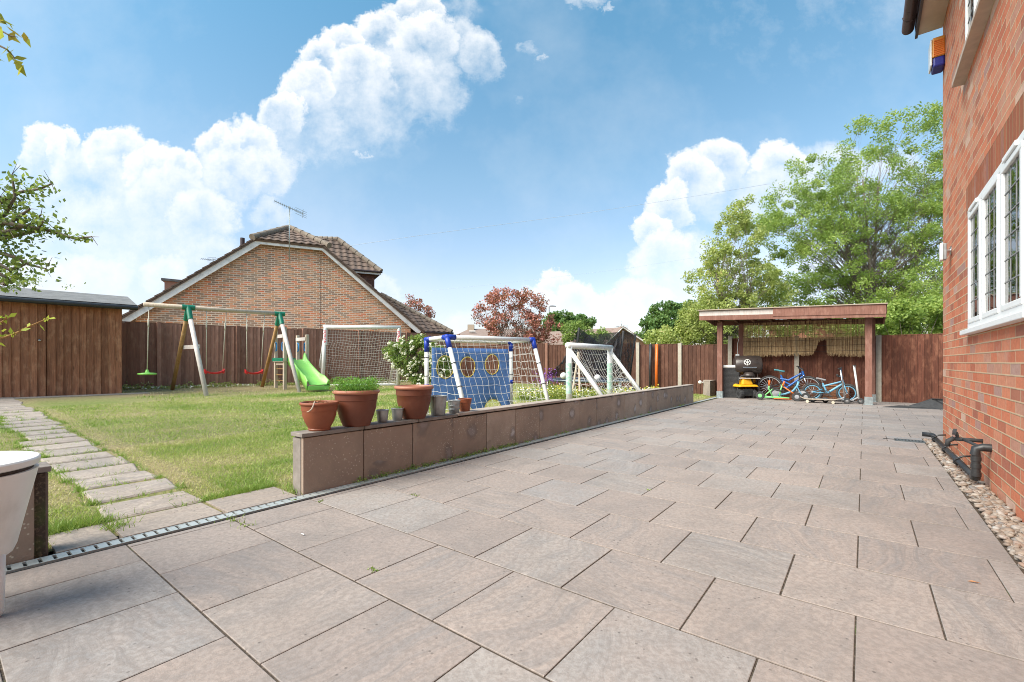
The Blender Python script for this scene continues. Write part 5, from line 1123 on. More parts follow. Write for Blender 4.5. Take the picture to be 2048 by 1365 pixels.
def saddle_mesh(c_, L_):
    vs, fs = [], []; N_ = 8
    for i in range(N_+1):
        t = i/N_; x = c_.x-L_*.5+L_*t; w_ = .075*(1-t)**.7+.018; w_ = w_*L_/.26; zt = c_.z+.02*math.cos(t*3)+.01
        vs += [(x, -w_, zt-.02), (x, -w_*.6, zt), (x, w_*.6, zt), (x, w_, zt-.02), (x, w_*.5, zt-.045), (x, -w_*.5, zt-.045)]
    for i in range(N_):
        for k_ in range(6): fs.append((i*6+k_, i*6+(k_+1) % 6, i*6+6+(k_+1) % 6, i*6+6+k_))
    fs += [(5, 4, 3, 2, 1, 0), tuple(N_*6+k_ for k_ in range(6))]; return vs, fs
b0 = G(1543, 795); bike('mountain_bike', 'bright blue full-suspension mountain bike with turquoise saddle, tallest bike under the shelter', 'bicycle', SW(14.20, -2.05, 0), HV+.02, .32, .88, M_rubber, M_grey, M_bikeblue, M_tur, .95, susp=True, lean=-.10)
bike('kids_bike', 'light blue child\'s bike with grey saddle and bright blue front rim by the right post', 'bicycle', SW(14.0, -1.05, 0), HV+.02, .235, .72, M_rubber, M_sky, M_sky, M_grey, .8, lean=-.08, training=False, nspoke=14, chunky=1.15)
# low light blue balance bike with solid wheel
lo = SW(13.95, -1.40, 0); bb_ = thing('balance_bike', 'small light blue scooter bike with curved frame and grey disc wheel', 'balance bike', lo, tilt=(-.06, 0, HV)); 
mm = MB(); mm.tube([(-.42, 0, .12), (-.25, 0, .16), (-.08, 0, .24), (.02, 0, .38), (.05, 0, .50)], .028, 10); mm.build('frame', M_sky, bb_, local=True, smooth=True)
mm = MB(); mm.tube([(.02, -.04, .36), (.12, -.04, .15)], .012, 8); mm.tube([(.02, .04, .36), (.12, .04, .15)], .012, 8); mm.build('fork', M_sky, bb_, local=True)
mm = MB(); mm.tube([(.05, 0, .48), (.07, 0, .62)], .015, 8); mm.tube([(.07, -.16, .66), (.07, 0, .62), (.07, .16, .66)], .015, 8); mm.build('handlebar', M_rubber, bb_, local=True)
for x in (.12, -.45):
    mm = MB(); mm.ring((x, 0, .15), (0, 1, 0), .13, .02, 28, 8); w_ = mm.build('wheel', M_rubber, bb_, local=True, smooth=True); mm = MB(); mm.lathe([(.001, -.015), (.12, -.01), (.12, .01), (.001, .015)], (x, 0, .15), 24, Matrix.Rotation(R(90), 3, 'X')); mm.build('disc', M_grey, w_, local=True)
mm = MB(); mm.add(*saddle_mesh(Vector((-.28, 0, .33)), .2)); mm.tube([(-.28, 0, .17), (-.28, 0, .31)], .012, 6); mm.build('saddle', M_rubber, bb_, local=True, smooth=True)
# green and orange tricycle scooter
gp = SW(13.72, -1.78, 0); gt_ = thing('toy_trike', 'green and orange three-wheeled toy scooter lying in front of the blue bike', 'toy', gp, HV+.05)
mm = MB(); mm.tube([(-.35, 0, .07), (0, 0, .08), (.25, -.02, .07)], .022, 10); mm.tube([(-.12, 0, .08), (-.22, 0, .30), (-.20, 0, .42)], .018, 8); mm.tube([(.02, 0, .08), (.06, 0, .30), (.10, 0, .42)], .018, 8); mm.tube([(-.35, .0, .08), (-.12, .0, .30)], .016, 8); mm.build('frame', M_grn, gt_, local=True, smooth=True)
mm = MB(); mm.tube([(-.21, 0, .38), (-.20, 0, .52)], .024, 8); mm.tube([(.10, 0, .38), (.14, 0, .50)], .024, 8); mm.tube([(.12, -.02, .36), (.42, -.02, .14)], .015, 8); mm.tube([(-.1, -.03, .045), (.3, -.03, .045)], .012, 6); mm.build('orange_tube', M_orange, gt_, local=True, smooth=True)
for (x, y, r_) in ((-.42, 0, .11), (.42, -.06, .115), (.60, .22, .105)): wheel(gt_, (x, y, r_), r_, .07, M_rubber, M_grn if x < 0 else M_grey, axis='Y')
mm = MB(); mm.add(*saddle_mesh(Vector((-.02, 0, .28)), .22)); mm.build('saddle', M_rubber, gt_, local=True, smooth=True)
# tall scooters
def scooter(label, loc, rz, h_, stem, grp_='push scooters by the right shelter post', lean=.0):
    root = thing('push_scooter', label, 'scooter', loc, tilt=(lean, 0, rz), group=grp_)
    mm = MB(); mm.tube([(.0, 0, .12), (-.09, 0, h_)], .022, 10); mm.build('stem', stem, root, local=True, smooth=True)
    mm = MB(); mm.tube([(-.09, -.24, h_), (-.09, .24, h_)], .014, 8); hb_ = mm.build('handlebar', M_rubber, root, local=True); 
    mm = MB(); mm.box((-.36, 0, .085), (.52, .11, .022)); mm.tube([(-.12, 0, .085), (0, 0, .16)], .02, 8); mm.build('deck', M_grey, root, local=True, bev=.005)
    for x in (.04, -.66): wheel(root, (x, 0, .07), .07, .035, M_rubber, M_chrome, axis='Y')
    return root
scooter('tall white-stemmed push scooter touching the right shelter post', SW(13.72, -.10, 0), HV+.1, .92, M_white)
scooter('silver push scooter standing in front of the child\'s bike wheel', SW(13.55, -.36, 0), HV-.1, .86, M_chrome, lean=.05)
# skateboard
kp = SW(13.45, -.85, 0); sk = thing('skateboard', 'worn wooden skateboard lying in front of the light blue bikes', 'skateboard', kp, HV+.03); mm = MB(); vs = []; n_ = 16
for i in range(n_+1):
    t = i/n_; x = -.42+.84*t; w_ = .10*min(1, (1-abs(2*t-1)**6))+.01; z_ = .085+.05*max(0, abs(2*t-1)-.7)/.3
    vs += [(x, -w_, z_), (x, w_, z_), (x, w_, z_+.012), (x, -w_, z_+.012)]
mm.add(vs, [(i*4+k_, i*4+(k_+1) % 4, i*4+4+(k_+1) % 4, i*4+4+k_) for i in range(n_) for k_ in range(4)]+[(3, 2, 1, 0), (n_*4, n_*4+1, n_*4+2, n_*4+3)]); mm.t = .8; mm.build('deck', M_pale, sk, local=True)
for x in (-.26, .26):
    for y in (-.08, .08): mm = MB(); mm.lathe([(.001, -.018), (.034, -.018), (.034, .018), (.001, .018)], (x, y, .034), 14, Matrix.Rotation(R(90), 3, 'X')); mm.build('wheel', simple('cream_wheel', (.6, .55, .42), (.5, .45, .35), 5, .5), sk, local=True, smooth=True, auto=40)
    mm = MB(); mm.box((x, 0, .055), (.05, .15, .03)); mm.build('truck', M_steel, sk, local=True)
# timber crate behind the bikes
cp_ = SW(14.58, -.95, 0); ck = thing('timber_planter', 'low orange-brown timber box standing behind the bikes against the fence', 'planter', cp_, HV)
for i in range(4): lbox(ck, 'board', (0, -.13, .06+i*.092), (1.30, .025, .085), M_ctimber, t=random.random(), bev=.004)
for x in (-.62, .62): lbox(ck, 'corner_post', (x, -.10, .19), (.07, .05, .37), M_ctimber, t=.9)
lbox(ck, 'end_board', (-.64, .02, .19), (.025, .26, .37), M_ctimber); lbox(ck, 'end_board', (.64, .02, .19), (.025, .26, .37), M_ctimber); lbox(ck, 'lid', (0, 0, .395), (1.36, .32, .03), M_ctimber, t=1)
hp = SW(14.5, -.02, 0); m = MB(); m.t = .4
# black moulded ramp on the right
q = G(1872, 818); rp = thing('plastic_ramp', 'black moulded plastic ramp lying on the paving at the end of the house', 'ramp', q, HV+.1)
mm = MB(); mm.hexa([(-.95, -.18, 0), (.75, -.18, 0), (.75, .5, 0), (-.6, .5, 0)], [(-.9, -.15, .012), (.75, -.15, .03), (.75, .45, .03), (-.55, .45, .012)]); mm.build('base', M_rubber, rp, local=True)
mm = MB(); mm.hexa([(-.55, -.10, .02), (.75, -.10, .02), (.75, .42, .02), (-.35, .42, .02)], [(-.05, .10, .20), (.75, .06, .20), (.75, .40, .20), (.0, .38, .20)]); mm.build('hump', M_rubber, rp, local=True, bev=.01)
mm = MB(); mm.bar((-.05, .08, .205), (.75, .04, .205), .04, .02); mm.bar((-.03, .1, .20), (.22, -.12, .03), .03, .02); mm.build('ridge', M_black, rp, local=True)
# ==================================================================== OUR HOUSE (right)
def HW(t, o, z): return SW(SC-t, WHOUSE-o, z)       # t metres from the far corner towards us, o outwards
hs = thing('brick_house', 'red brick house wall with white leaded windows along the right edge', 'house', HW(0, 0, 0))
TW, ZT = 11.0, 5.30
wins = [(1.80, 3.74, 1.30, 2.42), (1.66, 3.4, 3.78, 4.95), (5.2, 7.2, 1.3, 2.42)]
ts = sorted({0, TW, *[w_[0] for w_ in wins], *[w_[1] for w_ in wins]}); zs = sorted({-.06, ZT, *[w_[2] for w_ in wins], *[w_[3] for w_ in wins]})
m = MB()
for i in range(len(ts)-1):
    for k in range(len(zs)-1):
        a, b, c_, d_ = ts[i], ts[i+1], zs[k], zs[k+1]
        if any(w_[0] <= a and b <= w_[1] and w_[2] <= c_ and d_ <= w_[3] for w_ in wins): continue
        m.poly([HW(b, 0, c_), HW(a, 0, c_), HW(a, 0, d_), HW(b, 0, d_)], [(b, c_), (a, c_), (a, d_), (b, d_)])
for (a, b, c_, d_) in wins:
    D_ = -.10
    for q in (((a, 0, c_), (a, 0, d_), (a, D_, d_), (a, D_, c_)), ((b, 0, d_), (b, 0, c_), (b, D_, c_), (b, D_, d_)), ((a, 0, d_), (b, 0, d_), (b, D_, d_), (a, D_, d_)), ((b, 0, c_), (a, 0, c_), (a, D_, c_), (b, D_, c_))):
        m.poly([HW(*p) for p in q], [(p[0]+p[1], p[2]+p[1]) for p in q])
W2 = 8.0
cq = lambda w_, z: HW(0, 0, z)+V*w_
m.poly([cq(0, -.06), cq(W2, -.06), cq(W2, ZT), cq(0, ZT)], [(0, -.06), (W2, -.06), (W2, ZT), (0, ZT)])
m.poly([cq(0, ZT), cq(W2, ZT), cq(W2/2, ZT+2.9)], [(0, ZT), (W2, ZT), (W2/2, ZT+2.9)])
m.poly([cq(W2, -.06), cq(W2, -.06)-U*TW, cq(W2, ZT)-U*TW, cq(W2, ZT)], [(0, 0), (TW, 0), (TW, ZT), (0, ZT)]); m.poly([HW(TW, 0, -.06), HW(TW, 0, ZT), HW(TW, -W2, ZT), HW(TW, -W2, -.06)], [(0, 0), (0, ZT), (W2, ZT), (W2, 0)])
m.build('wall', M_brH, hs)
# soldier course above the lower window, a hair proud of the wall
M_sold = brick('soldier_brick', .083, .246, .011, [(0, (.30, .09, .05)), (.5, (.42, .13, .065)), (.85, (.38, .15, .10)), (1, (.25, .13, .12))], (.40, .26, .14), offset=0, bump=.6, rib=260, weather=.15, lime=.3)
m = MB(); m.poly([HW(3.9, .004, 2.422), HW(1.66, .004, 2.422), HW(1.66, .004, 2.665), HW(3.9, .004, 2.665)], [(3.9, 2.46), (1.66, 2.46), (1.66, 2.703), (3.9, 2.703)]); m.build('soldier_course', M_sold, hs)
def wbox(mb, t0, t1, o0, o1, z0, z1): mb.hexa([HW(t1, o1, z0), HW(t1, o0, z0), HW(t0, o0, z0), HW(t0, o1, z0)], [HW(t1, o1, z1), HW(t1, o0, z1), HW(t0, o0, z1), HW(t0, o1, z1)])
def window(a, b, c_, d_, n, sill_m, op=.012, sill_o=.06, s0=.05, s1=.20, vent=True):
    fr_ = MB(); fw = .058; wbox(fr_, a+.001, b-.001, -.05, op, c_+.001, c_+fw); wbox(fr_, a+.001, b-.001, -.05, op, d_-fw, d_-.001)
    wbox(fr_, a+.001, a+fw, -.05, op-.002, c_+fw, d_-fw); wbox(fr_, b-fw, b-.001, -.05, op-.002, c_+fw, d_-fw); pw = (b-a)/n
    for i in range(1, n): wbox(fr_, a+pw*i-.045, a+pw*i+.045, -.05, op-.003, c_+fw, d_-fw)
    fo_ = fr_.build('window', M_upvc, hs, bev=.004)
    for i in range(n):
        t0 = a+pw*i+(.045 if i else fw); t1 = a+pw*(i+1)-(.045 if i < n-1 else fw); sa = MB(); e = .042
        for q in ((t0, t1, c_+fw, c_+fw+e), (t0, t1, d_-fw-e, d_-fw), (t0, t0+e, c_+fw+e, d_-fw-e), (t1-e, t1, c_+fw+e, d_-fw-e)): wbox(sa, q[0], q[1], -.04, op+.007, q[2], q[3])
        sa.build('frame', M_upvc, fo_, bev=.006)
        gl = MB(); wbox(gl, t0+e, t1-e, -.004, .002, c_+fw+e, d_-fw-e); gl.build('pane', M_glass, fo_)
        ld_ = MB(); hh_ = (d_-c_-2*fw-2*e)
        for k in range(1, 6): wbox(ld_, t0+e, t1-e, .002, .006, c_+fw+e+hh_*k/6-.004, c_+fw+e+hh_*k/6+.004)
        for k in range(1, 3): wbox(ld_, t0+e+(t1-t0-2*e)*k/3-.004, t0+e+(t1-t0-2*e)*k/3+.004, .002, .0055, c_+fw+e, d_-fw-e)
        ld_.build('leading', simple('lead_strip', (.28, .28, .28), (.2, .2, .2), 9, .5), fo_)
        if vent and i != 1: vt = MB(); wbox(vt, t0+.10, t1-.10, op, op+.016, d_-fw*.85, d_-fw*.25); vt.build('trickle_vent', M_upvc, fo_, bev=.004)
    cu = MB()
    for i in range(n):
        for k in range(3): t_ = a+pw*i+.06+k*.026; wbox(cu, t_, t_+.02, -.24-.03*(k % 2), -.22-.03*(k % 2), c_+.02, d_-.02)
    cu.build('curtain', M_curt, fo_)
    if sill_m: si = MB(); wbox(si, a-s0, b+s1, -.05, sill_o, c_-.045, c_-.002); si.build('sill', sill_m, fo_, bev=.005)
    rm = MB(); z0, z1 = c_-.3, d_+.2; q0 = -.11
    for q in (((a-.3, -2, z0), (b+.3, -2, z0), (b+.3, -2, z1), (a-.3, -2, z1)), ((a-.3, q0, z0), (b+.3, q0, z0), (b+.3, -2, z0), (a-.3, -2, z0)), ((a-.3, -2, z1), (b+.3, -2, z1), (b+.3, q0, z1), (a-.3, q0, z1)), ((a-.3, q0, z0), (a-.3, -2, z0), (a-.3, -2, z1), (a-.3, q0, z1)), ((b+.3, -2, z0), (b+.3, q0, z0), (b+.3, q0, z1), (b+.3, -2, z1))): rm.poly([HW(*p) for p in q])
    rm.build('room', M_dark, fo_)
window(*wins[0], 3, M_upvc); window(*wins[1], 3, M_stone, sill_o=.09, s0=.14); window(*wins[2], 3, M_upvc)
# roof, soffit, fascia and gutter
m = MB(); wbox(m, -.02, TW, 0.001, .235, 5.20, 5.23); m.build('soffit', M_soff, hs)
m = MB(); wbox(m, -.03, TW, .235, .262, 5.17, 5.40); m.build('fascia', M_brownp, hs)
m = MB(); pts = []
vs = []; n_ = 9
for t_ in (-.05, TW):
    for k in range(n_): a = math.pi+math.pi*k/(n_-1); vs.append(HW(t_, .262+.062-.062*math.cos(a-math.pi)*1.0+.004, 5.34+.072*math.sin(a)))
m.add(vs, [(k, k+1, n_+k+1, n_+k) for k in range(n_-1)]+[tuple(range(n_))]); go_ = m.build('gutter', M_brownp, hs, smooth=True, solid=.006)
m = MB()
for t_ in (.25, 1.3, 2.4):
    m = MB(); m.tube([HW(t_, .262+.062+.068*math.cos(a), 5.34+.078*math.sin(a)) for a in [math.pi+math.pi*k/8 for k in range(9)]], .010, 6); m.build('gutter_bracket', M_brownp, hs)
def tiles(mb, P0, ex_, ey_, nrm, w_, h_, inside, course=.30, pitch=.28, step=.035, wave=.022, per=8):
    """tiled surface spanned by ex_ (along eaves) and ey_ (up the slope)"""
    nc, nr = int(w_/pitch*per), int(h_/course)+1
    for r_ in range(nr):
        y0, y1 = r_*course, min((r_+1)*course+.02, h_); 
        def pt(i, y, up): x = i*pitch/per; return P0+ex_*x+ey_*y+nrm*(wave*math.cos(6.28319*i/per)**1+up)
        for i in range(nc):
            x = (i+.5)*pitch/per
            if not inside(x, (y0+y1)/2): continue
            if i % per == 0: mb.t = random.random()
            a, b, c_, d_ = pt(i, y0, step), pt(i+1, y0, step), pt(i+1, y1, .0), pt(i, y1, 0); e_, f_ = pt(i, y0, 0), pt(i+1, y0, 0); mb.add([a, b, c_, d_, e_, f_], [(0, 1, 2, 3), (4, 5, 1, 0)])
m = MB(); m.hexa([HW(-.05, .31, 5.38), HW(TW, .31, 5.38), HW(TW, -W2/2, 8.3), HW(-.05, -W2/2, 8.3)], [HW(-.05, .31, 5.42), HW(TW, .31, 5.42), HW(TW, -W2/2, 8.36), HW(-.05, -W2/2, 8.36)])
m.hexa([HW(-.05, -W2/2-.001, 8.3), HW(TW, -W2/2-.001, 8.3), HW(TW, -W2-.3, 5.38), HW(-.05, -W2-.3, 5.38)], [HW(-.05, -W2/2-.001, 8.36), HW(TW, -W2/2-.001, 8.36), HW(TW, -W2-.3, 5.42), HW(-.05, -W2-.3, 5.42)]); m.build('roof', M_tile, hs)
# alarm box
m = MB(); ab = thing('alarm_box', 'orange and white burglar alarm box with blue base high on the house corner', 'alarm box', HW(.12, 0, 4.62))
za, zb_ = 4.62, 4.98; wbox(m, .0, .22, .002, .115, za+.12, zb_); m.build('orange_body', simple('orange_alarm_plastic', (.75, .33, .06), (.65, .28, .05), 4, .5), ab, bev=.01)
m = MB()
for i in range(9): wbox(m, .22, .226, .01, .105, za+.13+i*.022, za+.142+i*.022)
m.build('louvre', M_orange, ab); m = MB(); wbox(m, .0, .22, .002, .112, za, za+.118); m.build('blue_base', simple('deep_blue_plastic', (.02, .03, .25), (.02, .02, .2), 4, .4), ab, bev=.02)
m = MB(); wbox(m, -.004, .215, .116, .135, za+.03, zb_-.01); m.build('white_cover', M_white, ab, bev=.01)
# wall light
wlq = thing('wall_light', 'square stainless outdoor lamp fixed beside the lower window', 'wall light', HW(.72, 0, 2.2)); m = MB(); m.tube([HW(.72, 0, 2.26), HW(.72, .05, 2.26)], .022, 12); m.tube([HW(.72, .0, 2.26), HW(.72, .012, 2.26)], .05, 16); m.build('arm', M_chrome, wlq, smooth=True, auto=40)
m = MB(); wbox(m, .67, .77, .045, .075, 2.16, 2.34); m.build('lamp_head', M_steel, wlq, bev=.004); m = MB(); wbox(m, .66, .78, .076, .10, 2.155, 2.345); m.build('diffuser', M_white, wlq, bev=.004)
# waste pipe, clips and tap
wpq = thing('waste_pipe', 'black plastic waste pipe clipped low along the brick wall', 'pipe', HW(2.3, .1, 0)); o_ = .085
m = MB(); m.tube([HW(2.74, -.02, .335), HW(2.74, .045, .335), HW(2.74, o_, .32), HW(2.74, o_+.006, .27)], .031, 14); m.tube([HW(2.74, o_, .28), HW(2.74, o_, .13)], .027, 14); m.tube([HW(2.74, o_, .13), HW(2.725, o_, .092), HW(2.66, o_, .085)], .030, 14); m.build('elbow', M_black, wpq, smooth=True, auto=45)
for z_ in (.255, .20, .135): m = MB(); m.tube([HW(2.74, o_, z_), HW(2.74, o_, z_-.03)], .0315, 14); m.build('collar', M_black, wpq, smooth=True, auto=45)
m = MB(); m.tube([HW(2.70, o_, .088), HW(.02, o_, .058)], .024, 14); m.build('run', M_black, wpq, smooth=True); m = MB(); m.tube([HW(.05, o_, .06), HW(-.06, o_, .068), HW(-.10, o_+.03, .07), HW(-.11, o_+.10, .07)], .028, 14); m.build('elbow', M_black, wpq, smooth=True)
for t_ in (.25, 1.15, 1.95):
    m = MB(); zz = .060+.012*t_; m.tube([HW(t_, .0, zz+.06), HW(t_, o_-.02, zz+.05), HW(t_, o_+.034, zz+.012), HW(t_, o_+.036, zz-.012), HW(t_, o_+.01, zz-.036)], .009, 6); m.build('clip', M_black, wpq, smooth=True)
tp_ = thing('outdoor_tap', 'dark outdoor tap sticking out beside the black waste pipe', 'tap', HW(1.95, 0, .3)); z_ = .335
m = MB(); m.tube([HW(2.72, .06, z_), HW(2.56, .085, z_+.005), HW(2.42, .12, z_+.012)], .012, 8); m.tube([HW(2.42, .0, z_+.012), HW(2.42, .17, z_+.012)], .016, 8); m.tube([HW(2.42, .17, z_+.02), HW(2.42, .21, z_-.01), HW(2.42, .215, z_-.055)], .019, 10); m.build('body', M_rubber, tp_, smooth=True)
m = MB(); m.tube([HW(2.42, .15, z_+.02), HW(2.42, .16, z_+.07)], .012, 8); m.bar(HW(2.35, .16, z_+.085), HW(2.49, .18, z_+.06), .025, .012); m.build('lever', M_rubber, tp_)
# gully grate
q = G(1834, 884); gg = thing('gully_grate', 'short dark slotted gully cover at the corner of the house', 'drain cover', q, HV); m = MB()
for i in range(13): m.box((-.19+i*.032, 0, .006), (.018, .13, .012))
m.box((0, -.07, .006), (.44, .014, .013)); m.box((0, .07, .006), (.44, .014, .013)); m.build('grating', simple('dark_grating', (.10, .12, .13), (.07, .08, .09), 9, .5), gg, local=True); m = MB(); m.box((0, 0, .0015), (.43, .13, .003)); m.box((-.26, .05, .0035), (.14, .02, .004)); m.build('slot', M_slotdark, gg, local=True)
# ==================================================================== NEIGHBOUR'S HOUSE (left centre)
E0 = Vector((-14.5, 17.0, 0)); gd = Vector((.8902, .4555, 0)).normalized(); gn = Vector((gd.y, -gd.x, 0)); gb = -gn   # gb: away from us
def N(k, b, z): return E0+gd*k+gb*b+Vector((0, 0, z))
KW = 11.15; zE = 2.56; kl, kr = 4.35, 6.95; zH = 6.07; sl = (zH-zE)/kl; zR = zE+sl*KW/2
nh = thing('neighbour_house', 'brick bungalow with half-hipped gable and brown tiled roof beyond the fence', 'house', N(5.5, 0, 0))
m = MB(); out = [(0.35, -.1), (KW-.35, -.1), (KW-.35, zE+.15), (kr, zH-.06), (kl, zH-.06), (.35, zE+.15)]; m.poly([N(k, 0, z) for k, z in out], out)
m.poly([N(.35, 0, zE+.15), N(.35, 9, zE+.15), N(.35, 9, -.1), N(.35, 0, -.1)], [(0, zE), (9, zE), (9, 0), (0, 0)]); m.poly([N(KW-.35, 0, -.1), N(KW-.35, 9, -.1), N(KW-.35, 9, zE+.15), N(KW-.35, 0, zE+.15)], [(0, 0), (9, 0), (9, zE), (0, zE)]); m.build('wall', M_brN, nh)
ov = -.28
def prism_board(a, b, wdt, th, o, nm='bargeboard', mt=M_barge):
    (ka, za_), (kb, zb2) = a, b; d_ = Vector((kb-ka, zb2-za_)).normalized(); n_ = Vector((d_.y, -d_.x)); mm = MB()
    pts = [(ka, za_), (kb, zb2), (kb+n_.x*wdt, zb2+n_.y*wdt), (ka+n_.x*wdt, za_+n_.y*wdt)]; mm.hexa([N(k, o, z) for k, z in pts], [N(k, o+th, z) for k, z in pts]); return mm.build(nm, mt, nh)
prism_board((-.12, zE-.04), (kl+.02, zH+.03), .24, .035, ov); prism_board((kr-.02, zH+.03), (KW+.12, zE-.04), .24, .035, ov); prism_board((kl-.02, zH+.03), (kr+.02, zH+.03), .22, .035, ov-.002, 'fascia')
m = MB()
def roofslab(pts, th=.06): m.hexa([p-Vector((0, 0, th)) for p in pts], pts)
lb, lt, rt, rb2 = (-.25, zE-.12), (KW/2, zR), (KW/2, zR), (KW+.25, zE-.12)
setb = 1.25
# main slopes as solid slabs with tiled tops; the verge edge is stepped by tile ends
def slope(side):
    s_ = 1 if side == 'L' else -1; k0 = -.25 if side == 'L' else KW+.25; 
    A_ = N(k0, ov-.05, zE-.10); ex_ = gb; up = (N(KW/2, 0, zR+.05)-N(k0, 0, zE-.10)); Ln = up.length; up.normalize(); nr_ = up.cross(ex_).normalized(); nr_ = nr_ if nr_.z > 0 else -nr_
    tm_ = MB(); Lk = (kl+.25)/(KW/2+.25)*Ln
    ins = lambda x, y: y < Lk or x > (y-Lk)/(Ln-Lk)*setb+.25
    tiles(tm_, A_, ex_, up, nr_, 9.3, Ln, ins, course=.32, per=4); tm_.build('roof_slope', M_tile, nh)
    b_ = MB(); q_ = [A_, A_+ex_*9.3, A_+ex_*9.3+up*Ln, A_+ex_*(setb+.3)+up*Ln, A_+up*Lk]; q2 = [p-nr_*.07 for p in q_]; q_ = [p-nr_*.01 for p in q_]; b_.poly(q_); b_.poly(q2[::-1]); 
    for i in range(5): b_.poly([q2[i], q2[(i+1) % 5], q_[(i+1) % 5], q_[i]])
    b_.build('roof_deck', M_tile, nh)
    vg = MB(); n_ = int(Lk/.32)
    for i in range(n_): vg.t = random.random(); vg.bar(A_+up*(i*.32)+nr_*.03, A_+up*(i*.32+.34)+nr_*.0, .05, .05, up=nr_)
    vg.build('verge', M_tile, nh); return
slope('L'); slope('R')
# half hip
A_ = N(kl-.12, ov-.08, zH+.0); B_ = N(kr+.12, ov-.08, zH+.0); T_ = N(KW/2, setb+.1, zR+.05); midAB = (A_+B_)/2; up = T_-midAB; Ln = up.length; up.normalize(); nr_ = gd.cross(up); nr_ = nr_ if nr_.z > 0 else -nr_; wd_ = (B_-A_).length
tm_ = MB(); tiles(tm_, A_, gd, up, nr_, wd_, Ln, lambda x, y: y/Ln*wd_/2 < x < wd_-y/Ln*wd_/2, course=.34, pitch=.30, wave=.018, step=.032); tm_.build('roof_slope', M_tile, nh)
b_ = MB(); b_.poly([A_-nr_*.02, B_-nr_*.02, T_-nr_*.02]); b_.poly([B_-nr_*.1, A_-nr_*.1, T_-nr_*.1]); b_.poly([A_-nr_*.1, B_-nr_*.1, B_-nr_*.02, A_-nr_*.02]); b_.build('roof_deck', M_tile, nh)
M_ridge = simple('lichen_ridge_tile', (.17, .13, .10), (.28, .235, .185), 7, .95, bump=.4, dirt=.3)
rg = MB(); 
for a, b in ((A_-gd*.05, T_), (B_+gd*.05, T_)): 
    n_ = 6
    for i in range(n_): rg.tube([a.lerp(b, i/n_)+nr_*.04, a.lerp(b, (i+1.04)/n_)+nr_*.04], [.14, .12], 10)
for i in range(18): rg.tube([T_+gb*(i*.42)+Vector((0, 0, .02)), T_+gb*(i*.42+.44)+Vector((0, 0, .02))], [.14, .125], 10)
rg.build('ridge', M_ridge, nh, smooth=True, auto=40)
# side dormer on the right slope: hipped tiled roof and hung tiles
def rayk(px, b_off): # k on plane b=b_off seen in column px
    a = (px-CX)/F; O = E0+gb*b_off; return (a*O.y-O.x)/(gd.x-a*gd.y)
D_b = 1.3; kd0, kd1 = rayk(672, D_b), rayk(751, D_b); Yd = N(kd1, D_b, 0).y
dm = MB(); zd0, zd1 = 3.6, 1+(HY-545)*Yd/F; kdd = kd1-.05
dm.poly([N(kd0, D_b, zd0), N(kdd, D_b, zd0), N(kdd, D_b, zd1), N(kd0, D_b, zd1)], [(0, 0), (2, 0), (2, 2), (0, 2)]); dm.poly([N(kdd, D_b, zd0), N(kdd, D_b+3, zd0), N(kdd, D_b+3, zd1), N(kdd, D_b, zd1)], [(0, 0), (3, 0), (3, 2), (0, 2)])
M_hung = brick('hung_tiles', .22, .17, .012, [(0, (.13, .065, .05)), (.5, (.17, .085, .065)), (1, (.20, .11, .09))], (.06, .035, .03), bump=.6, weather=0); dm.build('dormer_wall', M_hung, nh)
dm = MB(); e0, e1 = N(kd0-1.0, D_b-.25, zd1), N(kd1+.22, D_b-.25, zd1); tt0 = N(kd0-1.0, D_b+1.2, 1+(HY-490)*Yd/F-.05); tt1 = N(rayk(676, D_b+1.2), D_b+1.2, 1+(HY-487)*(Yd+1)/F)
up = tt1-(e0+gd*(tt1-e0).dot(gd)); Ln = up.length; up.normalize(); nr_ = gd.cross(up); nr_ = nr_ if nr_.z > 0 else -nr_; wd_ = (e1-e0).length; xr = (tt1-e0).dot(gd)
tiles(dm, e0, gd, up, nr_, wd_, Ln, lambda x, y: x < wd_-(wd_-xr)*y/Ln, course=.30, pitch=.30, wave=.018, step=.03); dm.build('dormer_roof', M_tile, nh)
dm = MB(); dm.poly([e0-nr_*.03, e1-nr_*.03, tt1-nr_*.03, tt1-gd*(xr)-nr_*.03]); e2 = N(kd1+.22, D_b+3.2, zd1); dm.poly([e1-nr_*.03, e2-nr_*.03, tt1-nr_*.03]); dm.poly([e0-Vector((0, 0, .12)), e2-gd*wd_-Vector((0, 0, .12)), e2-Vector((0, 0, .12)), e1-Vector((0, 0, .12))]); dm.poly([e0-Vector((0, 0, .12)), e1-Vector((0, 0, .12)), e1, e0]); dm.poly([e1-Vector((0, 0, .12)), e2-Vector((0, 0, .12)), e2, e1]); dm.build('dormer_roof_deck', M_tile, nh)
dm = MB(); dm.bar(e0-Vector((0, 0, .10)), e1-Vector((0, 0, .10)), .02, .12); dm.build('dormer_fascia', M_barge, nh)
rg = MB()
for a, b in ((e1, tt1), (tt1, tt1-gd*1.6+gb*.6)):
    for i in range(7): rg.tube([a.lerp(b, i/7)+nr_*.03, a.lerp(b, (i+1.04)/7)+nr_*.03], [.13, .11], 10)
rg.build('dormer_ridge', M_ridge, nh, smooth=True, auto=40)
dm = MB(); gpn = e1-Vector((0, 0, .02)); dm.tube([e0-gb*.06-Vector((0, 0, .03)), e1-gb*.06-Vector((0, 0, .03)), e1-gb*.06+gd*.05-Vector((0, 0, .03))], .05, 8); dm.build('gutter', M_brownp, nh, smooth=True)
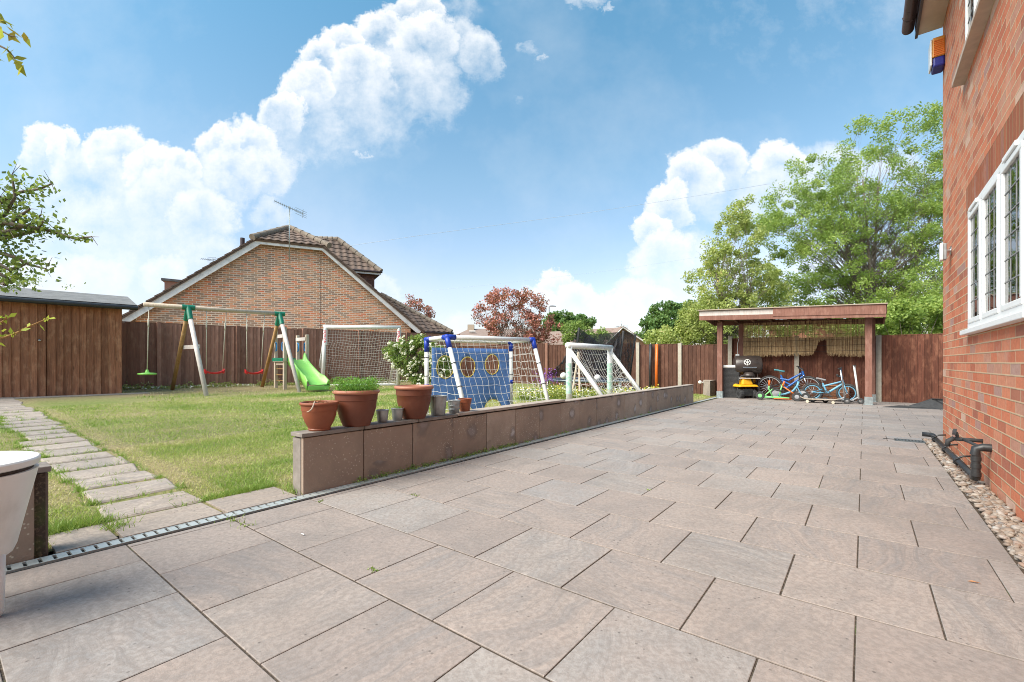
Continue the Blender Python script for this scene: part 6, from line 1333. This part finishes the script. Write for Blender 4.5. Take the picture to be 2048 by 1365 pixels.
# low hipped wing on the right
w0_, w1_, w2_ = P(828, 662, 22.4), P(903, 664, 23.6), P(762, 590, 24.6); w3_ = P(905, 640, 27); 
wv_ = MB(); ex_ = (w1_-w0_); ex_.z = 0; wl_ = ex_.length; ex_.normalize(); q0_ = Vector((w0_.x, w0_.y, w0_.z)); ridge_ = w2_; dvec = ridge_-q0_; upv = dvec-ex_*dvec.dot(ex_); Ln = upv.length; upv.normalize(); nr_ = ex_.cross(upv); nr_ = nr_ if nr_.z > 0 else -nr_; xr = dvec.dot(ex_)
x0_ = min(0, xr)-.2; o0 = q0_+ex_*x0_; xt = xr-x0_; xw = wl_-x0_
tiles(wv_, o0, ex_, upv, nr_, xw+.1, Ln, lambda x, y: x < xw-(xw-xt)*y/Ln and x > 0, course=.32, pitch=.30, wave=.018, step=.03); wv_.build('wing_roof', M_tile, nh)
wv_ = MB(); cE = q0_+ex_*wl_; wv_.poly([o0-nr_*.03, cE-nr_*.03, ridge_-nr_*.03]); back_ = cE-Vector((ex_.y*-1, ex_.x, 0))*-6; wv_.poly([cE-nr_*.03, cE+gb*7, ridge_+gb*4]); wv_.poly([cE-nr_*.03, ridge_+gb*4, ridge_-nr_*.03]); wv_.build('wing_deck', M_tile, nh)
wv_ = MB(); b0_, b1_ = q0_-ex_*1-gb*-.2, cE-ex_*.15+gb*.2; 
wv_.poly([Vector((b0_.x, b0_.y, -.1)), Vector((b1_.x, b1_.y, -.1)), Vector((b1_.x, b1_.y, w0_.z)), Vector((b0_.x, b0_.y, w0_.z))], [(0, 0), (4, 0), (4, 2.4), (0, 2.4)]); b2_ = b1_+gb*6; wv_.poly([Vector((b1_.x, b1_.y, -.1)), Vector((b2_.x, b2_.y, -.1)), Vector((b2_.x, b2_.y, w0_.z)), Vector((b1_.x, b1_.y, w0_.z))], [(0, 0), (6, 0), (6, 2.4), (0, 2.4)]); wv_.build('wing_wall', M_brN, nh)
wv_ = MB(); wv_.tube([q0_-ex_*.2-Vector((0, 0, .05)), cE+ex_*.1-Vector((0, 0, .05))], .06, 8); wv_.build('gutter', M_brownp, nh, smooth=True); wv_ = MB(); wv_.bar(q0_-Vector((0, 0, .17))+gb*.04, cE-Vector((0, 0, .17))+gb*.04, .02, .14); wv_.build('wing_fascia', M_barge, nh)
rg = MB()
for i in range(14): rg.tube([cE.lerp(ridge_, i/14)+nr_*.03, cE.lerp(ridge_, (i+1.04)/14)+nr_*.03], [.13, .11], 10)
rg.build('wing_ridge', M_ridge, nh, smooth=True, auto=40)
m = MB(); kx = rayk(640, 0); m.bar(N(kx, -.006, .5), N(kx, -.006, 5.7), .015, .008); m.build('movement_joint', simple('mastic', (.12, .08, .06), (.1, .07, .05), 3, .8), nh)
# flue and flat dormer on the left slope
q = P(485, 492, 19.5); m = MB(); m.tube([q-Vector((0, 0, .4)), q+Vector((0, 0, .33))], .09, 12); m.build('flue', M_brownp, nh, smooth=True, auto=40)
m = MB(); a, b = P(329, 588, 19.5), P(385, 588, 20.2); a2_, b2_ = a+gb*2, b+gb*2; zt = 1+(HY-562)*19.5/F
m.hexa([Vector((p.x, p.y, 2.6)) for p in (a, b, b2_, a2_)], [Vector((p.x, p.y, zt)) for p in (a, b, b2_, a2_)]); m.build('box_dormer', simple('pink_render', (.42, .22, .16), (.36, .2, .14), 4, .8), nh)
m = MB(); m.hexa([Vector((p.x, p.y, zt))+o_ for p, o_ in ((a, -gd*.1-gb*.1), (b, gd*.1-gb*.1), (b2_, gd*.1), (a2_, -gd*.1))], [Vector((p.x, p.y, zt+.10))+o_ for p, o_ in ((a, -gd*.1-gb*.1), (b, gd*.1-gb*.1), (b2_, gd*.1), (a2_, -gd*.1))]); m.build('dormer_cap', M_felt, nh)
# TV aerials
def aerial(px, pyb, pyt, Y, tip, label, mast_r=.02, n=12):
    b, t = P(px, pyb, Y), P(px, pyt, Y); root = thing('tv_aerial', label, 'aerial', b); m = MB(); m.tube([b, t], mast_r, 8); m.build('mast', M_steel, root, smooth=True)
    a_, e_ = P(tip[0], tip[1], Y-.3), P(tip[2], tip[3], Y+.2); m = MB(); m.tube([a_, e_], .013, 6); d_ = (e_-a_).normalized(); x_ = d_.cross(Vector((0, 0, 1))).normalized()
    for i in range(n): c_ = a_.lerp(e_, .03+.8*i/n); m.tube([c_-x_*.09-Vector((0, 0, .03)), c_+x_*.09+Vector((0, 0, .03))], .006, 4)
    for z_ in (-.12, -.04, .04, .12): m.tube([e_-x_*.2+Vector((0, 0, z_)), e_+x_*.2+Vector((0, 0, z_))], .008, 4); m.tube([e_+Vector((0, 0, z_))-d_*.3, e_+Vector((0, 0, z_))+d_*.15], .007, 4)
    m.tube([e_-Vector((0, 0, .14)), e_+Vector((0, 0, .14))], .008, 4); m.build('antenna', M_steel, root); return root
aerial(579, 520, 413, 18.9, (548, 402, 606, 428), 'tall television aerial on a mast fixed to the brick gable', .022)
aerial(426, 520, 521, 23, (402, 518, 428, 521), 'distant small television aerial showing over the left roof slope', .01, 6)
# ==================================================================== DISTANT HOUSES
def far_house(label, pts_front, z0px, ridge, Y, depth, wallm=M_brF, barge=False):
    pass
# gable house (white barge) 1120-1300
fh = thing('distant_house', 'distant brick house with white-edged gable and long tiled roof behind the trampoline', 'house', Vector((3, 30, 0))); Yf = 29.0
g0, g1, g2 = P(1212, 686, Yf), P(1296, 692, Yf), P(1243, 656, Yf); m = MB()
m.poly([Vector((g0.x, g0.y, 0)), Vector((g1.x, g1.y, 0)), g1, g2, g0], [(g0.x, 0), (g1.x, 0), (g1.x, g1.z), (g2.x, g2.z), (g0.x, g0.z)])
l0 = P(1115, 690, Yf+1.5); m.poly([Vector((l0.x, l0.y, 0)), Vector((g0.x, g0.y+1.5, 0)), Vector((g0.x, g0.y+1.5, g0.z)), l0], [(0, 0), (4, 0), (4, 2), (0, 2)]); m.build('wall', M_brF, fh)
for a, b in ((g0, g2), (g2, g1)): m = MB(); m.bar(a-Vector((0, .3, 0))+(a-b)*.08, b-Vector((0, .3, 0)), .05, .22, up=(0, 1, 0)); m.build('bargeboard', M_barge, fh)
m = MB(); r0, r1 = P(1098, 664, Yf+5), P(1243, 655, Yf+2.0); M_tf = simple('pinkish_roof_tile', (.22, .15, .12), (.30, .22, .18), 6, .9, bump=.4)
lo0, lo1 = P(1085, 690, Yf+1.2), P(1236, 689, Yf+1.0); m.poly([lo0, lo1, r1, r0]); m.poly([r0, r1, r1+Vector((0, 6, -2.2)), r0+Vector((0, 6, -2.2))]); m.hexa([g2-Vector((0, .35, 0)), g1+(g1-g2)*.1-Vector((0, .35, 0)), g1+(g1-g2)*.1+Vector((0, 7, 0)), g2+Vector((0, 7, 0))], [p+Vector((0, 0, .1)) for p in (g2-Vector((0, .35, 0)), g1+(g1-g2)*.1-Vector((0, .35, 0)), g1+(g1-g2)*.1+Vector((0, 7, 0)), g2+Vector((0, 7, 0)))])
m.hexa([g0+(g0-g2)*.1-Vector((0, .35, 0)), g2-Vector((0, .351, 0)), g2+Vector((0, 7, 0)), g0+(g0-g2)*.1+Vector((0, 7, 0))], [p+Vector((0, 0, .1)) for p in (g0+(g0-g2)*.1-Vector((0, .35, 0)), g2-Vector((0, .351, 0)), g2+Vector((0, 7, 0)), g0+(g0-g2)*.1+Vector((0, 7, 0)))]); m.build('roof', M_tf, fh)
aerial(1243, 656, 642, 30, (1232, 653, 1252, 656), 'little television aerial on the ridge of the distant gabled house', .02, 5)
# row of houses behind the copper tree
fh = thing('distant_house', 'distant row of tiled roofs with rooflights behind the copper tree', 'house', Vector((-1, 36, 0))); Yf = 36
m = MB(); a, b, c_, d_ = P(905, 674, Yf), P(1120, 674, Yf), P(1105, 658, Yf+4), P(938, 658, Yf+4); m.poly([a, b, c_, d_]); m.poly([a, d_, a+Vector((0, 8, 0))]); m.poly([d_, c_, c_+Vector((0, 4, -2)), d_+Vector((0, 4, -2))]); m.build('roof', M_tf, fh)
m = MB(); a3, b3 = P(910, 674, Yf+.3), P(1118, 674, Yf+.3); m.poly([Vector((a3.x, a3.y, 0)), Vector((b3.x, b3.y, 0)), b3, a3], [(0, 0), (9, 0), (9, 3), (0, 3)]); m.build('wall', M_brF, fh)
m = MB(); c1 = P(942, 665, Yf+3.4); m.box(c1, (.55, .55, 1.3)); m.build('chimney', M_brF, fh)
for px in (945, 982): m = MB(); c1 = P(px, 667, Yf+1.7); m.box(c1, (.5, .08, .5), Matrix.Rotation(R(45), 3, 'X')); m.build('rooflight', M_white, fh)
fh = thing('distant_house', 'bit of orange-brown brick house glimpsed through the reed screen and trees', 'house', P(1650, 690, 26)); m = MB(); a, b = P(1636, 700, 26), P(1700, 700, 26)
a.z = b.z = 0; m.hexa([a, b, b+Vector((0, 5, 0)), a+Vector((0, 5, 0))], [p+Vector((0, 0, 3.2)) for p in (a, b, b+Vector((0, 5, 0)), a+Vector((0, 5, 0)))]); m.build('wall', simple('distant_orange_brick', (.40, .17, .10), (.33, .13, .08), 8, .9), fh)
m = MB(); e_ = [p+Vector((0, 0, 3.2)) for p in (a-Vector((.3, .3, 0)), b+Vector((.3, -.3, 0)), b+Vector((.3, 5.3, 0)), a+Vector((-.3, 5.3, 0)))]; tp2 = (e_[0]+e_[1]+e_[2]+e_[3])/4+Vector((0, 0, 1.2))
for i in range(4): m.poly([e_[i], e_[(i+1) % 4], tp2])
m.build('roof', M_tile, fh)
# street lamp and overhead wires
lp = thing('street_lamp', 'distant grey street lamp rising over the copper tree', 'street lamp', P(1098, 700, 40)); m = MB(); t_ = P(1098, 614, 40); b_ = Vector((t_.x, t_.y, 0)); m.tube([b_, t_], [.11, .07], 8); m.build('pole', M_grey, lp, smooth=True)
m = MB(); m.tube([t_, t_+Vector((.25, 0, .10)), t_+Vector((.55, 0, .05))], .045, 8); m.hexa([t_+Vector(v_) for v_ in ((.1, -.1, 0), (.62, -.1, .0), (.62, .1, .0), (.1, .1, 0))], [t_+Vector(v_) for v_ in ((.1, -.1, .1), (.62, -.1, .06), (.62, .1, .06), (.1, .1, .1))]); m.build('lamp_head', M_grey, lp)
def wire(pts, Y0, Y1, r_, label):
    q = [P(x, y, Y0+(Y1-Y0)*i/(len(pts)-1)) for i, (x, y) in enumerate(pts)]; m = MB(); m.tube(q, r_, 5); o = m.build('overhead_wire', simple('grey_wire', (.5, .56, .62), (.45, .5, .56), 2, .8), smooth=True); tag(o, label, 'wire')
wire([(700, 492), (850, 470), (1000, 450), (1150, 430), (1300, 407), (1420, 388), (1540, 368)], 22, 30, .008, 'thin overhead wire running from the neighbour roof up to the tall tree')
wire([(780, 590), (950, 573), (1100, 556), (1250, 538), (1400, 514), (1520, 496)], 40, 44, .006, 'fainter lower overhead wire far behind the copper tree')
# ==================================================================== TREES
tree('robinia_tree', 'tallest light green feathery tree rising behind the shelter beside the house', 'tree', 19.5, 1745, 0, [(1800, 330, 120, 120), (1640, 400, 80, 110), (1700, 480, 170, 110), (1600, 500, 75, 120), (1830, 480, 110, 150), (1760, 600, 110, 60), (1620, 590, 90, 50), (1950, 420, 110, 170), (1560, 420, 40, 50)], 560, 175, .12, M_leafA, clump_r=.46, trunk_r=.17, depth=2.2, trunks=6, aspect=.42, fork=.3)
tree('robinia_tree', 'feathery green tree partly behind the house corner, its low boughs over the fence', 'tree', 17.5, 1850, 0, [(1810, 630, 90, 55), (1870, 590, 70, 60), (1740, 640, 60, 32)], 110, 170, .12, M_leafA, clump_r=.42, trunk_r=.12, depth=1.0, trunks=3, aspect=.42)
tree('yellow_green_tree', 'yellow-green tree with seed clusters standing left of the tall tree', 'tree', 19, 1465, 0, [(1478, 440, 34, 40), (1460, 500, 60, 60), (1465, 570, 92, 60), (1440, 640, 90, 55), (1530, 600, 50, 50), (1400, 640, 40, 40)], 280, 120, .11, M_leafB, clump_r=.34, trunk_r=.13, depth=1.4, trunks=3, aspect=.5)
tree('oak_tree', 'dark green round-headed tree beyond the fence right of the distant gable', 'tree', 33, 1335, 0, [(1335, 640, 42, 38), (1375, 640, 40, 34), (1300, 665, 22, 24)], 130, 160, .19, M_leafC, clump_r=.5, trunk_r=.2, depth=2, aspect=.7)
tree('oak_tree', 'mid green tree beside the street lamp over the distant roof', 'tree', 36, 1140, 0, [(1118, 648, 34, 22), (1158, 650, 28, 20)], 90, 130, .19, M_leafC, clump_r=.5, trunk_r=.2, depth=1.5, aspect=.7)
tree('copper_tree', 'spreading copper-red leaved tree behind the blue target goal', 'tree', 22, 1030, 0, [(1020, 600, 55, 24), (985, 630, 34, 32), (1060, 615, 34, 30), (1030, 655, 66, 34), (1085, 660, 38, 32)], 210, 50, .11, M_leafR, clump_r=.30, trunk_r=.12, depth=1.0, aspect=.6, trunks=3, fork=.35)
tree('copper_tree', 'small dusky red tree peeping above the neighbour wing roof', 'tree', 29, 830, 0, [(818, 612, 28, 20), (862, 628, 16, 14)], 26, 70, .13, M_leafR, clump_r=.38, trunk_r=.09, depth=.6, aspect=.55)
bush('leafy_shrub', 'yellow-green shrub showing over the fence left of the shelter', 'shrub', [(1345, 675, 50, 24), (1385, 660, 34, 30), (1440, 670, 40, 30)], 20, 60, .13, M_leafB, .8, per=170, r=.40, base_z=0)
bush('leafy_shrub', 'loose green shrub behind the black trampoline net', 'shrub', [(1150, 668, 26, 22), (1195, 672, 32, 20)], 21, 34, .13, M_leafD, .6, per=110, r=.32, base_z=0)
bush('leafy_shrub', 'bright green feathery bush over the fence at the right of the shelter', 'shrub', [(1800, 640, 60, 35), (1860, 640, 50, 40), (1760, 655, 30, 20)], 15.5, 50, .11, M_leafA, .5, per=260, r=.36, base_z=0)
bush('leafy_shrub', 'leafy shrub seen through the reed screen above the fence', 'shrub', [(1530, 665, 40, 28), (1600, 668, 45, 28), (1700, 660, 50, 30)], 19, 55, .12, M_leafB, .6, per=110, r=.36, base_z=0)
# rose bush with cream flowers
rbz = .2; rr_, C_r = bush('rose_bush', 'cream flowering rose bush between the large white goal and the blue goal', 'shrub', [(812, 718, 32, 34), (848, 704, 32, 32), (880, 725, 34, 32), (782, 704, 12, 22), (855, 742, 38, 26), (820, 684, 34, 12), (850, 760, 30, 12)], 15.8, 210, .075, M_leafD, .35, per=90, r=.20, base_z=rbz)
fl = []
for _ in range(150):
    c_ = C_r[rng.integers(len(C_r))]; c0 = Vector(c_)+Vector((random.gauss(0, .1), -.22-random.random()*.15, random.gauss(0, .08))); rad = random.uniform(.035, .065)
    for _ in range(14): d_ = Vector(rng.normal(size=3)).normalized()*rad*random.uniform(.4, 1); fl.append(tuple(c0+d_))
fl = np.array(fl); np_mesh('blossom', leaf_verts(fl, .06, .8), None, 4, rng.normal(.6, .25, len(fl)), M_petal, rr_)
# flower border behind the wall
fb_ = []; fy = []; fw_ = []; tn_ = []
for _ in range(15000):
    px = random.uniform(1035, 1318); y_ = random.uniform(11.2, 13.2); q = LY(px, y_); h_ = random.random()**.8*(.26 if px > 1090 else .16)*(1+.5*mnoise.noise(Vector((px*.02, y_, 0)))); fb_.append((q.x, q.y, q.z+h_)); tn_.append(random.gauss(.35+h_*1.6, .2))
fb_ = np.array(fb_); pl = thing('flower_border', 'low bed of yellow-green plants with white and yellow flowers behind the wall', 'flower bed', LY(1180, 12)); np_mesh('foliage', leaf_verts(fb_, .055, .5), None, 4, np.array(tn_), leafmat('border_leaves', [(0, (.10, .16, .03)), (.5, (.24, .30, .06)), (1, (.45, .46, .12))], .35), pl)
sel = fb_[rng.random(len(fb_)) < .05]+np.array([0, -.02, .05]); tag(np_mesh('white_flowers', leaf_verts(sel, .05, .9), None, 4, rng.normal(.7, .2, len(sel)), M_petal, pl), kind='stuff'); sel = fb_[rng.random(len(fb_)) < .05]+np.array([0, 0, .06]); tag(np_mesh('yellow_flowers', leaf_verts(sel, .045, .9), None, 4, rng.normal(.6, .2, len(sel)), M_petY, pl), kind='stuff')
# purple flowers left of the trampoline
q = LY(1092, 12.4); pf = thing('purple_flowers', 'clump of tall purple flower spikes by the collapsed net', 'plant', q); pc, gc = [], []
for _ in range(26):
    b_ = q+Vector((random.gauss(0, .22), random.gauss(0, .1), 0)); h_ = random.uniform(.45, .8)
    for k in range(26): t = k/26; (pc if t > .55 else gc).append((b_.x+random.gauss(0, .02), b_.y+random.gauss(0, .02), b_.z+h_*t))
pc, gc = np.array(pc), np.array(gc); tag(np_mesh('flowers', leaf_verts(pc, .045, .7), None, 4, rng.normal(.5, .3, len(pc)), M_petP, pf), kind='stuff'); np_mesh('foliage', leaf_verts(gc, .06, .4), None, 4, rng.normal(.5, .2, len(gc)), M_leafD, pf)
# daisies and litter along the fence foot
dp = []
for _ in range(420):
    k = random.choice([random.uniform(-.5, 3.2), random.uniform(7.2, 9.5)]); p = fp(k)+Vector((FLD.y, -FLD.x, 0))*abs(random.gauss(.35, .3)); dp.append((p.x, p.y, lz(p.x, p.y)+.05))
dp = np.array(dp); tag(np_mesh('daisies', leaf_verts(dp, .045, .9), None, 4, rng.normal(.7, .2, len(dp)), M_petal, loc=Vector((0, 0, 0))), kind='stuff')
# grasses and low weeds at the foot of the shed and fence
gw = []
for _ in range(5200):
    k = random.uniform(-1.0, 9.8); p = fp(k)+Vector((FLD.y, -FLD.x, 0))*abs(random.gauss(.12, .16)); gw.append((p.x, p.y, lz(p.x, p.y)+abs(random.gauss(0, .07 if mnoise.noise(Vector((k*1.5, 0, 0))) > 0 else .03))))
gw = np.array(gw); tag(np_mesh('fence_foot_weeds', leaf_verts(gw, .07, .35), None, 4, rng.normal(.6, .25, len(gw)), M_blade, loc=Vector((0, 0, 0))), kind='stuff')
# fruit tree at the left edge: trunk stands outside the frame
def twig_tree():
    Y = 5.0; base = Vector((-8.1, 5.6, .05)); root = thing('fruit_tree', 'dark-leaved fruit tree whose branches reach in from the left edge over the shed', 'tree', base); tm_, bm2 = MB(), MB()
    hub = Vector((-7.2, 5.2, 2.0)); tm_.tube([base-Vector((0, 0, .1)), base.lerp(hub, .5)+Vector((.05, 0, .1)), hub], [.10, .085, .06], 10); tm_.build('trunk', M_bark, root, smooth=True); L1, T1_, n1 = [], [], 0
    specs = [[(-120, 470), (-20, 440), (40, 452), (100, 462), (150, 478), (184, 474)], [(-120, 470), (-30, 420), (10, 400), (40, 385), (80, 378), (104, 368)], [(-120, 500), (-20, 500), (30, 515), (60, 530), (92, 538)], [(-120, 460), (-30, 450), (10, 430), (30, 395), (24, 350)], [(-120, 480), (-20, 470), (20, 462), (60, 450), (82, 430)], [(-120, 520), (-30, 540), (0, 548), (20, 560)], [(-120, 470), (-20, 480), (40, 470), (75, 462), (88, 440)], [(-120, 450), (-40, 410), (0, 395), (20, 400)], [(-120, 500), (-20, 520), (20, 540), (50, 530)], [(-120, 480), (-10, 455), (30, 440), (60, 418)], [(-60, 640), (-10, 560), (10, 570), (16, 560)]]
    for sp_ in specs:
        pts = [hub]+[P(x, y, Y+random.uniform(-.15, .15)) for x, y in sp_[1:]]; rr = [.03*(1-i/len(pts))+.003 for i in range(len(pts))]; bm2.tube(pts, rr, 5, cap=False)
        for i in range(1, len(pts)-1):
            n_ = int((pts[i+1]-pts[i]).length/.016); dens = 1.35 if pts[i].x < P(70, 0, 5).x else .8
            for k in range(int(n_*dens*2.5)):
                t = random.random(); s_ = .10 if pts[i].x < P(60, 0, 5).x else .035; L1.append(tuple(pts[i].lerp(pts[i+1], t)+Vector((random.gauss(0, s_), random.gauss(0, s_), random.gauss(0, s_*.8))))); T1_.append(random.gauss(.4, .2)+(.25 if i > len(pts)-3 else 0))
        for _ in range(4): p0_ = pts[-1]; i = random.randrange(2, len(pts)) if len(pts) > 2 else 1; a_ = pts[i]; e_ = a_+Vector((random.uniform(0, .1), random.gauss(0, .05), random.uniform(-.1, .15))); bm2.tube([a_, e_], [.004, .002], 4, cap=False)
    bm2.build('branches', M_bark, root, smooth=True); L1 = np.array(L1); np_mesh('crown', leaf_verts(L1, .062, .55, (.25, 0, -.25)), None, 4, np.array(T1_), M_leafF, root)
twig_tree()
def sprig(label, spec, Y, leaf, n, spread, mat, base, aspect=.45, dr_=(.5, 0, -.1), tint=.6):
    root = thing('leafy_shrub', label, 'shrub', base); m = MB(); LP = []
    for sp_ in spec:
        pts = [Vector(base)+Vector((0, 0, .0)), Vector(base).lerp(P(*sp_[0], Y), .6)+Vector((0, 0, .1))]+[P(x, y, Y) for x, y in sp_]; m.tube(pts, [.012]*2+[.005]*(len(pts)-3)+[.002], 5, cap=False)
        for i in range(2, len(pts)-1):
            for k in range(n): LP.append(tuple(pts[i].lerp(pts[i+1], (k+.5)/n)+Vector((random.gauss(0, spread), random.gauss(0, spread), random.gauss(0, spread)))))
        LP.append(tuple(pts[-1]))
    m.build('stems', M_treat, root, smooth=True); LP = np.array(LP); np_mesh('foliage', leaf_verts(LP, leaf, aspect, dr_), None, 4, rng.normal(tint, .2, len(LP)), mat, root)
sprig('bright green young leafy spray in front of the shed at the left edge', [[(-30, 690), (5, 676), (30, 668), (60, 653), (96, 637)], [(-30, 680), (-5, 650), (8, 642), (14, 634)], [(-30, 670), (-8, 668), (6, 672)]], 2.3, .042, 4, .012, M_leafY, Vector((-3.2, 2.4, 0)))
root = thing('acer_branch_tree', 'yellow-green lobed leaves hanging in at the top left corner', 'tree', Vector((-3.4, 2.2, 0))); m = MB(); q0_ = P(-60, 40, 1.9); m.tube([Vector((-3.4, 2.2, 0)), Vector((-3.2, 2.1, 1.4)), q0_], [.04, .03, .012], 8); m.build('trunk', M_bark, root, smooth=True)
m = MB(); LP = []
for sp_ in ([(-60, 40), (-10, 55), (20, 72), (36, 75)], [(-60, 40), (-15, 85), (15, 100), (26, 112), (36, 130)], [(-60, 40), (-10, 30), (2, 38), (12, 48)], [(-60, 60), (-20, 108), (0, 114)]):
    pts = [P(x, y, 1.9) for x, y in sp_]; m.tube(pts, [.006*(1-.8*i/(len(pts)-1)) for i in range(len(pts))], 5, cap=False)
    for i in range(1, len(pts)):
        for _ in range(3): LP.append(tuple(pts[i]+Vector((random.gauss(0, .012), random.gauss(0, .015), random.gauss(0, .012)))))
m.build('branches', M_bark, root); LP = np.array(LP); np_mesh('crown', leaf_verts(LP, .055, .5, (.4, 0, -.7)), None, 4, rng.normal(.55, .25, len(LP)), leafmat('turning_leaves', [(0, (.16, .18, .02)), (.6, (.38, .36, .03)), (1, (.55, .30, .04))], .5), root)
bush('leafy_shrub', 'pale twiggy foliage showing just above the shed roof', 'shrub', [(30, 555, 34, 14), (60, 562, 12, 10), (124, 572, 5, 6)], 14.5, 26, .07, M_leafD, .3, per=28, r=.22, base_z=.2)
for px, py, sz, mt, nm, lab in ((1948, 1167, .022, M_orange, 'fallen_leaf', 'small orange dead leaf lying on the paving near the pebbles'), (605, 1071, .02, M_white, 'fallen_petal', 'tiny white petal lying on a slab near the wall end')):
    q = G(px, py)+Vector((0, 0, .004)); m = MB(); m.add([q+V*(-sz), q+U*.006+V*(-sz*.3)+Vector((0, 0, .005)), q+V*sz+Vector((0, 0, .003)), q-U*.006+V*(sz*.2)+Vector((0, 0, .006))], [(0, 1, 2, 3)]); o = m.build(nm, simple('dead_leaf', (.42, .2, .09), (.35, .15, .06), 9, .8) if mt is M_orange else mt, solid=.001); tag(o, lab, 'leaf' if nm == 'fallen_leaf' else 'petal')
print('OBJECTS', len(scene.objects), 'POLYS', sum(len(o.data.polygons) for o in scene.objects if o.type == 'MESH'))
